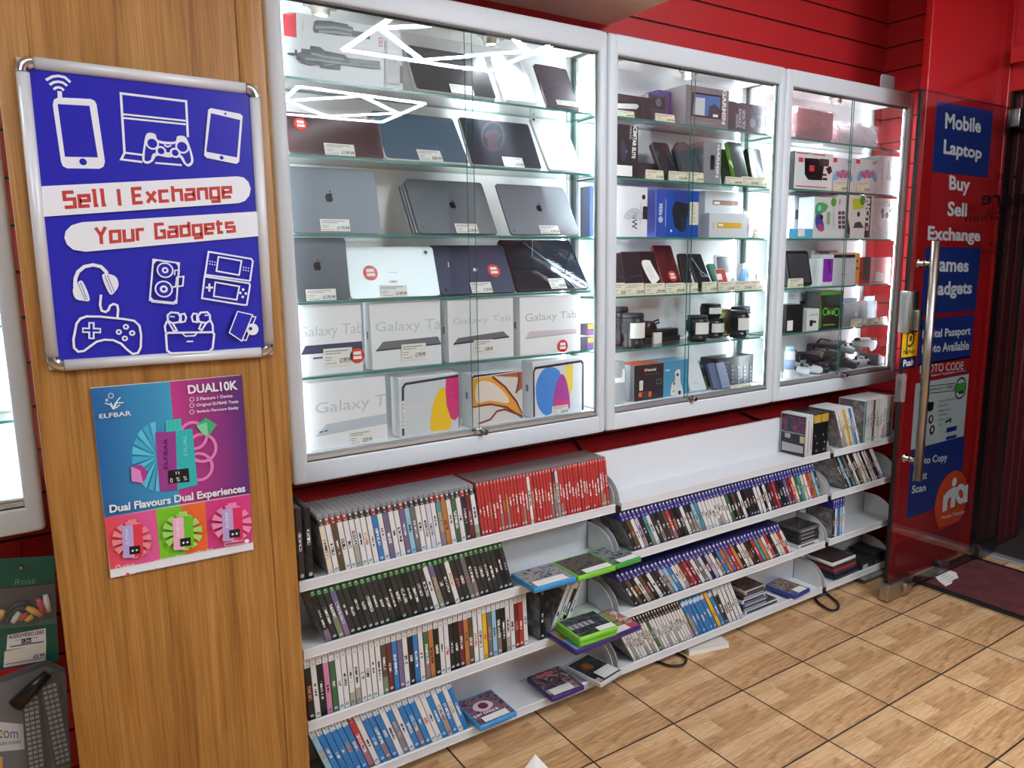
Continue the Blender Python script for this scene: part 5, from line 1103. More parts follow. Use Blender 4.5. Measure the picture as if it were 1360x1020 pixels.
# ---------------- cabinet beside the door
LIM[:] = [1.8335, 2.6335]
q = k((1020, 80), 5.668)
pinkw = film('pink_wrap', '#b4606c', .9, .2)
def wrapped(label, p, Z, Y, d, m, inner):
    xa = aY(*q(p[0], p[3]), Y).x; xb = aY(*q(p[2], p[3]), Y).x; zt = aY(*q(p[0], p[1]), Y).z; cx = (xa+xb)/2; cz = (Z+zt)/2
    root = thing('wrapped_console', label, 'wrapped package', (cx, Y+d/2, Z))
    if inner:
        mb = MB(); mb.rbox(xa+.012, xb-.012, Y+.012, Y+d-.008, Z+.004, zt-.008, .012); mb.build('contents', C(inner, .4), root)
    bm = bmesh.new(); bmesh.ops.create_cube(bm, size=1); bmesh.ops.subdivide_edges(bm, edges=bm.edges[:], cuts=7, use_grid_fill=True)
    rnd = random.Random(int(xa*1000)); mb = MB(); vs = []
    for v in bm.verts:
        n_ = v.co.normalized()*.5; c_ = v.co*.62+n_*.38; j = .10*(rnd.random()-.5)
        vs.append(Vector((cx+c_.x*(1+j)*(xb-xa)*1.02, Y+d/2+c_.y*(1+j)*d, max(Z+.001, cz+c_.z*(1+j)*(zt-Z)*1.05))))
    bm.verts.index_update(); mb.add(vs, [[v.index for v in f.verts] for f in bm.faces], 0, False); bm.free(); mb.build('plastic_wrap', m, root); return root
wrapped('pink console wrapped in crinkled clear plastic on the top shelf', (205, 318, 530, 590), A_, .045, .1, film('wrap', '#f2e6e8', .18, .08), '#8c3f4a')
wrapped('crumpled clear plastic bag on the top shelf beside the pink console', (530, 440, 850, 640), A_, .06, .09, film('clear_bag', '#eeeef2', .35, .08), '#b9a4b0')
rd = C('#d43a3c', .4); bl_ = C('#6fb2dc', .4); pk_ = C('#d8506c', .4)
def pad_art(Q_, cx, cy, s, m, m2):
    f = lambda x, y: Q_(cx+x*s, cy+y*s)
    return [('o', [f(*p) for p in ((-1, -.5), (-.4, -.62), (.4, -.62), (1, -.5), (1.35, .5), (1.1, .95), (.75, .5), (.3, .35), (-.3, .35), (-.75, .5), (-1.1, .95), (-1.35, .5))], m), ('c', *f(-.62, -.1), .2*s/5.6, m2), ('c', *f(.3, .1), .2*s/5.6, m2), ('c', *f(.7, -.15), .2*s/5.6, m2), ('c', *f(-.25, .12), .2*s/5.6, m2)]
retail_box('red and white console accessory box with black case print, second shelf', q(205, 680, 478, 968), B_, .045, .1, '#dcdde0', '#26272b', [('r', *q(215, 690, 430, 722), rd), ('r', *q(205, 940, 440, 965), rd), ('p', [q(*p) for p in ((275, 735), (380, 742), (420, 800), (405, 905), (300, 900), (275, 860))], bk), ('r', *q(312, 790, 345, 838), rd), ('R', *q(388, 740, 456, 802), C('#3a3b40', .4), .004), ('p', [q(*p) for p in ((432, 815), (470, 795), (482, 840), (455, 862))], bk), ('r', *q(410, 855, 438, 872), bk), ('r', *q(410, 885, 442, 905), bk), ('r', *q(230, 730, 262, 768), rd), ('T', 'Starter', [q(300, 696), q(345, 700), q(345, 712), q(300, 708)], W_)], top='#2a2a2e')
for i, (p, lb) in enumerate((((485, 728, 640, 985), 'white controller box with blue and pink pad print, nearer the frame'), ((657, 738, 830, 988), 'white controller box with blue and pink pad print, behind the pane edge'))):
    cx = (p[0]+p[2])/2
    retail_box(lb, q(*p), B_, .045, .09, '#d9d9dc', '#c9c9ce', pad_art(q, cx, 865, 56, bl_, pk_) + [('r', *q(p[0]+6, p[1]+6, p[0]+34, p[1]+42), rd), ('l', [q(p[2]-45, p[1]+40), q(p[2]-12, p[1]+30)], 2, INKL), ('o', [q(cx-20, 845), q(cx, 820), q(cx+20, 845), q(cx, 862)], C('#b86c9c', .4))])
price_card('cream price card before the first pad box', q(500, 905, 602, 978), B_, .0345); price_card('cream price card before the second pad box', q(678, 910, 770, 980), B_, .0345)
retail_box('plain white box with grey figure print at the end of the second shelf', q(836, 712, 1022, 1000), B_, .045, .09, '#e4e6e8', None, [('o', [q(*p) for p in ((900, 770), (912, 760), (918, 850), (930, 900), (890, 900), (898, 850))], C('#aeb4ba', .4)), ('l', [q(860, 740), q(855, 970)], .6, INKL)])
q = k((1020, 240), 6.182)
retail_box('plain white box at the back of the third shelf beside the frame', q(222, 118, 357, 350), C_, .125, .05, '#e0e2ee', None, [('r', *q(225, 238, 282, 320), C('#5a5e66', .4))])
retail_box('small blue and white box lying beside the frame, third shelf', q(175, 392, 366, 462), C_, .045, .06, '#5fb2d8', '#e6eaee', [('p', [q(*p) for p in ((245, 400), (300, 395), (300, 455), (245, 458))], W_)], top='#dfe6ea')
retail_box('white controller box with rainbow pad print, third shelf', q(372, 128, 562, 470), C_, .045, .07, '#d3d6d6', '#e6e8ea', [('o', [q(*p) for p in ((400, 190), (440, 178), (490, 200), (480, 240), (440, 270), (395, 290), (385, 240))], C('#3aa45c', .4)), ('o', [q(*p) for p in ((388, 300), (430, 270), (450, 330), (460, 400), (430, 418), (395, 380))], C('#3c4a9c', .4)), ('o', [q(*p) for p in ((405, 365), (440, 360), (455, 405), (425, 415))], C('#b04c6c', .4)), ('c', *q(438, 300), 2.2, bk), ('c', *q(420, 225), 2.4, C('#8fd0e0', .4)), ('c', *q(538, 175), 3.6, gn), ('r', *q(482, 255, 506, 360), C('#8fb08c', .4)), ('T', 'WIRELESS', [q(530, 380), q(530, 220), q(542, 220), q(542, 380)], INKL)])
retail_box('slim white box with rows of dark icons, third shelf', q(567, 115, 630, 468), C_, .045, .08, '#e6e8ec', None, [('r', *q(575+30*(i % 2), 250+38*(i//2), 598+30*(i % 2), 280+38*(i//2)), C('#5c3f56', .4)) for i in range(8)] + [('r', *q(572, 150, 592, 195), C('#9a9ca4', .4))])
retail_box('black and lime gamepad box with white pad print on the third shelf', q(636, 112, 850, 468), C_, .045, .09, '#e2e4e2', '#1c1d1f', [('p', [q(*p) for p in ((634, 112), (660, 110), (655, 300), (672, 400), (668, 468), (634, 468))], bk), ('p', [q(*p) for p in ((808, 130), (850, 130), (832, 468), (788, 468))], bk), ('p', [q(*p) for p in ((690, 150), (790, 140), (785, 230), (700, 240))], C('#c4d22c', .4)), ('c', *q(775, 162), 3.6, C('#3f8f30', .4)), ('T', 'RIOT', [q(840, 145), q(828, 372), q(794, 368), q(806, 142)], W_, .05), ('T', 'PWR', [q(826, 378), q(824, 412), q(796, 410), q(798, 376)], W_, .03), ('p', [q(*p) for p in ((697, 388), (712, 345), (755, 335), (785, 388))], C('#1f3c28', .4)), ('c', *q(745, 272), 2.2, bk), ('c', *q(715, 290), 1.8, bk), ('o', [q(*p) for p in ((690, 260), (745, 245), (800, 262), (790, 330), (740, 325), (700, 340))], C('#e4e6e2', .4)), ('T', 'OL', [q(640, 436), q(662, 436), q(662, 454), q(640, 454)], W_, .02), ('c', *q(740, 275), 2, bk)])
retail_box('white controller box with white gamepad print beside the door', q(857, 140, 1100, 465), C_, .045, .09, '#cfd3d2', '#e4e6e6', [('o', [q(*p) for p in ((920, 235), (960, 215), (1010, 218), (1042, 240), (1040, 300), (1030, 395), (1010, 385), (990, 330), (955, 328), (930, 380), (912, 375), (915, 300))], C('#e9ebea', .4)), ('c', *q(938, 250), 2.2, dk), ('c', *q(975, 285), 2.2, dk), ('c', *q(1010, 232), 1.2, dk), ('c', *q(1020, 248), 1.2, dk), ('c', *q(1002, 248), 1.2, dk), ('c', *q(940, 290), 1.7, dk), ('c', *q(1062, 425), 4.0, gn), ('l', [q(995, 185), q(995, 215)], 1, dk), ('T', 'Wireless', [q(872, 180), q(935, 178), q(935, 190), q(872, 192)], INKL), ('L', [q(*p) for p in arc(978, 300, 100, 130, 0, 345, 24)], .5, C('#b4b8b8', .4))])
# shelf D
tablet('black zip case standing upright beside the frame, fourth shelf', q(180, 850), q(368, 850), q(178, 590), D_, '#232428', '#17181a', .03, .055, r=.012, name='zip_case', cat='case', screen=(.012, C('#33353a', .5)))
price_card('white price card before the black zip case', q(178, 806, 295, 862), D_, .036)
retail_box('thin game box with red top strip at the back of the fourth shelf', q(385, 572, 570, 850), D_, .15, .02, '#c9b8ac', None, [('r', *q(388, 575, 565, 590), C('#a8403c', .4)), ('r', *q(418, 580, 505, 600), C('#3a2c20', .4)), ('o', [q(*p) for p in ((400, 660), (430, 640), (438, 760), (410, 800))], C('#6c3c34', .4))])
pu_ = C('#8a2cb4', .35); og2 = C('#f09a30', .35)
retail_box('white console box with purple controller side, fourth shelf', q(442, 640, 526, 850), D_, .045, .09, '#e2e4e8', None, [('R', *q(458, 610, 525, 830), pu_, .008), ('l', [q(500, 650), q(508, 760)], 3, C('#5c1c7c', .4)), ('c', *q(502, 680), 1.2, bk)])
retail_box('plain pale grey console box with black top band, fourth shelf', q(530, 605, 713, 845), D_, .045, .10, '#ced4da', None, [('r', *q(530, 608, 714, 632), bk), ('l', [q(600, 770), q(650, 770)], .5, INKL)])
retail_box('slim orange and yellow box on the fourth shelf', q(716, 590, 745, 838), D_, .045, .08, '#ef9a34', None, [('c', *q(732, 660), 1.2, bk), ('c', *q(732, 720), 1.2, bk)], r=.001)
retail_box('red box with black rounded stripe, fourth shelf', q(735+14, 626, 834, 836), D_, .045, .09, '#a8342e', None, [('R', *q(786, 628, 830, 818), bk, .008), ('c', *q(762, 760), 1.2, bk), ('c', *q(760, 800), 1.0, bk)])
retail_box('pink and white carton at the far end of the fourth shelf', q(838, 632, 1000, 832), D_, .045, .09, '#e8848c', '#f0c8cc', [('p', [q(*p) for p in ((880, 760), (900, 740), (920, 755), (945, 760), (945, 825), (880, 828))], W_), ('r', *q(838, 634, 860, 830), C('#eeb0b4', .4))])
# shelf E
q = k((1020, 370), 5.668)
retail_box('white adapter box against the back, nearest the frame, fifth shelf', q(150, 105, 226, 230), E_, .14, .045, '#dfe3e8', None, [('l', [q(168, 130), q(200, 130)], .6, INKL), ('l', [q(168, 150), q(200, 150)], .6, INKL)])
retail_box('white charger box with black plug print behind the black box, fifth shelf', q(230, 105, 310, 240), E_, .14, .045, '#d9dadc', None, [('T', 'CHARGER', [q(238, 122), q(300, 118), q(300, 132), q(238, 136)], INK), ('p', [q(*p) for p in ((240, 172), (285, 165), (285, 192), (240, 195))], bk)])
retail_box('square black box with white label beside the frame, fifth shelf', q(142, 200, 258, 402), E_, .045, .06, '#18191b', None, [('r', *q(145, 318, 184, 390), W_)])
retail_box('white charger box with black plug print in front, fifth shelf', q(298, 232, 378, 396), E_, .045, .055, '#e3e4e4', '#d8dadc', [('T', 'CHARGER', [q(308, 268), q(375, 262), q(375, 276), q(308, 282)], INK), ('p', [q(*p) for p in ((312, 315), (335, 310), (335, 355), (312, 360))], bk), ('l', [q(335, 325), q(360, 325)], 2, bk)])
retail_box('black and green gamepad box with hang tab, fifth shelf', q(382, 100, 552, 380), E_, .045, .07, '#1d2622', '#14181a', [('r', *q(384, 98, 552, 118), C('#3f9c34', .4)), ('l', [q(388, 375), q(392, 240), q(385, 110)], 3, C('#3f9c34', .4))] + pad_art(q, 470, 250, 52, C('#3a4640', .4), C('#54c43c', .4)) + [('o', [q(*p) for p in ((440, 140), (510, 125), (545, 150), (540, 195), (450, 190))], C('#2c4848', .4)), ('c', *q(430, 248), 3.2, C('#54c43c', .4)), ('c', *q(430, 248), 2.2, bk), ('c', *q(515, 252), 3.2, C('#54c43c', .4)), ('c', *q(515, 252), 2.2, bk), ('l', [q(410, 350), q(500, 345)], 1, C('#54c43c', .4))], top='#3f9c34')
for i, (p, cs, nm) in enumerate((((575, 150, 690, 330), ['#a8bcd0', '#5a6a84', '#b0b8c8'], 'blue card pack hung first past the green gamepad box'), ((685, 170, 752, 330), ['#8a3038', '#2a2a30', '#3c3038'], 'dark red card pack on the fifth shelf'), ((750, 135, 845, 330), ['#c8dce8', '#8ca4b8', '#a0b4c0'], 'pale blue card pack on the fifth shelf'), ((848, 160, 918, 300), ['#d8a8b0', '#e8d4d8', '#b86474'], 'pink card pack nearest the door on the fifth shelf'))):
    blister(nm, q(*p), E_, (.052, .074, .096, .120)[i], .016, cs)
for i, p in enumerate(((632, 310, 712, 352), (752, 302, 838, 346), (850, 290, 950, 338))): price_card('cream price card, %s along the card packs' % nth(i+1), q(*p), E_, .04)
# floor of that cabinet: controllers
root = thing('bottle', 'tall white cleaning bottle with pale blue band beside the frame', 'bottle', (aY(*q(155, 770), .06).x, .06, F_))
cx = aY(*q(155, 770), .06).x; h = aY(*q(155, 510), .06).z-F_
mb = MB(); mb.lathe([(.017, 0), (.02, .004), (.02, h*.82), (.016, h*.86)], (cx, .06, F_+.0005), 0, 20); mb.build('body', C('#dfe3ea', .35), root)
mb = MB(); mb.lathe([(.0165, h*.86), (.0165, h*.98), (.012, h)], (cx, .06, F_+.0005), 0, 20); mb.build('cap', C('#a8c8dc', .4), root)
mb = MB(); mb.lathe([(.0203, h*.3), (.0203, h*.6)], (cx, .06, F_+.0005), 0, 20); mb.build('label_band', C('#8fa4c8', .4), root)
mb = MB(); F = Fr((cx, 0, 0)); 
def gamepad(label, X, Y, Z, rot, col, tilt=0., s=1.):
    """game controller: body with two grips, sticks, pad, buttons"""
    M = Matrix.Translation((X, Y, Z)) @ Matrix.Rotation(rot, 4, 'Z') @ Matrix.Rotation(tilt, 4, 'X') @ Matrix.Scale(s, 4)
    F = Fr(M @ Vector((0, 0, 0)), M.to_3x3() @ Vector((1, 0, 0)), M.to_3x3() @ Vector((0, 1, 0)))
    root = thing('game_controller', label, 'game controller', (X, Y, Z))
    out = [Vector(p)*.001*s for p in ((-38, 28), (0, 31), (38, 28), (62, 20), (74, -8), (78, -42), (66, -56), (52, -46), (36, -18), (0, -14), (-36, -18), (-52, -46), (-66, -56), (-78, -42), (-74, -8), (-62, 20))]
    pts = []; n = len(out)
    for a in range(n):
        p0, p1, p2, p3 = out[a-1], out[a], out[(a+1) % n], out[(a+2) % n]
        for t in (0, .5): pts.append(tuple(.5*((2*p1)+(p2-p0)*t+(2*p0-5*p1+4*p2-p3)*t*t+(3*p1-p0-3*p2+p3)*t**3)))
    mb = MB(); mb.slab(F, pts, 0, .034*s, 0, .011*s); mb.build('shell', C(col, .4), root)
    dark = C('#17181a', .4) if col[1] > '7' else C('#3c3e42', .4)
    for u, v in ((-.042, .006), (.022, -.006)):
        mb = MB(); c = F.P(u*s, v*s, .034*s); mb.lathe([(.011*s, 0), (.008*s, .003*s), (.006*s, .008*s), (.0095*s, .011*s), (.0095*s, .013*s), (.006*s, .0125*s)], c, 0, 14, (F.ex, F.ey, F.n)); mb.build('thumb_stick', dark, root)
    mb = MB(); mb.fbox(F, -.032*s, -.012*s, -.010*s, -.004*s, .034*s, .037*s); mb.fbox(F, -.025*s, -.019*s, -.017*s, .003*s, .034*s, .037*s); mb.build('direction_pad', dark, root)
    mb = MB()
    for du, dv in ((0, .009), (0, -.009), (.009, 0), (-.009, 0)): mb.prism(F, ell((.045+du)*s, (.008+dv)*s, .0042*s, .0042*s, 10), .034*s, .0375*s)
    mb.build('face_buttons', dark, root)
    for sx in (-1, 1):
        mb = MB(); mb.fbox(F, sx*.046*s-.016*s, sx*.046*s+.016*s, .022*s, .032*s, .008*s, .026*s, .004*s); mb.build('shoulder_button', dark, root)
    return root
gx = lambda x, y, Y: aY(*q(x, y), Y).x
def pad(label, x, y, Y, dz, rot, col, tilt):
    gamepad(label, min(gx(x, y, Y), 2.56), Y, F_+.002+dz+.048*math.sin(abs(tilt)), rot, col, tilt, .8)
pad('white game controller lying at the pane foot beside the bottle', 280, 720, .085, 0, .12, '#dfe2e6', .2)
pad('black game controller behind the white one on the cabinet floor', 250, 640, .118, .050, -.2, '#1c1d20', .15)
pad('charcoal game controller tilted in the middle of the pile', 410, 690, .09, 0, .25, '#2a2c30', .15)
pad('grey-green game controller on top of the pile', 405, 610, .115, .052, -.1, '#55584e', .15)
pad('dark grey game controller beside the pane edge', 535, 660, .09, 0, -.2, '#3a3d42', .2)
pad('silver game controller lying over the dark grey one by the pane edge', 590, 610, .112, .058, .3, '#aeb2b6', .2)
pad('white game controller turned away, by the lock', 680, 650, .085, 0, 3.0, '#e6e8ea', -.15)
pad('white game controller standing on its grips toward the door', 790, 640, .10, .050, 2.6, '#dde0e3', .9)
x0 = gx(350, 575, .15); x1 = gx(600, 560, .15)
root = thing('game_console', 'flat black console box behind the controllers', 'game console', ((x0+x1)/2, .16, F_))
mb = MB(); mb.rbox(x0, x1, .160, .19, F_+.0008, aY(*q(350, 495), .15).z, .003); mb.build('casing', C('#202125', .4), root)
mb = MB(); mb.tube([(x0+.04, .168, aY(*q(350, 495), .15).z+.004), (x0+.07, .172, aY(*q(350, 495), .15).z+.016), (x0+.11, .168, aY(*q(350, 495), .15).z+.010), (x0+.14, .172, aY(*q(350, 495), .15).z+.005)], .004); mb.build('cable', BLACK, root)
for i in range(5):
    xx = LIM[1]-.055+i*.010; tz = aY(*q(830, 550+i*6), .1).z
    root = thing('disc_case', 'thin grey case standing at the cabinet end, %s from the white controller' % nth(i+1), 'case', (xx, .12, F_), 'thin grey cases at the cabinet end')
    mb = MB(); mb.rbox(xx, xx+.007, .045, .14, F_+.0008, min(tz, F_+.085), .001); mb.build('shell', C('#5c6066', .4), root)
    mb = MB(); mb.box(xx+.0015, xx+.0055, .0446, .0449, F_+.01, min(tz, F_+.085)-.01); mb.build('spine_label', C('#9aa0a6', .5), root)

# ------------------------------------------------------------------ low shelf units
YL = -.12
SG = (YL-CAM.y)/(-.15-CAM.y)
ZR = [CAM.z+(z-CAM.z)*SG -.008 for z in (.615, .447, .262, .078)]
def GX(x): return CAM.x+(x-CAM.x)*SG
WG = C('#d9dbdc', .35)
UN = [(-.045, .908, 'widest low white shelf unit of game cases beside the wooden pillar'), (.932, 1.966, 'middle low white shelf unit with an empty top shelf'), (1.99, 2.43, 'short low white shelf unit behind the glass door')]
UN = [(GX(a), GX(b), l) for a, b, l in UN]
for ui, (xa, xb, lb) in enumerate(UN):
    r = thing('shelf_unit', lb, 'shelf unit', ((xa+xb)/2, -.07, 0), 'low white shelf units')
    zt = .728 if ui < 2 else .585
    mb = MB(); mb.rbox(xa, xb, .012, .027, .02, zt, .002); mb.build('back_panel', WG, r)
    mb = MB(); mb.box(xa+.002, xb-.002, -.02, .012, .0, .035); mb.build('plinth', C('#8f9192', .5), r)
    for i, z in enumerate(ZR):
        mb = MB(); mb.box(xa, xb, YL+.003, .0118, z-.012, z); s = mb.build('shelf_board', WG, r)
        mb = MB(); mb.rbox(xa, xb, YL-.004, YL+.003, z-.016, z+.0105, .0015); mb.box(xa, xb, YL-.0055, YL-.004, z-.0145, z-.0115); mb.box(xa, xb, YL-.0055, YL-.004, z+.0062, z+.0092); mb.build('front_lip', WG, s)
        for x in (xa, xb):
            if ui == 0 and x == xa and i != 1: continue
            if i == 0 and ui == 2: hh = .03
            else: hh = .088
            pts = [(.0110, 0), (.0110, hh)]
            for t in range(0, 9):
                a = PI/2*t/8; pts.append((-.025-.092*math.sin(a), .012+(hh-.012)*math.cos(a)))
            pts.append((-.118, 0))
            s_ = 1 if x == xa else -1
            F = Fr((x+(-.0016 if s_ > 0 else .0016)-.0008, 0, z+.0002), (0, 1, 0), (0, 0, 1))
            mb = MB(); mb.prism(F, pts, 0, .0016); mb.build('end_bracket', WG, s)
    for i, z in enumerate(ZR):
        if ui < 2:
            mb = MB(); mb.box(xb+.002, UN[ui+1][0]-.002, YL-.003, YL+.014, z-.015, z-.001); mb.build('joint_bracket', BLACK, r)

# ------------------------------------------------------------------ game cases
def m_plastic():
    m, nt, o = mat('case_plastic'); N = NB(nt)
    oi = N('ObjectInfo'); tc = N('TexCoord'); no = N('TexNoise', i_Vector=tc.outputs['Object'], i_Scale=60.)
    c = N.mix(N.math('MULTIPLY', no.outputs[0], .15), oi.outputs['Color'], (.02, .02, .02))
    b = N('BsdfPrincipled', i_Base_Color=c, i_Roughness=.3); N.link(b.outputs[0], o.inputs[0]); return m
def m_sleeve():
    """printed paper: spine (u across, v along) with a title, a small logo and an age mark; covers with a picture"""
    m, nt, o = mat('printed_sleeve'); N = NB(nt)
    oi = N('ObjectInfo'); uv = N('UVMap', uv_map='UVMap'); s = N('SeparateXYZ', i_Vector=uv.outputs[0]); u, v = s.outputs[0], s.outputs[1]
    rnd = oi.outputs['Random']; r1 = N.math('FRACT', N.math('MULTIPLY', rnd, 17.3)); r2 = N.math('FRACT', N.math('MULTIPLY', rnd, 91.7)); r3 = N.math('FRACT', N.math('MULTIPLY', rnd, 43.1))
    lum = N('RGBToBW', i_Color=oi.outputs['Color']).outputs[0]
    ink = N.mix(N.math('GREATER_THAN', lum, .22), (.75, .75, .74), (.03, .03, .035))
    warm = N('HueSaturation', i_Hue=N.math('ADD', .47, N.math('MULTIPLY', r3, .12)), i_Saturation=.9, i_Color=(.55, .10, .05, 1))
    ink = N.mix(N.math('GREATER_THAN', r2, .84), ink, warm.outputs[0])
    # title letters: blocks along the spine
    L = N.math('ADD', 24., N.math('MULTIPLY', r2, 18.))
    cell = N('CombineXYZ', i_X=N.math('FLOOR', N.math('MULTIPLY', u, 3.)), i_Y=N.math('FLOOR', N.math('MULTIPLY', v, N.math('MULTIPLY', L, 2.))), i_Z=N.math('MULTIPLY', rnd, 57.))
    wn = N('TexWhiteNoise', noise_dimensions='3D', i_Vector=cell.outputs[0])
    blk = N.math('GREATER_THAN', wn.outputs[0], .38)
    a0 = N.math('ADD', .28, N.math('MULTIPLY', r1, .22)); a1 = N.math('ADD', .55, N.math('MULTIPLY', r3, .22))
    hw = N.math('ADD', .18, N.math('MULTIPLY', r2, .17))
    def band(x, lo, hi): return N.math('MULTIPLY', N.math('GREATER_THAN', x, lo), N.math('LESS_THAN', x, hi))
    du = N.math('ABSOLUTE', N.math('SUBTRACT', u, .5))
    t = N.math('MULTIPLY', N.math('MULTIPLY', band(v, a0, a1), N.math('LESS_THAN', du, hw)), blk)
    # second tone over part of the spine
    ton = N('HueSaturation', i_Hue=N.math('ADD', .3, N.math('MULTIPLY', r1, .45)), i_Saturation=.55, i_Value=.7, i_Color=(.4, .2, .12, 1))
    tt = N.math('MULTIPLY', N.math('GREATER_THAN', r3, .84), N.math('LESS_THAN', v, N.math('ADD', .25, N.math('MULTIPLY', r2, .3))))
    base = N.mix(N.math('MULTIPLY', tt, .8), oi.outputs['Color'], ton.outputs[0])
    col = N.mix(t, base, ink)
    # age mark and logo
    dv = N.math('MULTIPLY', N.math('SUBTRACT', v, .075), 13.)
    d2 = N.math('ADD', N.math('POWER', N.math('SUBTRACT', u, .5), 2.), N.math('POWER', dv, 2.))
    col = N.mix(N.math('MULTIPLY', band(d2, .02, .11), N.math('GREATER_THAN', r1, .3)), col, N.mix(N.math('GREATER_THAN', lum, .22), (.7, .7, .7), (.12, .13, .2)))
    # covers
    tc = N('TexCoord'); va = N('VectorMath', operation='ADD'); N.link(tc.outputs['Object'], va.inputs[0]); N.link(N('CombineXYZ', i_X=N.math('MULTIPLY', rnd, 31.), i_Y=rnd, i_Z=N.math('MULTIPLY', r1, 9.)).outputs[0], va.inputs[1])
    n1 = N('TexNoise', i_Vector=va.outputs[0], i_Scale=26., i_Detail=5., i_Distortion=1.5)
    n2 = N('TexVoronoi', i_Vector=va.outputs[0], i_Scale=34.)
    cr = N('ValToRGB', i_Fac=n1.outputs[0]); e = cr.color_ramp.elements
    e[0].position = .36; e[0].color = (.015, .016, .02, 1); e[1].position = .68; e[1].color = (.42, .40, .38, 1); k_ = e.new(.52); k_.color = (.12, .11, .12, 1)
    hv = N('HueSaturation', i_Hue=r2, i_Saturation=.45, i_Color=N.mix(.25, cr.outputs[0], n2.outputs['Color']))
    cov = N.mix(N.math('MULTIPLY', n1.outputs[0], .7), hv.outputs[0], cr.outputs[0])
    isc = N.math('GREATER_THAN', u, 1.5)
    fin = N.mix(isc, col, cov)
    b = N('BsdfPrincipled', i_Base_Color=fin, i_Roughness=.33); N.link(b.outputs[0], o.inputs[0]); return m
def m_band():
    m, nt, o = mat('platform_strip'); N = NB(nt)
    oi = N('ObjectInfo'); uv = N('UVMap', uv_map='UVMap'); s = N('SeparateXYZ', i_Vector=uv.outputs[0]); u, v = s.outputs[0], s.outputs[1]
    du = N.math('ABSOLUTE', N.math('SUBTRACT', u, .5))
    lum = N('RGBToBW', i_Color=oi.outputs['Color']).outputs[0]
    cell = N('CombineXYZ', i_X=N.math('FLOOR', N.math('MULTIPLY', u, 3.)), i_Y=N.math('FLOOR', N.math('MULTIPLY', v, 11.)))
    wn = N('TexWhiteNoise', noise_dimensions='2D', i_Vector=cell.outputs[0])
    a = N.math('MULTIPLY', N.math('MULTIPLY', N.math('GREATER_THAN', v, .1), N.math('LESS_THAN', v, .62)), N.math('MULTIPLY', N.math('LESS_THAN', du, .24), N.math('GREATER_THAN', wn.outputs[0], .5)))
    dot = N.math('LESS_THAN', N.math('ADD', N.math('POWER', N.math('SUBTRACT', u, .5), 2.), N.math('POWER', N.math('MULTIPLY', N.math('SUBTRACT', v, .82), 2.2), 2.)), .07)
    f = N.math('MAXIMUM', N.math('MULTIPLY', a, .6), dot)
    f = N.math('MULTIPLY', f, N.math('LESS_THAN', u, 1.5))
    c = N.mix(f, oi.outputs['Color'], N.mix(N.math('GREATER_THAN', lum, .25), (.8, .8, .8), (.25, .26, .3)))
    b = N('BsdfPrincipled', i_Base_Color=c, i_Roughness=.3); N.link(b.outputs[0], o.inputs[0]); return m
PLAS, SLEEV, BAND = m_plastic(), m_sleeve(), m_band()
def strip_mesh(name, t, d, z0, z1, m):
    """paper wrapped round the spine: left cover, spine, right cover"""
    e = .0001; me = bpy.data.meshes.new(name)
    vs = [(x, y, z) for x, y in ((-e, d*.97), (-e, .002), (.0008, -e), (t-.0008, -e), (t+e, .002), (t+e, d*.97)) for z in (z0, z1)]
    fs = [(2*i, 2*i+2, 2*i+3, 2*i+1) for i in range(5)]
    me.from_pydata(vs, [], fs); me.materials.append(m); l = me.uv_layers.new(name='UVMap')
    for p in me.polygons:
        for li, vi in zip(p.loop_indices, p.vertices):
            z = vs[vi][2]; l.data[li].uv = ((2 if p.index in (0, 4) else (0 if vi//2 <= 2 else 1) if p.index == 2 else 0.), (z-z0)/(z1-z0))
    me.update(); return me
KIND = {}
def case_kind(k_, t, d, h, bh, btop=.004):
    mb = MB(); mb.rbox(0, t, 0, d, 0, h, .0016, 0, 2); o = mb.build('game_case', PLAS, loc=(0, 0, 0)); sh = o.data; bpy.data.objects.remove(o)
    sl = strip_mesh('printed_sleeve', t, d, .005, h-bh-btop, SLEEV)
    bd = strip_mesh('platform_strip', t, d, h-bh-btop+.0003, h-btop, BAND) if bh else None
    KIND[k_] = (t, d, h, sh, sl, bd)
HS = .962
case_kind('ps3', .0138, .116, .157, .017, .010); case_kind('red', .0103, .104, .160, .009, .003); case_kind('xb', .0142, .116, .158, .012, .012)
case_kind('360', .0143, .116, .173, .028, .003); case_kind('wiu', .0146, .116, .172, .020, .003); case_kind('ps4', .0141, .116, .162, .036, .003)
case_kind('ps2', .0106, .116, .184, .036, .003); case_kind('dvd', .0143, .116, .190*HS, 0, .003); case_kind('slim', .0110, .116, .184*HS, 0, .003)
PAL = dict(W='#dcdcda', K='#161618', D='#2b2b30', G='#6b6a6c', B='#2f78b8', S='#8fc0d8', R='#b63434', M='#6a2a30', P='#6c6488', L='#b4b0cc', O='#b9743c', Y='#dcae2c', E='#3c6440', T='#4c9098', N='#5a4836', C='#d9cdb4', I='#d080a8', A='#c9cdd4')
PNM = dict(W='white', K='black', D='dark grey', G='grey', B='blue', S='sky blue', R='red', M='maroon', P='dull purple', L='lilac', O='orange', Y='yellow', E='green', T='teal', N='brown', C='cream', I='pink', A='silver')
def lin4(h): return hexc(h)+(1,)
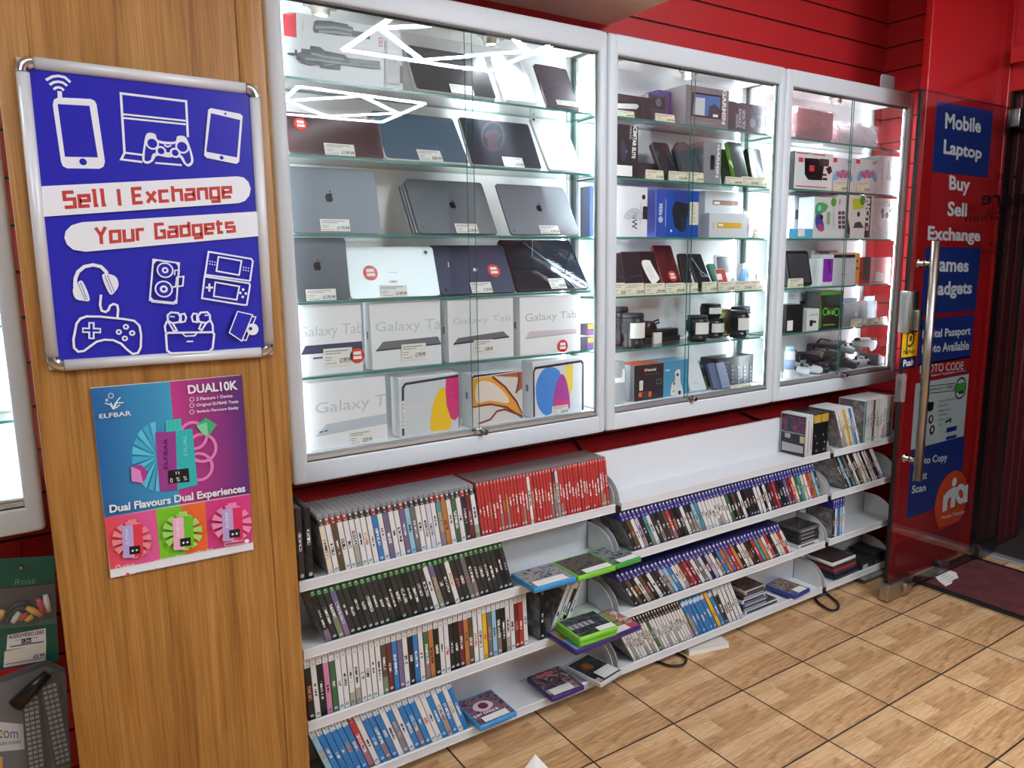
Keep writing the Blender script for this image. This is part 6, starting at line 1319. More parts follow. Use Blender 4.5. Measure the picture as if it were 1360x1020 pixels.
def m_cover(name, cols, scale=30., dist=2.):
    m, nt, o = mat(name); N = NB(nt)
    tc = N('TexCoord'); n1 = N('TexNoise', i_Vector=tc.outputs['Object'], i_Scale=scale, i_Detail=4., i_Distortion=dist)
    r_ = N('ValToRGB', i_Fac=n1.outputs[0]); e = r_.color_ramp.elements
    e[0].position = .34; e[0].color = hexc(cols[0])+(1,); e[1].position = .68; e[1].color = hexc(cols[-1])+(1,)
    for i, c_ in enumerate(cols[1:-1]):
        kk = e.new(.34+.34*(i+1)/(len(cols)-1)); kk.color = hexc(c_)+(1,)
    b = N('BsdfPrincipled', i_Base_Color=r_.outputs[0], i_Roughness=.25); N.link(b.outputs[0], o.inputs[0]); return m
NCASE = 0
def case(k_, M, spine, shell, band, label, group, cat='game case', name='game_case'):
    global NCASE
    t, d, h, sh, sl, bd = KIND[k_]; NCASE += 1
    o = bpy.data.objects.new(name, sh); COL.objects.link(o); o.matrix_world = M; o.color = lin4(shell); tag(o, label, cat, group)
    s = bpy.data.objects.new('printed_sleeve', sl); COL.objects.link(s); s.parent = o; s.color = lin4(spine)
    if bd is not None and band:
        b = bpy.data.objects.new('platform_strip', bd); COL.objects.link(b); b.parent = o; b.color = lin4(band)
    return o
def row(k_, X0, X1, Z, lean, codes, shell, band, desc, anchor, group, Y=-.110, n=None, start=1, cat='game case', gap=.0005):
    """cases standing spine out; lean in degrees, negative = tops away from the door; label: which one, counted from its anchor"""
    X0, X1 = GX(X0), GX(X1)
    t, d, h = KIND[k_][:3]; a = math.radians(abs(lean)); p = t/math.cos(a)+gap
    N_ = n or max(1, int((X1-X0)/p+.001)); p = max(p, (X1-X0)/N_)
    for i in range(N_):
        ch = codes[i % len(codes)]; x = X0+p*i; rr_ = random.random()
        dy = (random.random()-.5)*.003
        if lean <= 0: M = Matrix.Translation((x, Y+dy, Z+.0006)) @ Matrix.Rotation(-a, 4, 'Y')
        else: M = Matrix.Translation((x+t, Y+dy, Z+.0006)) @ Matrix.Rotation(a, 4, 'Y') @ Matrix.Translation((-t, 0, 0))
        sh = shell(i, ch) if callable(shell) else shell; bd = band(i, ch) if callable(band) else band
        case(k_, M, PAL[ch], sh, bd, '%s %s, %s from %s' % (PNM[ch]+'-spined', desc, nth(start+i), anchor), group, cat)
    return CAM.x+(X0+p*N_-CAM.x)/SG
def rc(pal, n, seed):
    r_ = random.Random(seed); return ''.join(r_.choice(pal) for _ in range(n))
GREY, GRN, NAVYS, BLK = '#8a8a8c', '#1f5a2c', '#1c2050', '#1a1a1c'
# --- unit beside the pillar
row('dvd', -.040, 0, ZR[0], 0, 'DK', BLK, None, 'case upright beside the pillar, top shelf', 'the wooden pillar', 'upright dark cases at the pillar', n=2, Y=-.112)
e = row('ps3', .030, .450, ZR[0], -8, 'CWNWWWWWWBWPWWPSGWWAWTOWEWDMWWWWT', GREY, lambda i, c: '#8e2226' if i in (1, 2, 3, 4, 9, 12, 14, 20, 21, 22, 26) else '#1a1b1e', 'clear-topped game case, top shelf', 'the wooden pillar', 'clear game cases on the top shelf', start=3)
row('red', e+.004, .900, ZR[0], -7, 'RRRRRRRRRRRRRRRWRRRRRRRMARRRRRRRRRRRRRRRRR', '#6a5654', '#c83030', 'slim game case in the red run', 'the clear-topped cases', 'slim red game cases on the top shelf', gap=.0004)
row('xb', .018, .553, ZR[1], -15, 'KDDPDDKDDDDDKDDKDDDWPDDWDDGKDDDDDKDDDKDD', GRN, '#2c7a3c', 'green-topped case, second shelf', 'the wooden pillar', 'green-topped game cases on the second shelf')
row('360', -.036, .60, ZR[2], -2.5, 'KWKIEWWWWWWWWNMBPWKBWEOKWWKKMONWWYGSKKWWMRWBPWW', GRN, '#dedede', 'white-topped case, third shelf', 'the wooden pillar', 'white-topped game cases on the third shelf')
row('360', .640, .655, ZR[2], 0, 'K', BLK, '#2a2a2c', 'upright case between the white row and the tilted cases', 'the tilted stack', 'single black case', n=1)
row('360', .664, .72, ZR[2], 27, 'WWKW', GRN, '#e2e2e2', 'game case tilted toward the flat green cases', 'the upright black case', 'tilted game cases on the third shelf', n=4)
row('wiu', .012, .400, ZR[3], -19, 'SBBBBBRWBBBWBWBBBWWBWBWBBBBBW', lambda i, c: '#3f93cc' if c in 'SB' else ('#a02020' if c == 'R' else '#d4d4d4'), lambda i, c: '#d9e2e8' if c != 'R' else '#a02222', 'tilted game case, lowest shelf', 'the wooden pillar', 'tilted blue and white game cases on the lowest shelf')
# --- middle unit
row('ps4', 1.002, 1.955, ZR[1], -27, 'KNWLKTWDKDNRDKDWDKSTWWWWWWWWEKNDWKDDDWWKWDMRDKDPMRCETCWROSDWKKWDDDK', NAVYS, '#272e8c', 'blue-topped case on the middle second shelf', 'the bracket', 'blue-topped game cases on the second shelf')
row('ps4', 1.012, 1.79, ZR[2], -35, 'KNKWNKWDDLSBWCMRMWGAKLWKBOPROKWCDKRTOWRKWCRW', NAVYS, '#252b84', 'blue-topped case on the middle third shelf', 'the bracket', 'blue-topped game cases on the third shelf')
e = row('ps2', 1.006, 1.285, ZR[3], -30, 'WWWWWWWCWEWWWWWWWWWWWW', '#3a3028', '#241c18', 'black-topped case, lowest shelf', 'the bracket', 'black-topped white game cases')
e = row('wiu', e+.002, e+.15, ZR[3], -30, 'BBBBBBYB', lambda i, c: '#3f93cc' if c == 'B' else '#d8a020', lambda i, c: '#d9e2e8' if c == 'B' else '#e0a820', 'case in the lowest blue run', 'the black-topped cases', 'blue game cases on the lowest shelf')
row('360', e+.002, e+.10, ZR[3], -28, 'KWWWW', '#c9c9c8', '#dcdcdc', 'case tilted at the lowest row end', 'the blue run', 'white tilted cases on the lowest shelf')
XB0, XB1 = aY(1070.7, 607, -.108).x-.006, aY(1099.8, 602, -.108).x-.010; ZB = aY(1070.7, 553, -.108).z
for i, (a0, a1, c_, nm) in enumerate(((0, .30, '#cfcfcd', 'white-spined box set with a printed picture back on the empty top shelf'), (.31, .65, '#15151a', 'black box set with yellow top beside the white-spined one'), (.66, 1, '#121217', 'second black box set with yellow top, nearer the short unit'))):
    x0 = XB0+(XB1-XB0)*a0; x1 = XB0+(XB1-XB0)*a1; z0 = ZR[0]+.0006
    root = thing('box_set', nm, 'disc box set', ((x0+x1)/2, -.05, z0))
    mb = MB(); mb.rbox(x0, x1, -.108, .006, z0, ZB, .0015); mb.build('case_shell', C(c_, .35), root)
    F = FY(-.1084); mb = MB(); ms = [C('#b9983a', .4), C('#8a8a8c', .5)]
    if i: mb.fbox(F, x0+.001, x1-.001, ZB-.034, ZB-.003, 0, .0006, mi=0); [mb.prism(F, ell(x0+(x1-x0)*u, z0+(ZB-z0)*v, .0035, .0045, 10), 0, .0005, 1) for u, v in ((.35, .48), (.6, .3), (.55, .12))]
    else: mb.fbox(F, x0+.010, x0+.014, z0+.02, ZB-.02, 0, .0006, mi=1); mb.fbox(F, x1-.012, x1-.009, z0+.03, ZB-.05, 0, .0006, mi=1)
    mb.build('spine_print', ms, root)
    if not i:
        F = Fr((x0-.0004, .004, z0), (0, -1, 0), (0, 0, 1)); H = ZB-z0; W = .110; mb = MB(); ms = [C('#1d1f2a', .4), m_cover('cover_back', ['#2c3a30', '#3c3468', '#8c3040', '#46506c'], 40), C('#b4b4b4', .5), C('#2a3050', .4), C('#c4b890', .5)]
        mb.flat(F, [(.002, .003), (W-.002, .003), (W-.002, H-.006), (.002, H-.006)], .0002, 0); mb.flat(F, [(.006, H*.56), (W-.005, H*.56), (W-.005, H*.93), (.006, H*.93)], .0004, 1)
        mb.flat(F, [(.004, H*.535), (W-.004, H*.535), (W-.004, H*.55), (.004, H*.55)], .0004, 2); mb.flat(F, [(.008, H*.08), (W-.008, H*.10), (W-.008, H*.27), (.008, H*.29)], .0004, 2); mb.flat(F, [(.008, H*.31), (W*.7, H*.31), (W*.7, H*.36), (.008, H*.36)], .0004, 3)
        mb.flat(F, [(W*.18, H*.40), (W*.40, H*.40), (W*.40, H*.51), (W*.18, H*.51)], .0004, 2); mb.flat(F, [(W*.78, H*.34), (W*.96, H*.34), (W*.96, H*.5), (W*.78, H*.5)], .0004, 4)
        mb.build('back_print', ms, root, fix=False)
# --- short unit by the door
e = row('slim', 2.072, 2.18, ZR[0], -24, 'WWCYCWBW', '#c8c8c6', None, 'tilted case, short unit top shelf', 'the black box-set cases', 'tilted white cases on the short unit', cat='disc case')
row('slim', 2.196, 2.40, ZR[0], 0, 'TWWWWDWWWWWWWWWW', '#d9d9d8', None, 'upright case, short unit top shelf', 'the tilted white cases', 'upright white cases on the short unit', cat='disc case')
row('slim', 2.105, 2.37, ZR[1], -36, 'NDSDGKWDKWCWKWAMKWADWD', '#3a3a3c', None, 'tilted case, short unit second shelf', 'the middle unit', 'tilted cases on the second shelf of the short unit', cat='disc case')
row('ps4', 2.030, 2.105, ZR[2], -3, 'DWBSWW', NAVYS, '#2a3098', 'upright blue-topped case, short unit third shelf', 'the middle unit', 'upright blue-topped cases', cat='game case')

# --- flat cases
def flat_case(label, fl, fr, Z, dep, cover, edge, slip=None, t=.0148, group=None, art=None, zoff=0., name='game_case', cat='game case'):
    """case lying flat, its long edge toward the aisle; fl, fr: front edge ends"""
    A = aZ(*fl, Z+zoff+t); B = aZ(*fr, Z+zoff+t); ex = (B-A); ex.z = 0; L = ex.length-.004; ex.normalize()
    zb = Z+zoff+.0112; O = Vector((A.x, A.y, zb)); ey = Vector((-ex.y, ex.x, 0)); F = Fr(O, ex, ey)
    root = thing(name, label, cat, (O.x+(ex*L/2+ey*dep/2).x, O.y+(ex*L/2+ey*dep/2).y, zb), group)
    mb = MB(); mb.slab(F, rr(0, 0, L, dep, .003, 3), 0, t, 0, .0015); mb.build('case_shell', C(edge, .3), root)
    mb = MB(); mb.slab(F, [(.005, .006), (L-.004, .006), (L-.004, dep-.006), (.005, dep-.006)], t, t+.0004, 0, .0001); cv = mb.build('printed_cover', cover, root)
    T = Fr(O+Vector((0, 0, t+.0004)), ex, ey)
    if slip:
        mb = MB(); u0, u1, v0, v1 = slip; mb.flat(T, [(L*u0, dep*v0), (L*u1, dep*v0), (L*u1, dep*v1), (L*u0, dep*v1)], .0004, 0); mb.build('price_label', TAGW, root)
    if art:
        mb = MB(); ms = []; mt = MB()
        for i, (kind, u0, v0, u1, v1, m, *tx) in enumerate(art):
            if m not in ms: ms.append(m)
            if tx: mt.text(T, tx[0], [(L*u0, dep*v1), (L*u1, dep*v1), (L*u1, dep*v0), (L*u0, dep*v0)], .0002+.0001*i, ms.index(m), .05); continue
            P_ = ell(L*(u0+u1)/2, dep*(v0+v1)/2, L*abs(u1-u0)/2, dep*abs(v1-v0)/2, 18) if kind == 'e' else [(L*u0, dep*v0), (L*u1, dep*v0), (L*u1, dep*v1), (L*u0, dep*v1)]
            mb = MB(); mb.flat(T, P_, .0002+.0001*i, 0); mb.build('cover_print', m, root, fix=False)
        if mt.v: mt.build('cover_title', ms, root, fix=False)
    return root
q = k((680, 720), 4.335)
WT = C('#e4e4e0', .4)
flat_case('flat game case with bright blue edge on the second shelf', q(128, 292), q(378, 220), ZR[1], .125, m_cover('cover_street', ['#2c3a4c', '#6f7c88', '#b89c8c', '#3c6a94']), '#2f8fcc', (.12, .85, .05, .32))
flat_case('flat game case with lime edge on the second shelf', q(384, 222), q(605, 155), ZR[1], .13, m_cover('cover_dusk', ['#2c302f', '#4c5450', '#6c4c44', '#3a4644']), '#7cc83c', (.25, .95, .05, .26))
flat_case('flat game case with dark green edge nearest the bracket, second shelf', q(600, 154), q(752, 103), ZR[1], .13, m_cover('cover_slate', ['#38403e', '#5c6664', '#8c8c90', '#3c4a4a']), '#3f9c40', (.22, .95, .05, .24))
flat_case('flat game case with purple edge under the lime cases, third shelf', q(368, 650), q(752, 495), ZR[2], .135, m_cover('cover_busy', ['#4a4048', '#8c9c58', '#b04c58', '#d4cfc6']), '#3a2472', (.45, .85, .04, .25), zoff=0, art=[('r', .84, .04, .98, .2, C('#b83c50', .4)), ('r', .03, .05, .2, .5, C('#6ca4d8', .4))])
flat_case('lower lime-edged flat case on the purple one, third shelf', q(392, 604), q(612, 526), ZR[2], .12, m_cover('cover_mono', ['#3a3c3e', '#6c6e70', '#a4a6a8']), '#74c634', None, zoff=.0162)
flat_case('upper lime-edged flat case with grey letter cover, third shelf', q(390, 578), q(618, 503), ZR[2], .12, m_cover('cover_gloom', ['#1e2224', '#3a3e44', '#5c5e64']), '#80cc3c', (.55, .98, .05, .25), zoff=.0320, art=[('r', .05+.13*i, .42, .15+.13*i, .62, C('#9a9ca0', .4)) for i in range(5)])
q = k((600, 740), 3.642)
flat_case('flat dance game case with blue edge overhanging the lowest shelf', q(135, 840), q(322, 762), ZR[3], .14, m_cover('cover_dance', ['#1e2436', '#4c3c54', '#8c6470', '#3c5068'], 44), '#3a94cc', (.2, .85, .06, .24), art=[('e', .22, .38, .72, .74, C('#d0b4b8', .4)), ('e', .36, .46, .6, .68, C('#5a2440', .4)), ('t', .06, .27, .72, .37, C('#e8c8d4', .4), 'JUST DANCE')])
flat_case('flat game case with purple edge in the middle of the lowest shelf', q(485, 700), q(648, 635), ZR[3], .135, m_cover('cover_fight', ['#232832', '#3c4a5a', '#8c5a58', '#a4a4a8'], 36), '#3c2a70', (.12, .75, .06, .3), art=[('r', .2, .8, .7, .92, C('#c05c68', .4))])
flat_case('flat game case with orange sunburst cover overhanging the lowest shelf', q(722, 630), q(832, 561), ZR[3], .145, m_cover('cover_dark', ['#1c2024', '#2e3438', '#44484c'], 20), '#c9ccd0', (.3, .95, .08, .4), art=[('e', .22, .5, .6, .8, C('#7c4a2c', .4)), ('e', .32, .58, .5, .74, C('#b06a2c', .4)), ('r', .05, .06, .2, .2, C('#c8a48c', .4))])
q = k((780, 720), 5.1)
gcol = [('#2c2e33', 'black'), ('#d4d2cc', 'white-edged'), ('#33343a', 'charcoal'), ('#34407c', 'blue-edged'), ('#2a2b2f', 'dark'), ('#c8ccd0', 'silver')]
for i, (x0, x1, y, c_, nm, sh_) in enumerate(((1060, 1302, 455, '#c9ccd0', 'lowest white-edged game case in the pile on the lowest shelf', 0), (1040, 1210, 420, '#2a2b2f', 'black game case second from the bottom of the lowest-shelf pile', 0), (1045, 1212, 395, '#384488', 'blue-edged game case in the middle of the lowest-shelf pile', 0), (1040, 1195, 368, '#d4d2cc', 'white-edged game case near the top of the lowest-shelf pile', 0), (1040, 1195, 345, '#26272b', 'black game case fifth in the lowest-shelf pile', 0), (1060, 1197, 318, '#b9a8a0', 'topmost dark-covered game case of the lowest-shelf pile', 0))):
    zo = .0156*i
    Pl = aY(*q(x0, y+20), -.13).x+.045; Pr = aY(*q(x1, y-30), -.13).x+.05
    Z0 = ZR[3]+zo+.0006; F = Fr((Pl, -.100, Z0), (1, .02*(i % 3-1), 0), (0, 1, 0)); W = min(.19, Pr-Pl)
    root = thing('game_case', nm, 'game case', (Pl+W/2, -.07, Z0), 'piled game cases on the lowest shelf')
    F = Fr((Pl, -.100, Z0), (1, 0, 0), (0, 1, 0))
    mb = MB(); mb.slab(F, rr(0, 0, W, .108, .003, 3), 0, .0150, 0, .0015); mb.build('case_shell', C(c_, .3), root)
    mb = MB(); mb.slab(F, rr(.004, .005, W-.004, .104, .002, 2), .0150, .0154, 0, .0001); mb.build('printed_cover', m_cover('cover_pile_%d' % i, ['#1c1c20', '#4a3a38', '#5c4c48']), root)
    mb = MB(); mb.box(Pl+.01, Pl+W-.01, -.1005, -.1001, Z0+.003, Z0+.012); mb.build('edge_print', C('#9a9c9f' if i in (1, 2, 4) else '#3c3e44', .5), root)
q = k((1000, 660), 5.1)
flat_case('flat game case with deep blue edge beyond the lowest-shelf pile', q(285, 690), q(392, 635), ZR[3], .13, m_cover('cover_western', ['#3c4248', '#7c6c5c', '#a08870']), '#2c3c9c', (.35, .9, .05, .3))
# pile at the end of the middle unit's third shelf
for i, (c_, nm) in enumerate((('#d6d4ce', 'white-edged case at the bottom of the pile by the third-shelf end'), ('#2a2b2e', 'black case second in the pile by the third-shelf end'), ('#303134', 'black case third in the pile by the third-shelf end'), ('#26272a', 'black case fourth in the pile by the third-shelf end'), ('#58564f', 'worn grey case topmost in the pile by the third-shelf end'))):
    Pl = aY(1066, 735-12*0, -.13).x; W = .125; Z0 = ZR[2]+.0006+.0152*i; Pl = GX(1.835)-.002*i*(i % 2)
    root = thing('game_case', nm, 'game case', (Pl+W/2, -.07, Z0), 'piled cases at the third-shelf end')
    F = Fr((Pl, -.102, Z0), (1, 0, 0), (0, 1, 0)); mb = MB(); mb.slab(F, rr(0, 0, W, .110, .003, 3), 0, .0147, 0, .0015); mb.build('case_shell', C(c_, .3), root)
    mb = MB(); mb.slab(F, rr(.004, .005, W-.004, .106, .002, 2), .0147, .0151, 0, .0001); mb.build('printed_cover', m_cover('cover_end_%d' % i, ['#17181b', '#33343a', '#5a564f']), root)
    mb = MB(); mb.box(Pl+.012, Pl+W-.03, -.1026, -.1022, Z0+.004, Z0+.010); mb.build('edge_print', C('#8a8a8a' if i else '#4c4c50', .5), root)
# pile of flat cases and laptop on the short unit's lowest shelf
for i, (x0, w_, c_, t, nm, ro) in enumerate(((2.06, .26, '#1c1d22', .022, 'black flat device lowest in the pile on the short unit', 0), (2.05, .25, '#2a3060', .010, 'navy folder second in the pile on the short unit', .02), (2.045, .25, '#a83028', .014, 'red folder in the middle of the pile on the short unit', -.02), (2.04, .25, '#2c3a38', .014, 'dark green-grey folder under the white-edged device', .015), (2.03, .26, '#dcdcd8', .014, 'white-edged flat device topmost on the short unit pile', -.03))):
    Z0 = ZR[3]+.0112+sum((.0225, .0105, .0145, .0145)[:i])
    root = thing('flat_device' if i in (0, 4) else 'folder', nm, 'device' if i in (0, 4) else 'folder', (x0+w_/2, -.08, Z0), 'pile on the short unit')
    F = Fr((GX(x0), -.118, Z0), (1, 0, 0), (0, 1, 0)); mb = MB(); mb.slab(F, rr(0, 0, w_*.62, .125, .006, 3), 0, t, 0, .002); mb.build('casing', C(c_, .35), root)
    if i == 4:
        mb = MB(); mb.slab(F, rr(.004, .004, w_*.62-.004, .121, .004, 3), t, t+.0004, 0, .0001); mb.build('dark_cover', m_cover('cover_lid', ['#2a2428', '#3c3034', '#4c4246'], 8), root)
for i, (x0, w_, z_, nm) in enumerate(((2.235, .085, .045, 'black boxed device with white label beside the pile, short unit'), (2.325, .085, .055, 'black boxed device nearest the bracket end, short unit'))):
    mb = MB(); root = thing('device_box', nm, 'box', (x0+w_/2, -.08, ZR[3]+.0006)); x0 = GX(x0); mb.rbox(x0, x0+w_, -.113, .0, ZR[3]+.0006, ZR[3]+z_, .002); mb.build('carton', C('#232428', .4), root)
    mb = MB(); mb.box(x0+.01, x0+w_-.04, -.1156, -.1152, ZR[3]+.008, ZR[3]+.026); mb.build('edge_label', C('#b9bab8' if i == 0 else '#5a4446', .5), root)
# ------------------------------------------------------------------ odds and ends on the floor
def cable(name, label, pts, r_, m):
    P = [Vector(p) for p in pts]; out = []
    for a in range(len(P)-1):
        p0, p1, p2, p3 = P[max(a-1, 0)], P[a], P[a+1], P[min(a+2, len(P)-1)]
        for i in range(6):
            t = i/6; out.append(.5*((2*p1)+(p2-p0)*t+(2*p0-5*p1+4*p2-p3)*t*t+(3*p1-p0-3*p2+p3)*t**3))
    out.append(P[-1]); mb = MB(); mb.tube(out, r_, 0, 8); return tag(mb.build(name, m), label, 'cable')
g = lambda x, y, z=.008: tuple(aZ(x, y, z))
def under(p, z=.008): return (p[0], p[1], z)
a = g(862, 880); cable('cable', 'black cable loop on the floor under the middle shelf unit', [(a[0]-.05, -.06, .006), g(868, 878), g(890, 884), g(908, 882), g(911, 874), g(900, 868), (g(900, 868)[0]+.01, -.06, .006)], .0042, BLACK)
cable('cable', 'black looped cable on the floor below the short shelf unit', [(2.04, -.125, .022), g(1083, 795), g(1100, 809), g(1112, 809), g(1113, 801), g(1104, 793), (2.06, -.10, .012), (2.05, -.05, .02)], .0045, BLACK)
cable('cable', 'thin black cable running down the red wall below the cabinets', [tuple(aY(757, 578, .194)), tuple(aY(768, 592, .194)), tuple(aY(778, 606, .194))], .004, BLACK)
cable('cable', 'black cable sagging behind the box-set cases below the cabinets', [tuple(aY(985, 548, .19)), tuple(aY(1005, 556, .19)), tuple(aY(1024, 561, .19)), tuple(aY(1040, 560, .18))], .0035, BLACK)
cable('cable', 'black cable hanging behind the short unit below the cabinets', [tuple(aY(1104, 526, .19)), tuple(aY(1096, 536, .19)), tuple(aY(1082, 549, .17)), tuple(aY(1075, 556, .15))], .0035, BLACK)
# booklet half under the unit
P = [aZ(*p, .02) for p in ((912, 862), (964, 851), (966, 845), (930, 848))]
fl, fr_ = aZ(912, 863, .018), aZ(965, 852, .018); ex = fr_-fl
F = Fr((fl.x, fl.y-.012, .0006), ex, Vector((-ex.y, ex.x, 0))); r = thing('catalogue', 'white paper catalogue half under the middle shelf unit on the floor', 'catalogue', (fl.x+.1, fl.y+.03, .0006))
mb = MB(); L = ex.length
for i in range(4): mb.fbox(F, .002*(i % 2), L-.002*(i % 2), .001*i, .05, .0045*i, .0045*i+.0042)
mb.build('pages', PAPER, r); mb = MB(); mb.fbox(F, 0, L, 0, .05, .0181, .0188); mb.build('cover_sheet', C('#d4ccc4', .5), r)
# clear tub behind the glass door
x0, x1 = 2.27, 2.42; r = thing('storage_tub', 'small smoky clear plastic tub under the short shelf unit', 'tub', (2.345, -.07, 0))
tubm = film('tub_plastic', '#6c6a64', .6, .25)
mb = MB(); mb.add([(x0+.008, -.135, .001), (x1-.008, -.135, .001), (x1-.008, -.03, .001), (x0+.008, -.03, .001), (x0, -.142, .022), (x1, -.142, .022), (x1, -.026, .022), (x0, -.026, .022)], [(3, 2, 1, 0), (0, 1, 5, 4), (1, 2, 6, 5), (2, 3, 7, 6), (3, 0, 4, 7)]); mb.build('tub_body', tubm, r)
mb = MB(); mb.rbox(x0-.004, x1+.004, -.146, -.024, .022, .028, .003); mb.build('lid', film('tub_lid', '#8c8a84', .6, .25), r)
# floor closer and flat doorstop seen through the glass
c0 = aZ(1226, 742, .03); c1_ = aZ(1256, 752, .03); c0.y = c1_.y = -.228
r = thing('door_stop', 'grey metal door stop on the floor behind the glass door', 'door stop', ((c0.x+c1_.x)/2, c0.y, 0))
mb = MB(); mb.tube([(c0.x, c0.y, .030), (c1_.x, c1_.y, .030)], .018, 0, 16); mb.build('cylinder_buffer', C('#54585a', .35, .6), r)
mb = MB(); mb.rbox(c1_.x+.002, c1_.x+.07, c0.y-.018, c0.y+.018, .0095, .024, .004); mb.build('base_plate', C('#6f7476', .4, .6), r)
# torn receipt on the mat
F = Fr((0, 0, .0)); pts = [aZ(*p, .012) for p in ((1241, 764), (1250, 758), (1262, 757), (1270, 760), (1273, 767), (1266, 769), (1264, 774), (1256, 778), (1248, 772))]
mb = MB(); n = len(pts); c = sum(pts, Vector())/n; rnd = random.Random(3)
vs = [Vector((p.x, p.y, .0095+rnd.random()*.0018)) for p in pts]+[Vector((p.x, p.y, .0088)) for p in pts]+[Vector((c.x, c.y, .0112)), Vector((c.x, c.y, .0089))]
mb.add(vs, [(i, (i+1) % n, 2*n) for i in range(n)]+[(n+(i+1) % n, n+i, 2*n+1) for i in range(n)]+[(i, n+i, n+(i+1) % n, (i+1) % n) for i in range(n)])
r = thing('receipt', 'torn white receipt lying at the edge of the maroon mat', 'paper', (c.x, c.y, .0088)); mb.build('paper_sheet', PAPER, r)
mb = MB()
for i in range(5):
    t = -.03+.015*i; mb.add([(c.x-.05+.01*i, c.y+t, .0115), (c.x+.03, c.y+t+.004, .0115), (c.x+.03, c.y+t+.007, .0115), (c.x-.05+.01*i, c.y+t+.003, .0115)], [(0, 1, 2, 3)])
mb.build('printed_lines', INKL, r, fix=False)
# paper corner in the aisle
pts = [aZ(*p, .001) for p in ((711, 1010), (731, 1024), (708, 1040), (690, 1030))]
mb = MB(); vs = [Vector((p.x, p.y, .0006)) for p in pts]+[Vector((p.x, p.y, .003 if i else .02)) for i, p in enumerate(pts)]
mb.add(vs, [(3, 2, 1, 0), (4, 5, 6, 7)]+[(i, (i+1) % 4, 4+(i+1) % 4, 4+i) for i in range(4)]); tag(mb.build('paper_scrap', PAPER), 'white paper scrap with lifted corner on the open floor', 'paper')

# ------------------------------------------------------------------ hanging packs past the pillar
GRN_ = C('#0f5c4c', .35)
q = k((0, 680), 3.0)
YK = .04; FK = FY(YK)
r = thing('cable_pack', 'green hanging pack of an audio video lead with white price slip', 'cable pack', (aY(35, 800, YK).x, YK, aY(35, 890, YK).z))
mb = MB(); G = [FK.uv(*q(*p)) for p in ((-60, 190), (215, 175), (235, 590), (-60, 640))]; mb.prism(FK, G[::-1], -.002, 0); mb.build('backing_card', GRN_, r)
mb = MB(); ms = []; mb.art(FK, [('p', [q(*p) for p in ((-60, 310), (215, 280), (222, 425), (-60, 450))], C('#3a3330', .4)), ('T', 'Ross', [q(60, 268), q(140, 258), q(140, 285), q(60, 292)], C('#5c9c8c', .4)), ('p', [q(*p) for p in ((30, 490), (182, 462), (184, 525), (25, 550))], W_), ('p', [q(*p) for p in ((18, 555), (184, 522), (182, 590), (14, 620))], C('#e8e4d8', .5)),
    ('T', 'AUDIO/VIDEO LEAD', [q(34, 490), q(176, 468), q(176, 484), q(34, 506)], INK, .03), ('T', '3 RCA Plugs - 3 RCA Plugs', [q(60, 508), q(150, 494), q(150, 502), q(60, 516)], INK), ('p', [q(*p) for p in ((85, 506), (124, 500), (124, 518), (85, 525))], bk), ('T', '1.2m', [q(90, 508), q(120, 503), q(120, 515), q(90, 520)], W_, .02), ('l', [q(40, 536), q(175, 515)], 2, C('#4a5a8c', .4)), ('T', '£5.99', [q(132, 568), q(178, 560), q(178, 576), q(132, 584)], INK, .02), ('l', [q(22, 606), q(180, 580)], 1.4, C('#b06c64', .4))], ms); mb.build('printed_front', ms, r, fix=False)
for i, (p0_, p1_, c_) in enumerate((((150, 345), (178, 400), '#c83434'), ((180, 330), (196, 395), '#e0dcd4'), ((105, 380), (165, 410), '#e0b028'), ((75, 430), (110, 405), '#c03030'), ((50, 440), (78, 400), '#dcdcd8'), ((-5, 430), (12, 390), '#d8a428'), ((100, 432), (130, 415), '#e0b028'))):
    a = aY(*q(*p0_), YK-.012); b_ = aY(*q(*p1_), YK-.012); mb = MB(); mb.tube([a, a*.6+b_*.4, b_], [.0045, .0065, .0055], 0, 10); tag(mb.build('plug', C(c_, .35), r), 'coloured lead plug')
mb = MB(); mb.tube([aY(*q(*p), YK-.008) for p in ((5, 440), (25, 400), (60, 370), (100, 362), (130, 375), (110, 385), (70, 385), (40, 410), (20, 445))], .005, 0, 8); mb.build('lead_cable', BLACK, r)
mb = MB(); G = [FK.uv(*q(*p)) for p in ((-60, 300), (215, 272), (222, 430), (-60, 455))]; mb.prism(FK, G[::-1], .021, .0216); mb.build('clear_window', film('pack_film', '#dfe6e4', .05, .05), r)
r = thing('peg_hook', 'chrome peg hook holding the green cable pack', 'hook', (aY(30, 752, .1).x, .1, aY(30, 752, .1).z))
p_ = aY(29, 755, YK); mb = MB(); mb.tube([(p_.x, .198, p_.z+.005), (p_.x, YK-.02, p_.z+.005), (p_.x, YK-.03, p_.z+.013)], .003); mb.build('wire', CHROME, r)
YR = -.005; FQ = FY(YR)
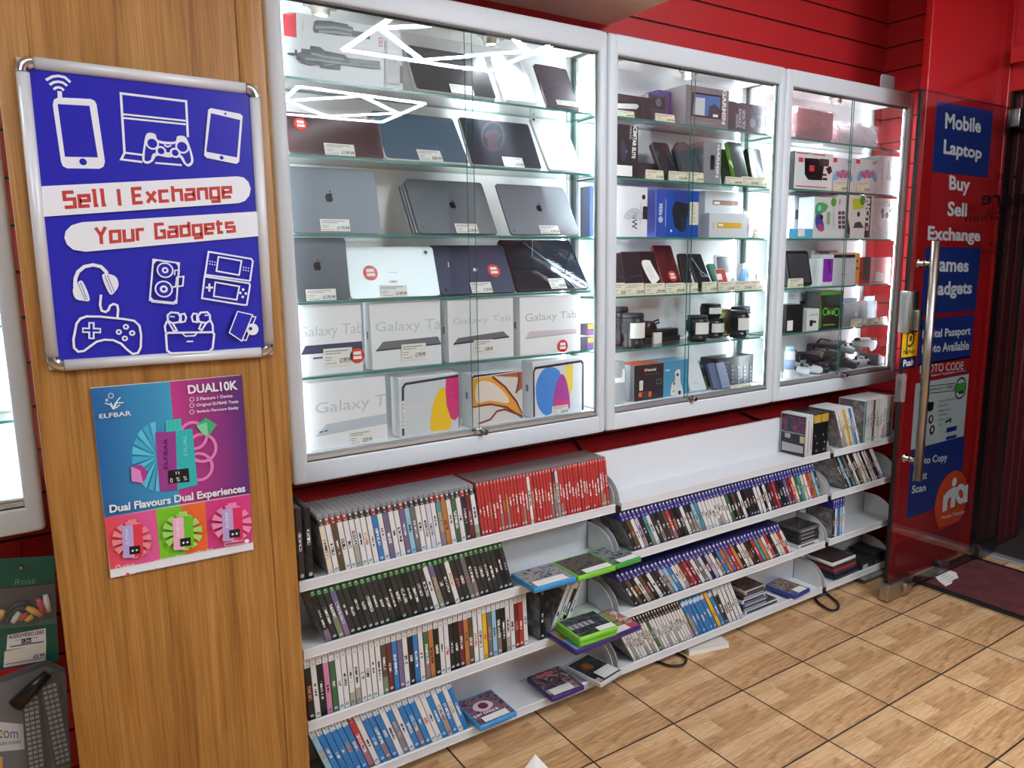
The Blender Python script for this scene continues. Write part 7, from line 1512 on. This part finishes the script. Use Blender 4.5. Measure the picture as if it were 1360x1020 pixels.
r = thing('remote_pack', 'clear pack holding two black keyed remotes below the cable pack', 'remote control pack', (aY(50, 950, YR).x, YR, aY(50, 1040, YR).z))
mb = MB(); G = [FQ.uv(*q(*p)) for p in ((-60, 700), (185, 605), (262, 640), (285, 1060), (-60, 1060))]; mb.prism(FQ, G[::-1], -.022, -.02); mb.build('backing_card', C('#54565a', .4), r)
mb = MB(); ms = []; mb.art(Fr((0, YR+.0198, 0)), [('p', [q(*p) for p in ((-60, 830), (92, 845), (98, 945), (-60, 960))], C('#c9cacc', .4)), ('T', 'com', [q(-6, 868), q(72, 875), q(72, 902), q(-6, 900)], C('#3a3a3c', .4), .0), ('c', *q(8, 884), 2.4, C('#d8a428', .4)), ('T', '& extra cable included', [q(-50, 918), q(82, 905), q(82, 920), q(-50, 936)], C('#3a3a3c', .4)), ('p', [q(*p) for p in ((-60, 960), (10, 975), (12, 1060), (-60, 1060))], C('#e09c20', .4))], ms); mb.build('printed_front', ms, r, fix=False)
for i, (a, b_, wd) in enumerate((((118, 700), (150, 1050), .017), ((188, 650), (255, 1010), .017))):
    A_2 = aY(*q(*a), YR); B_2 = aY(*q(*b_), YR); ey = A_2-B_2; F = Fr(B_2, Vector((ey.z, 0, -ey.x)), ey); L = ey.length
    mb = MB(); mb.fbox(F, -wd, wd, 0, L, -.012, .004, .008); rm = mb.build('remote_body', C('#1c1d20', .4), r)
    mb = MB()
    for rI in range(16):
        for cI in range(3): mb.fbox(F, -.0125+.009*cI, -.0055+.009*cI, L*.05+rI*L*.055, L*.05+rI*L*.055+L*.032, .004, .006)
    mb.build('keys', C('#8a8b8e', .5), rm)
mb = MB(); A_2 = aY(*q(165, 655), YR-.006); mb.tube([aY(*q(60, 770), YR-.006), aY(*q(140, 690), YR-.006), aY(*q(190, 640), YR-.006)], [.016, .014, .01], 0, 10); mb.build('fold_strip', C('#18191b', .3), r)
mb = MB(); G = [FQ.uv(*q(*p)) for p in ((-60, 700), (185, 605), (262, 640), (285, 1060), (-60, 1060))]; mb.prism(FQ, G[::-1], .009, .0098); mb.build('clear_film', film('pack_film', '#dfe6e4', .05, .05), r)
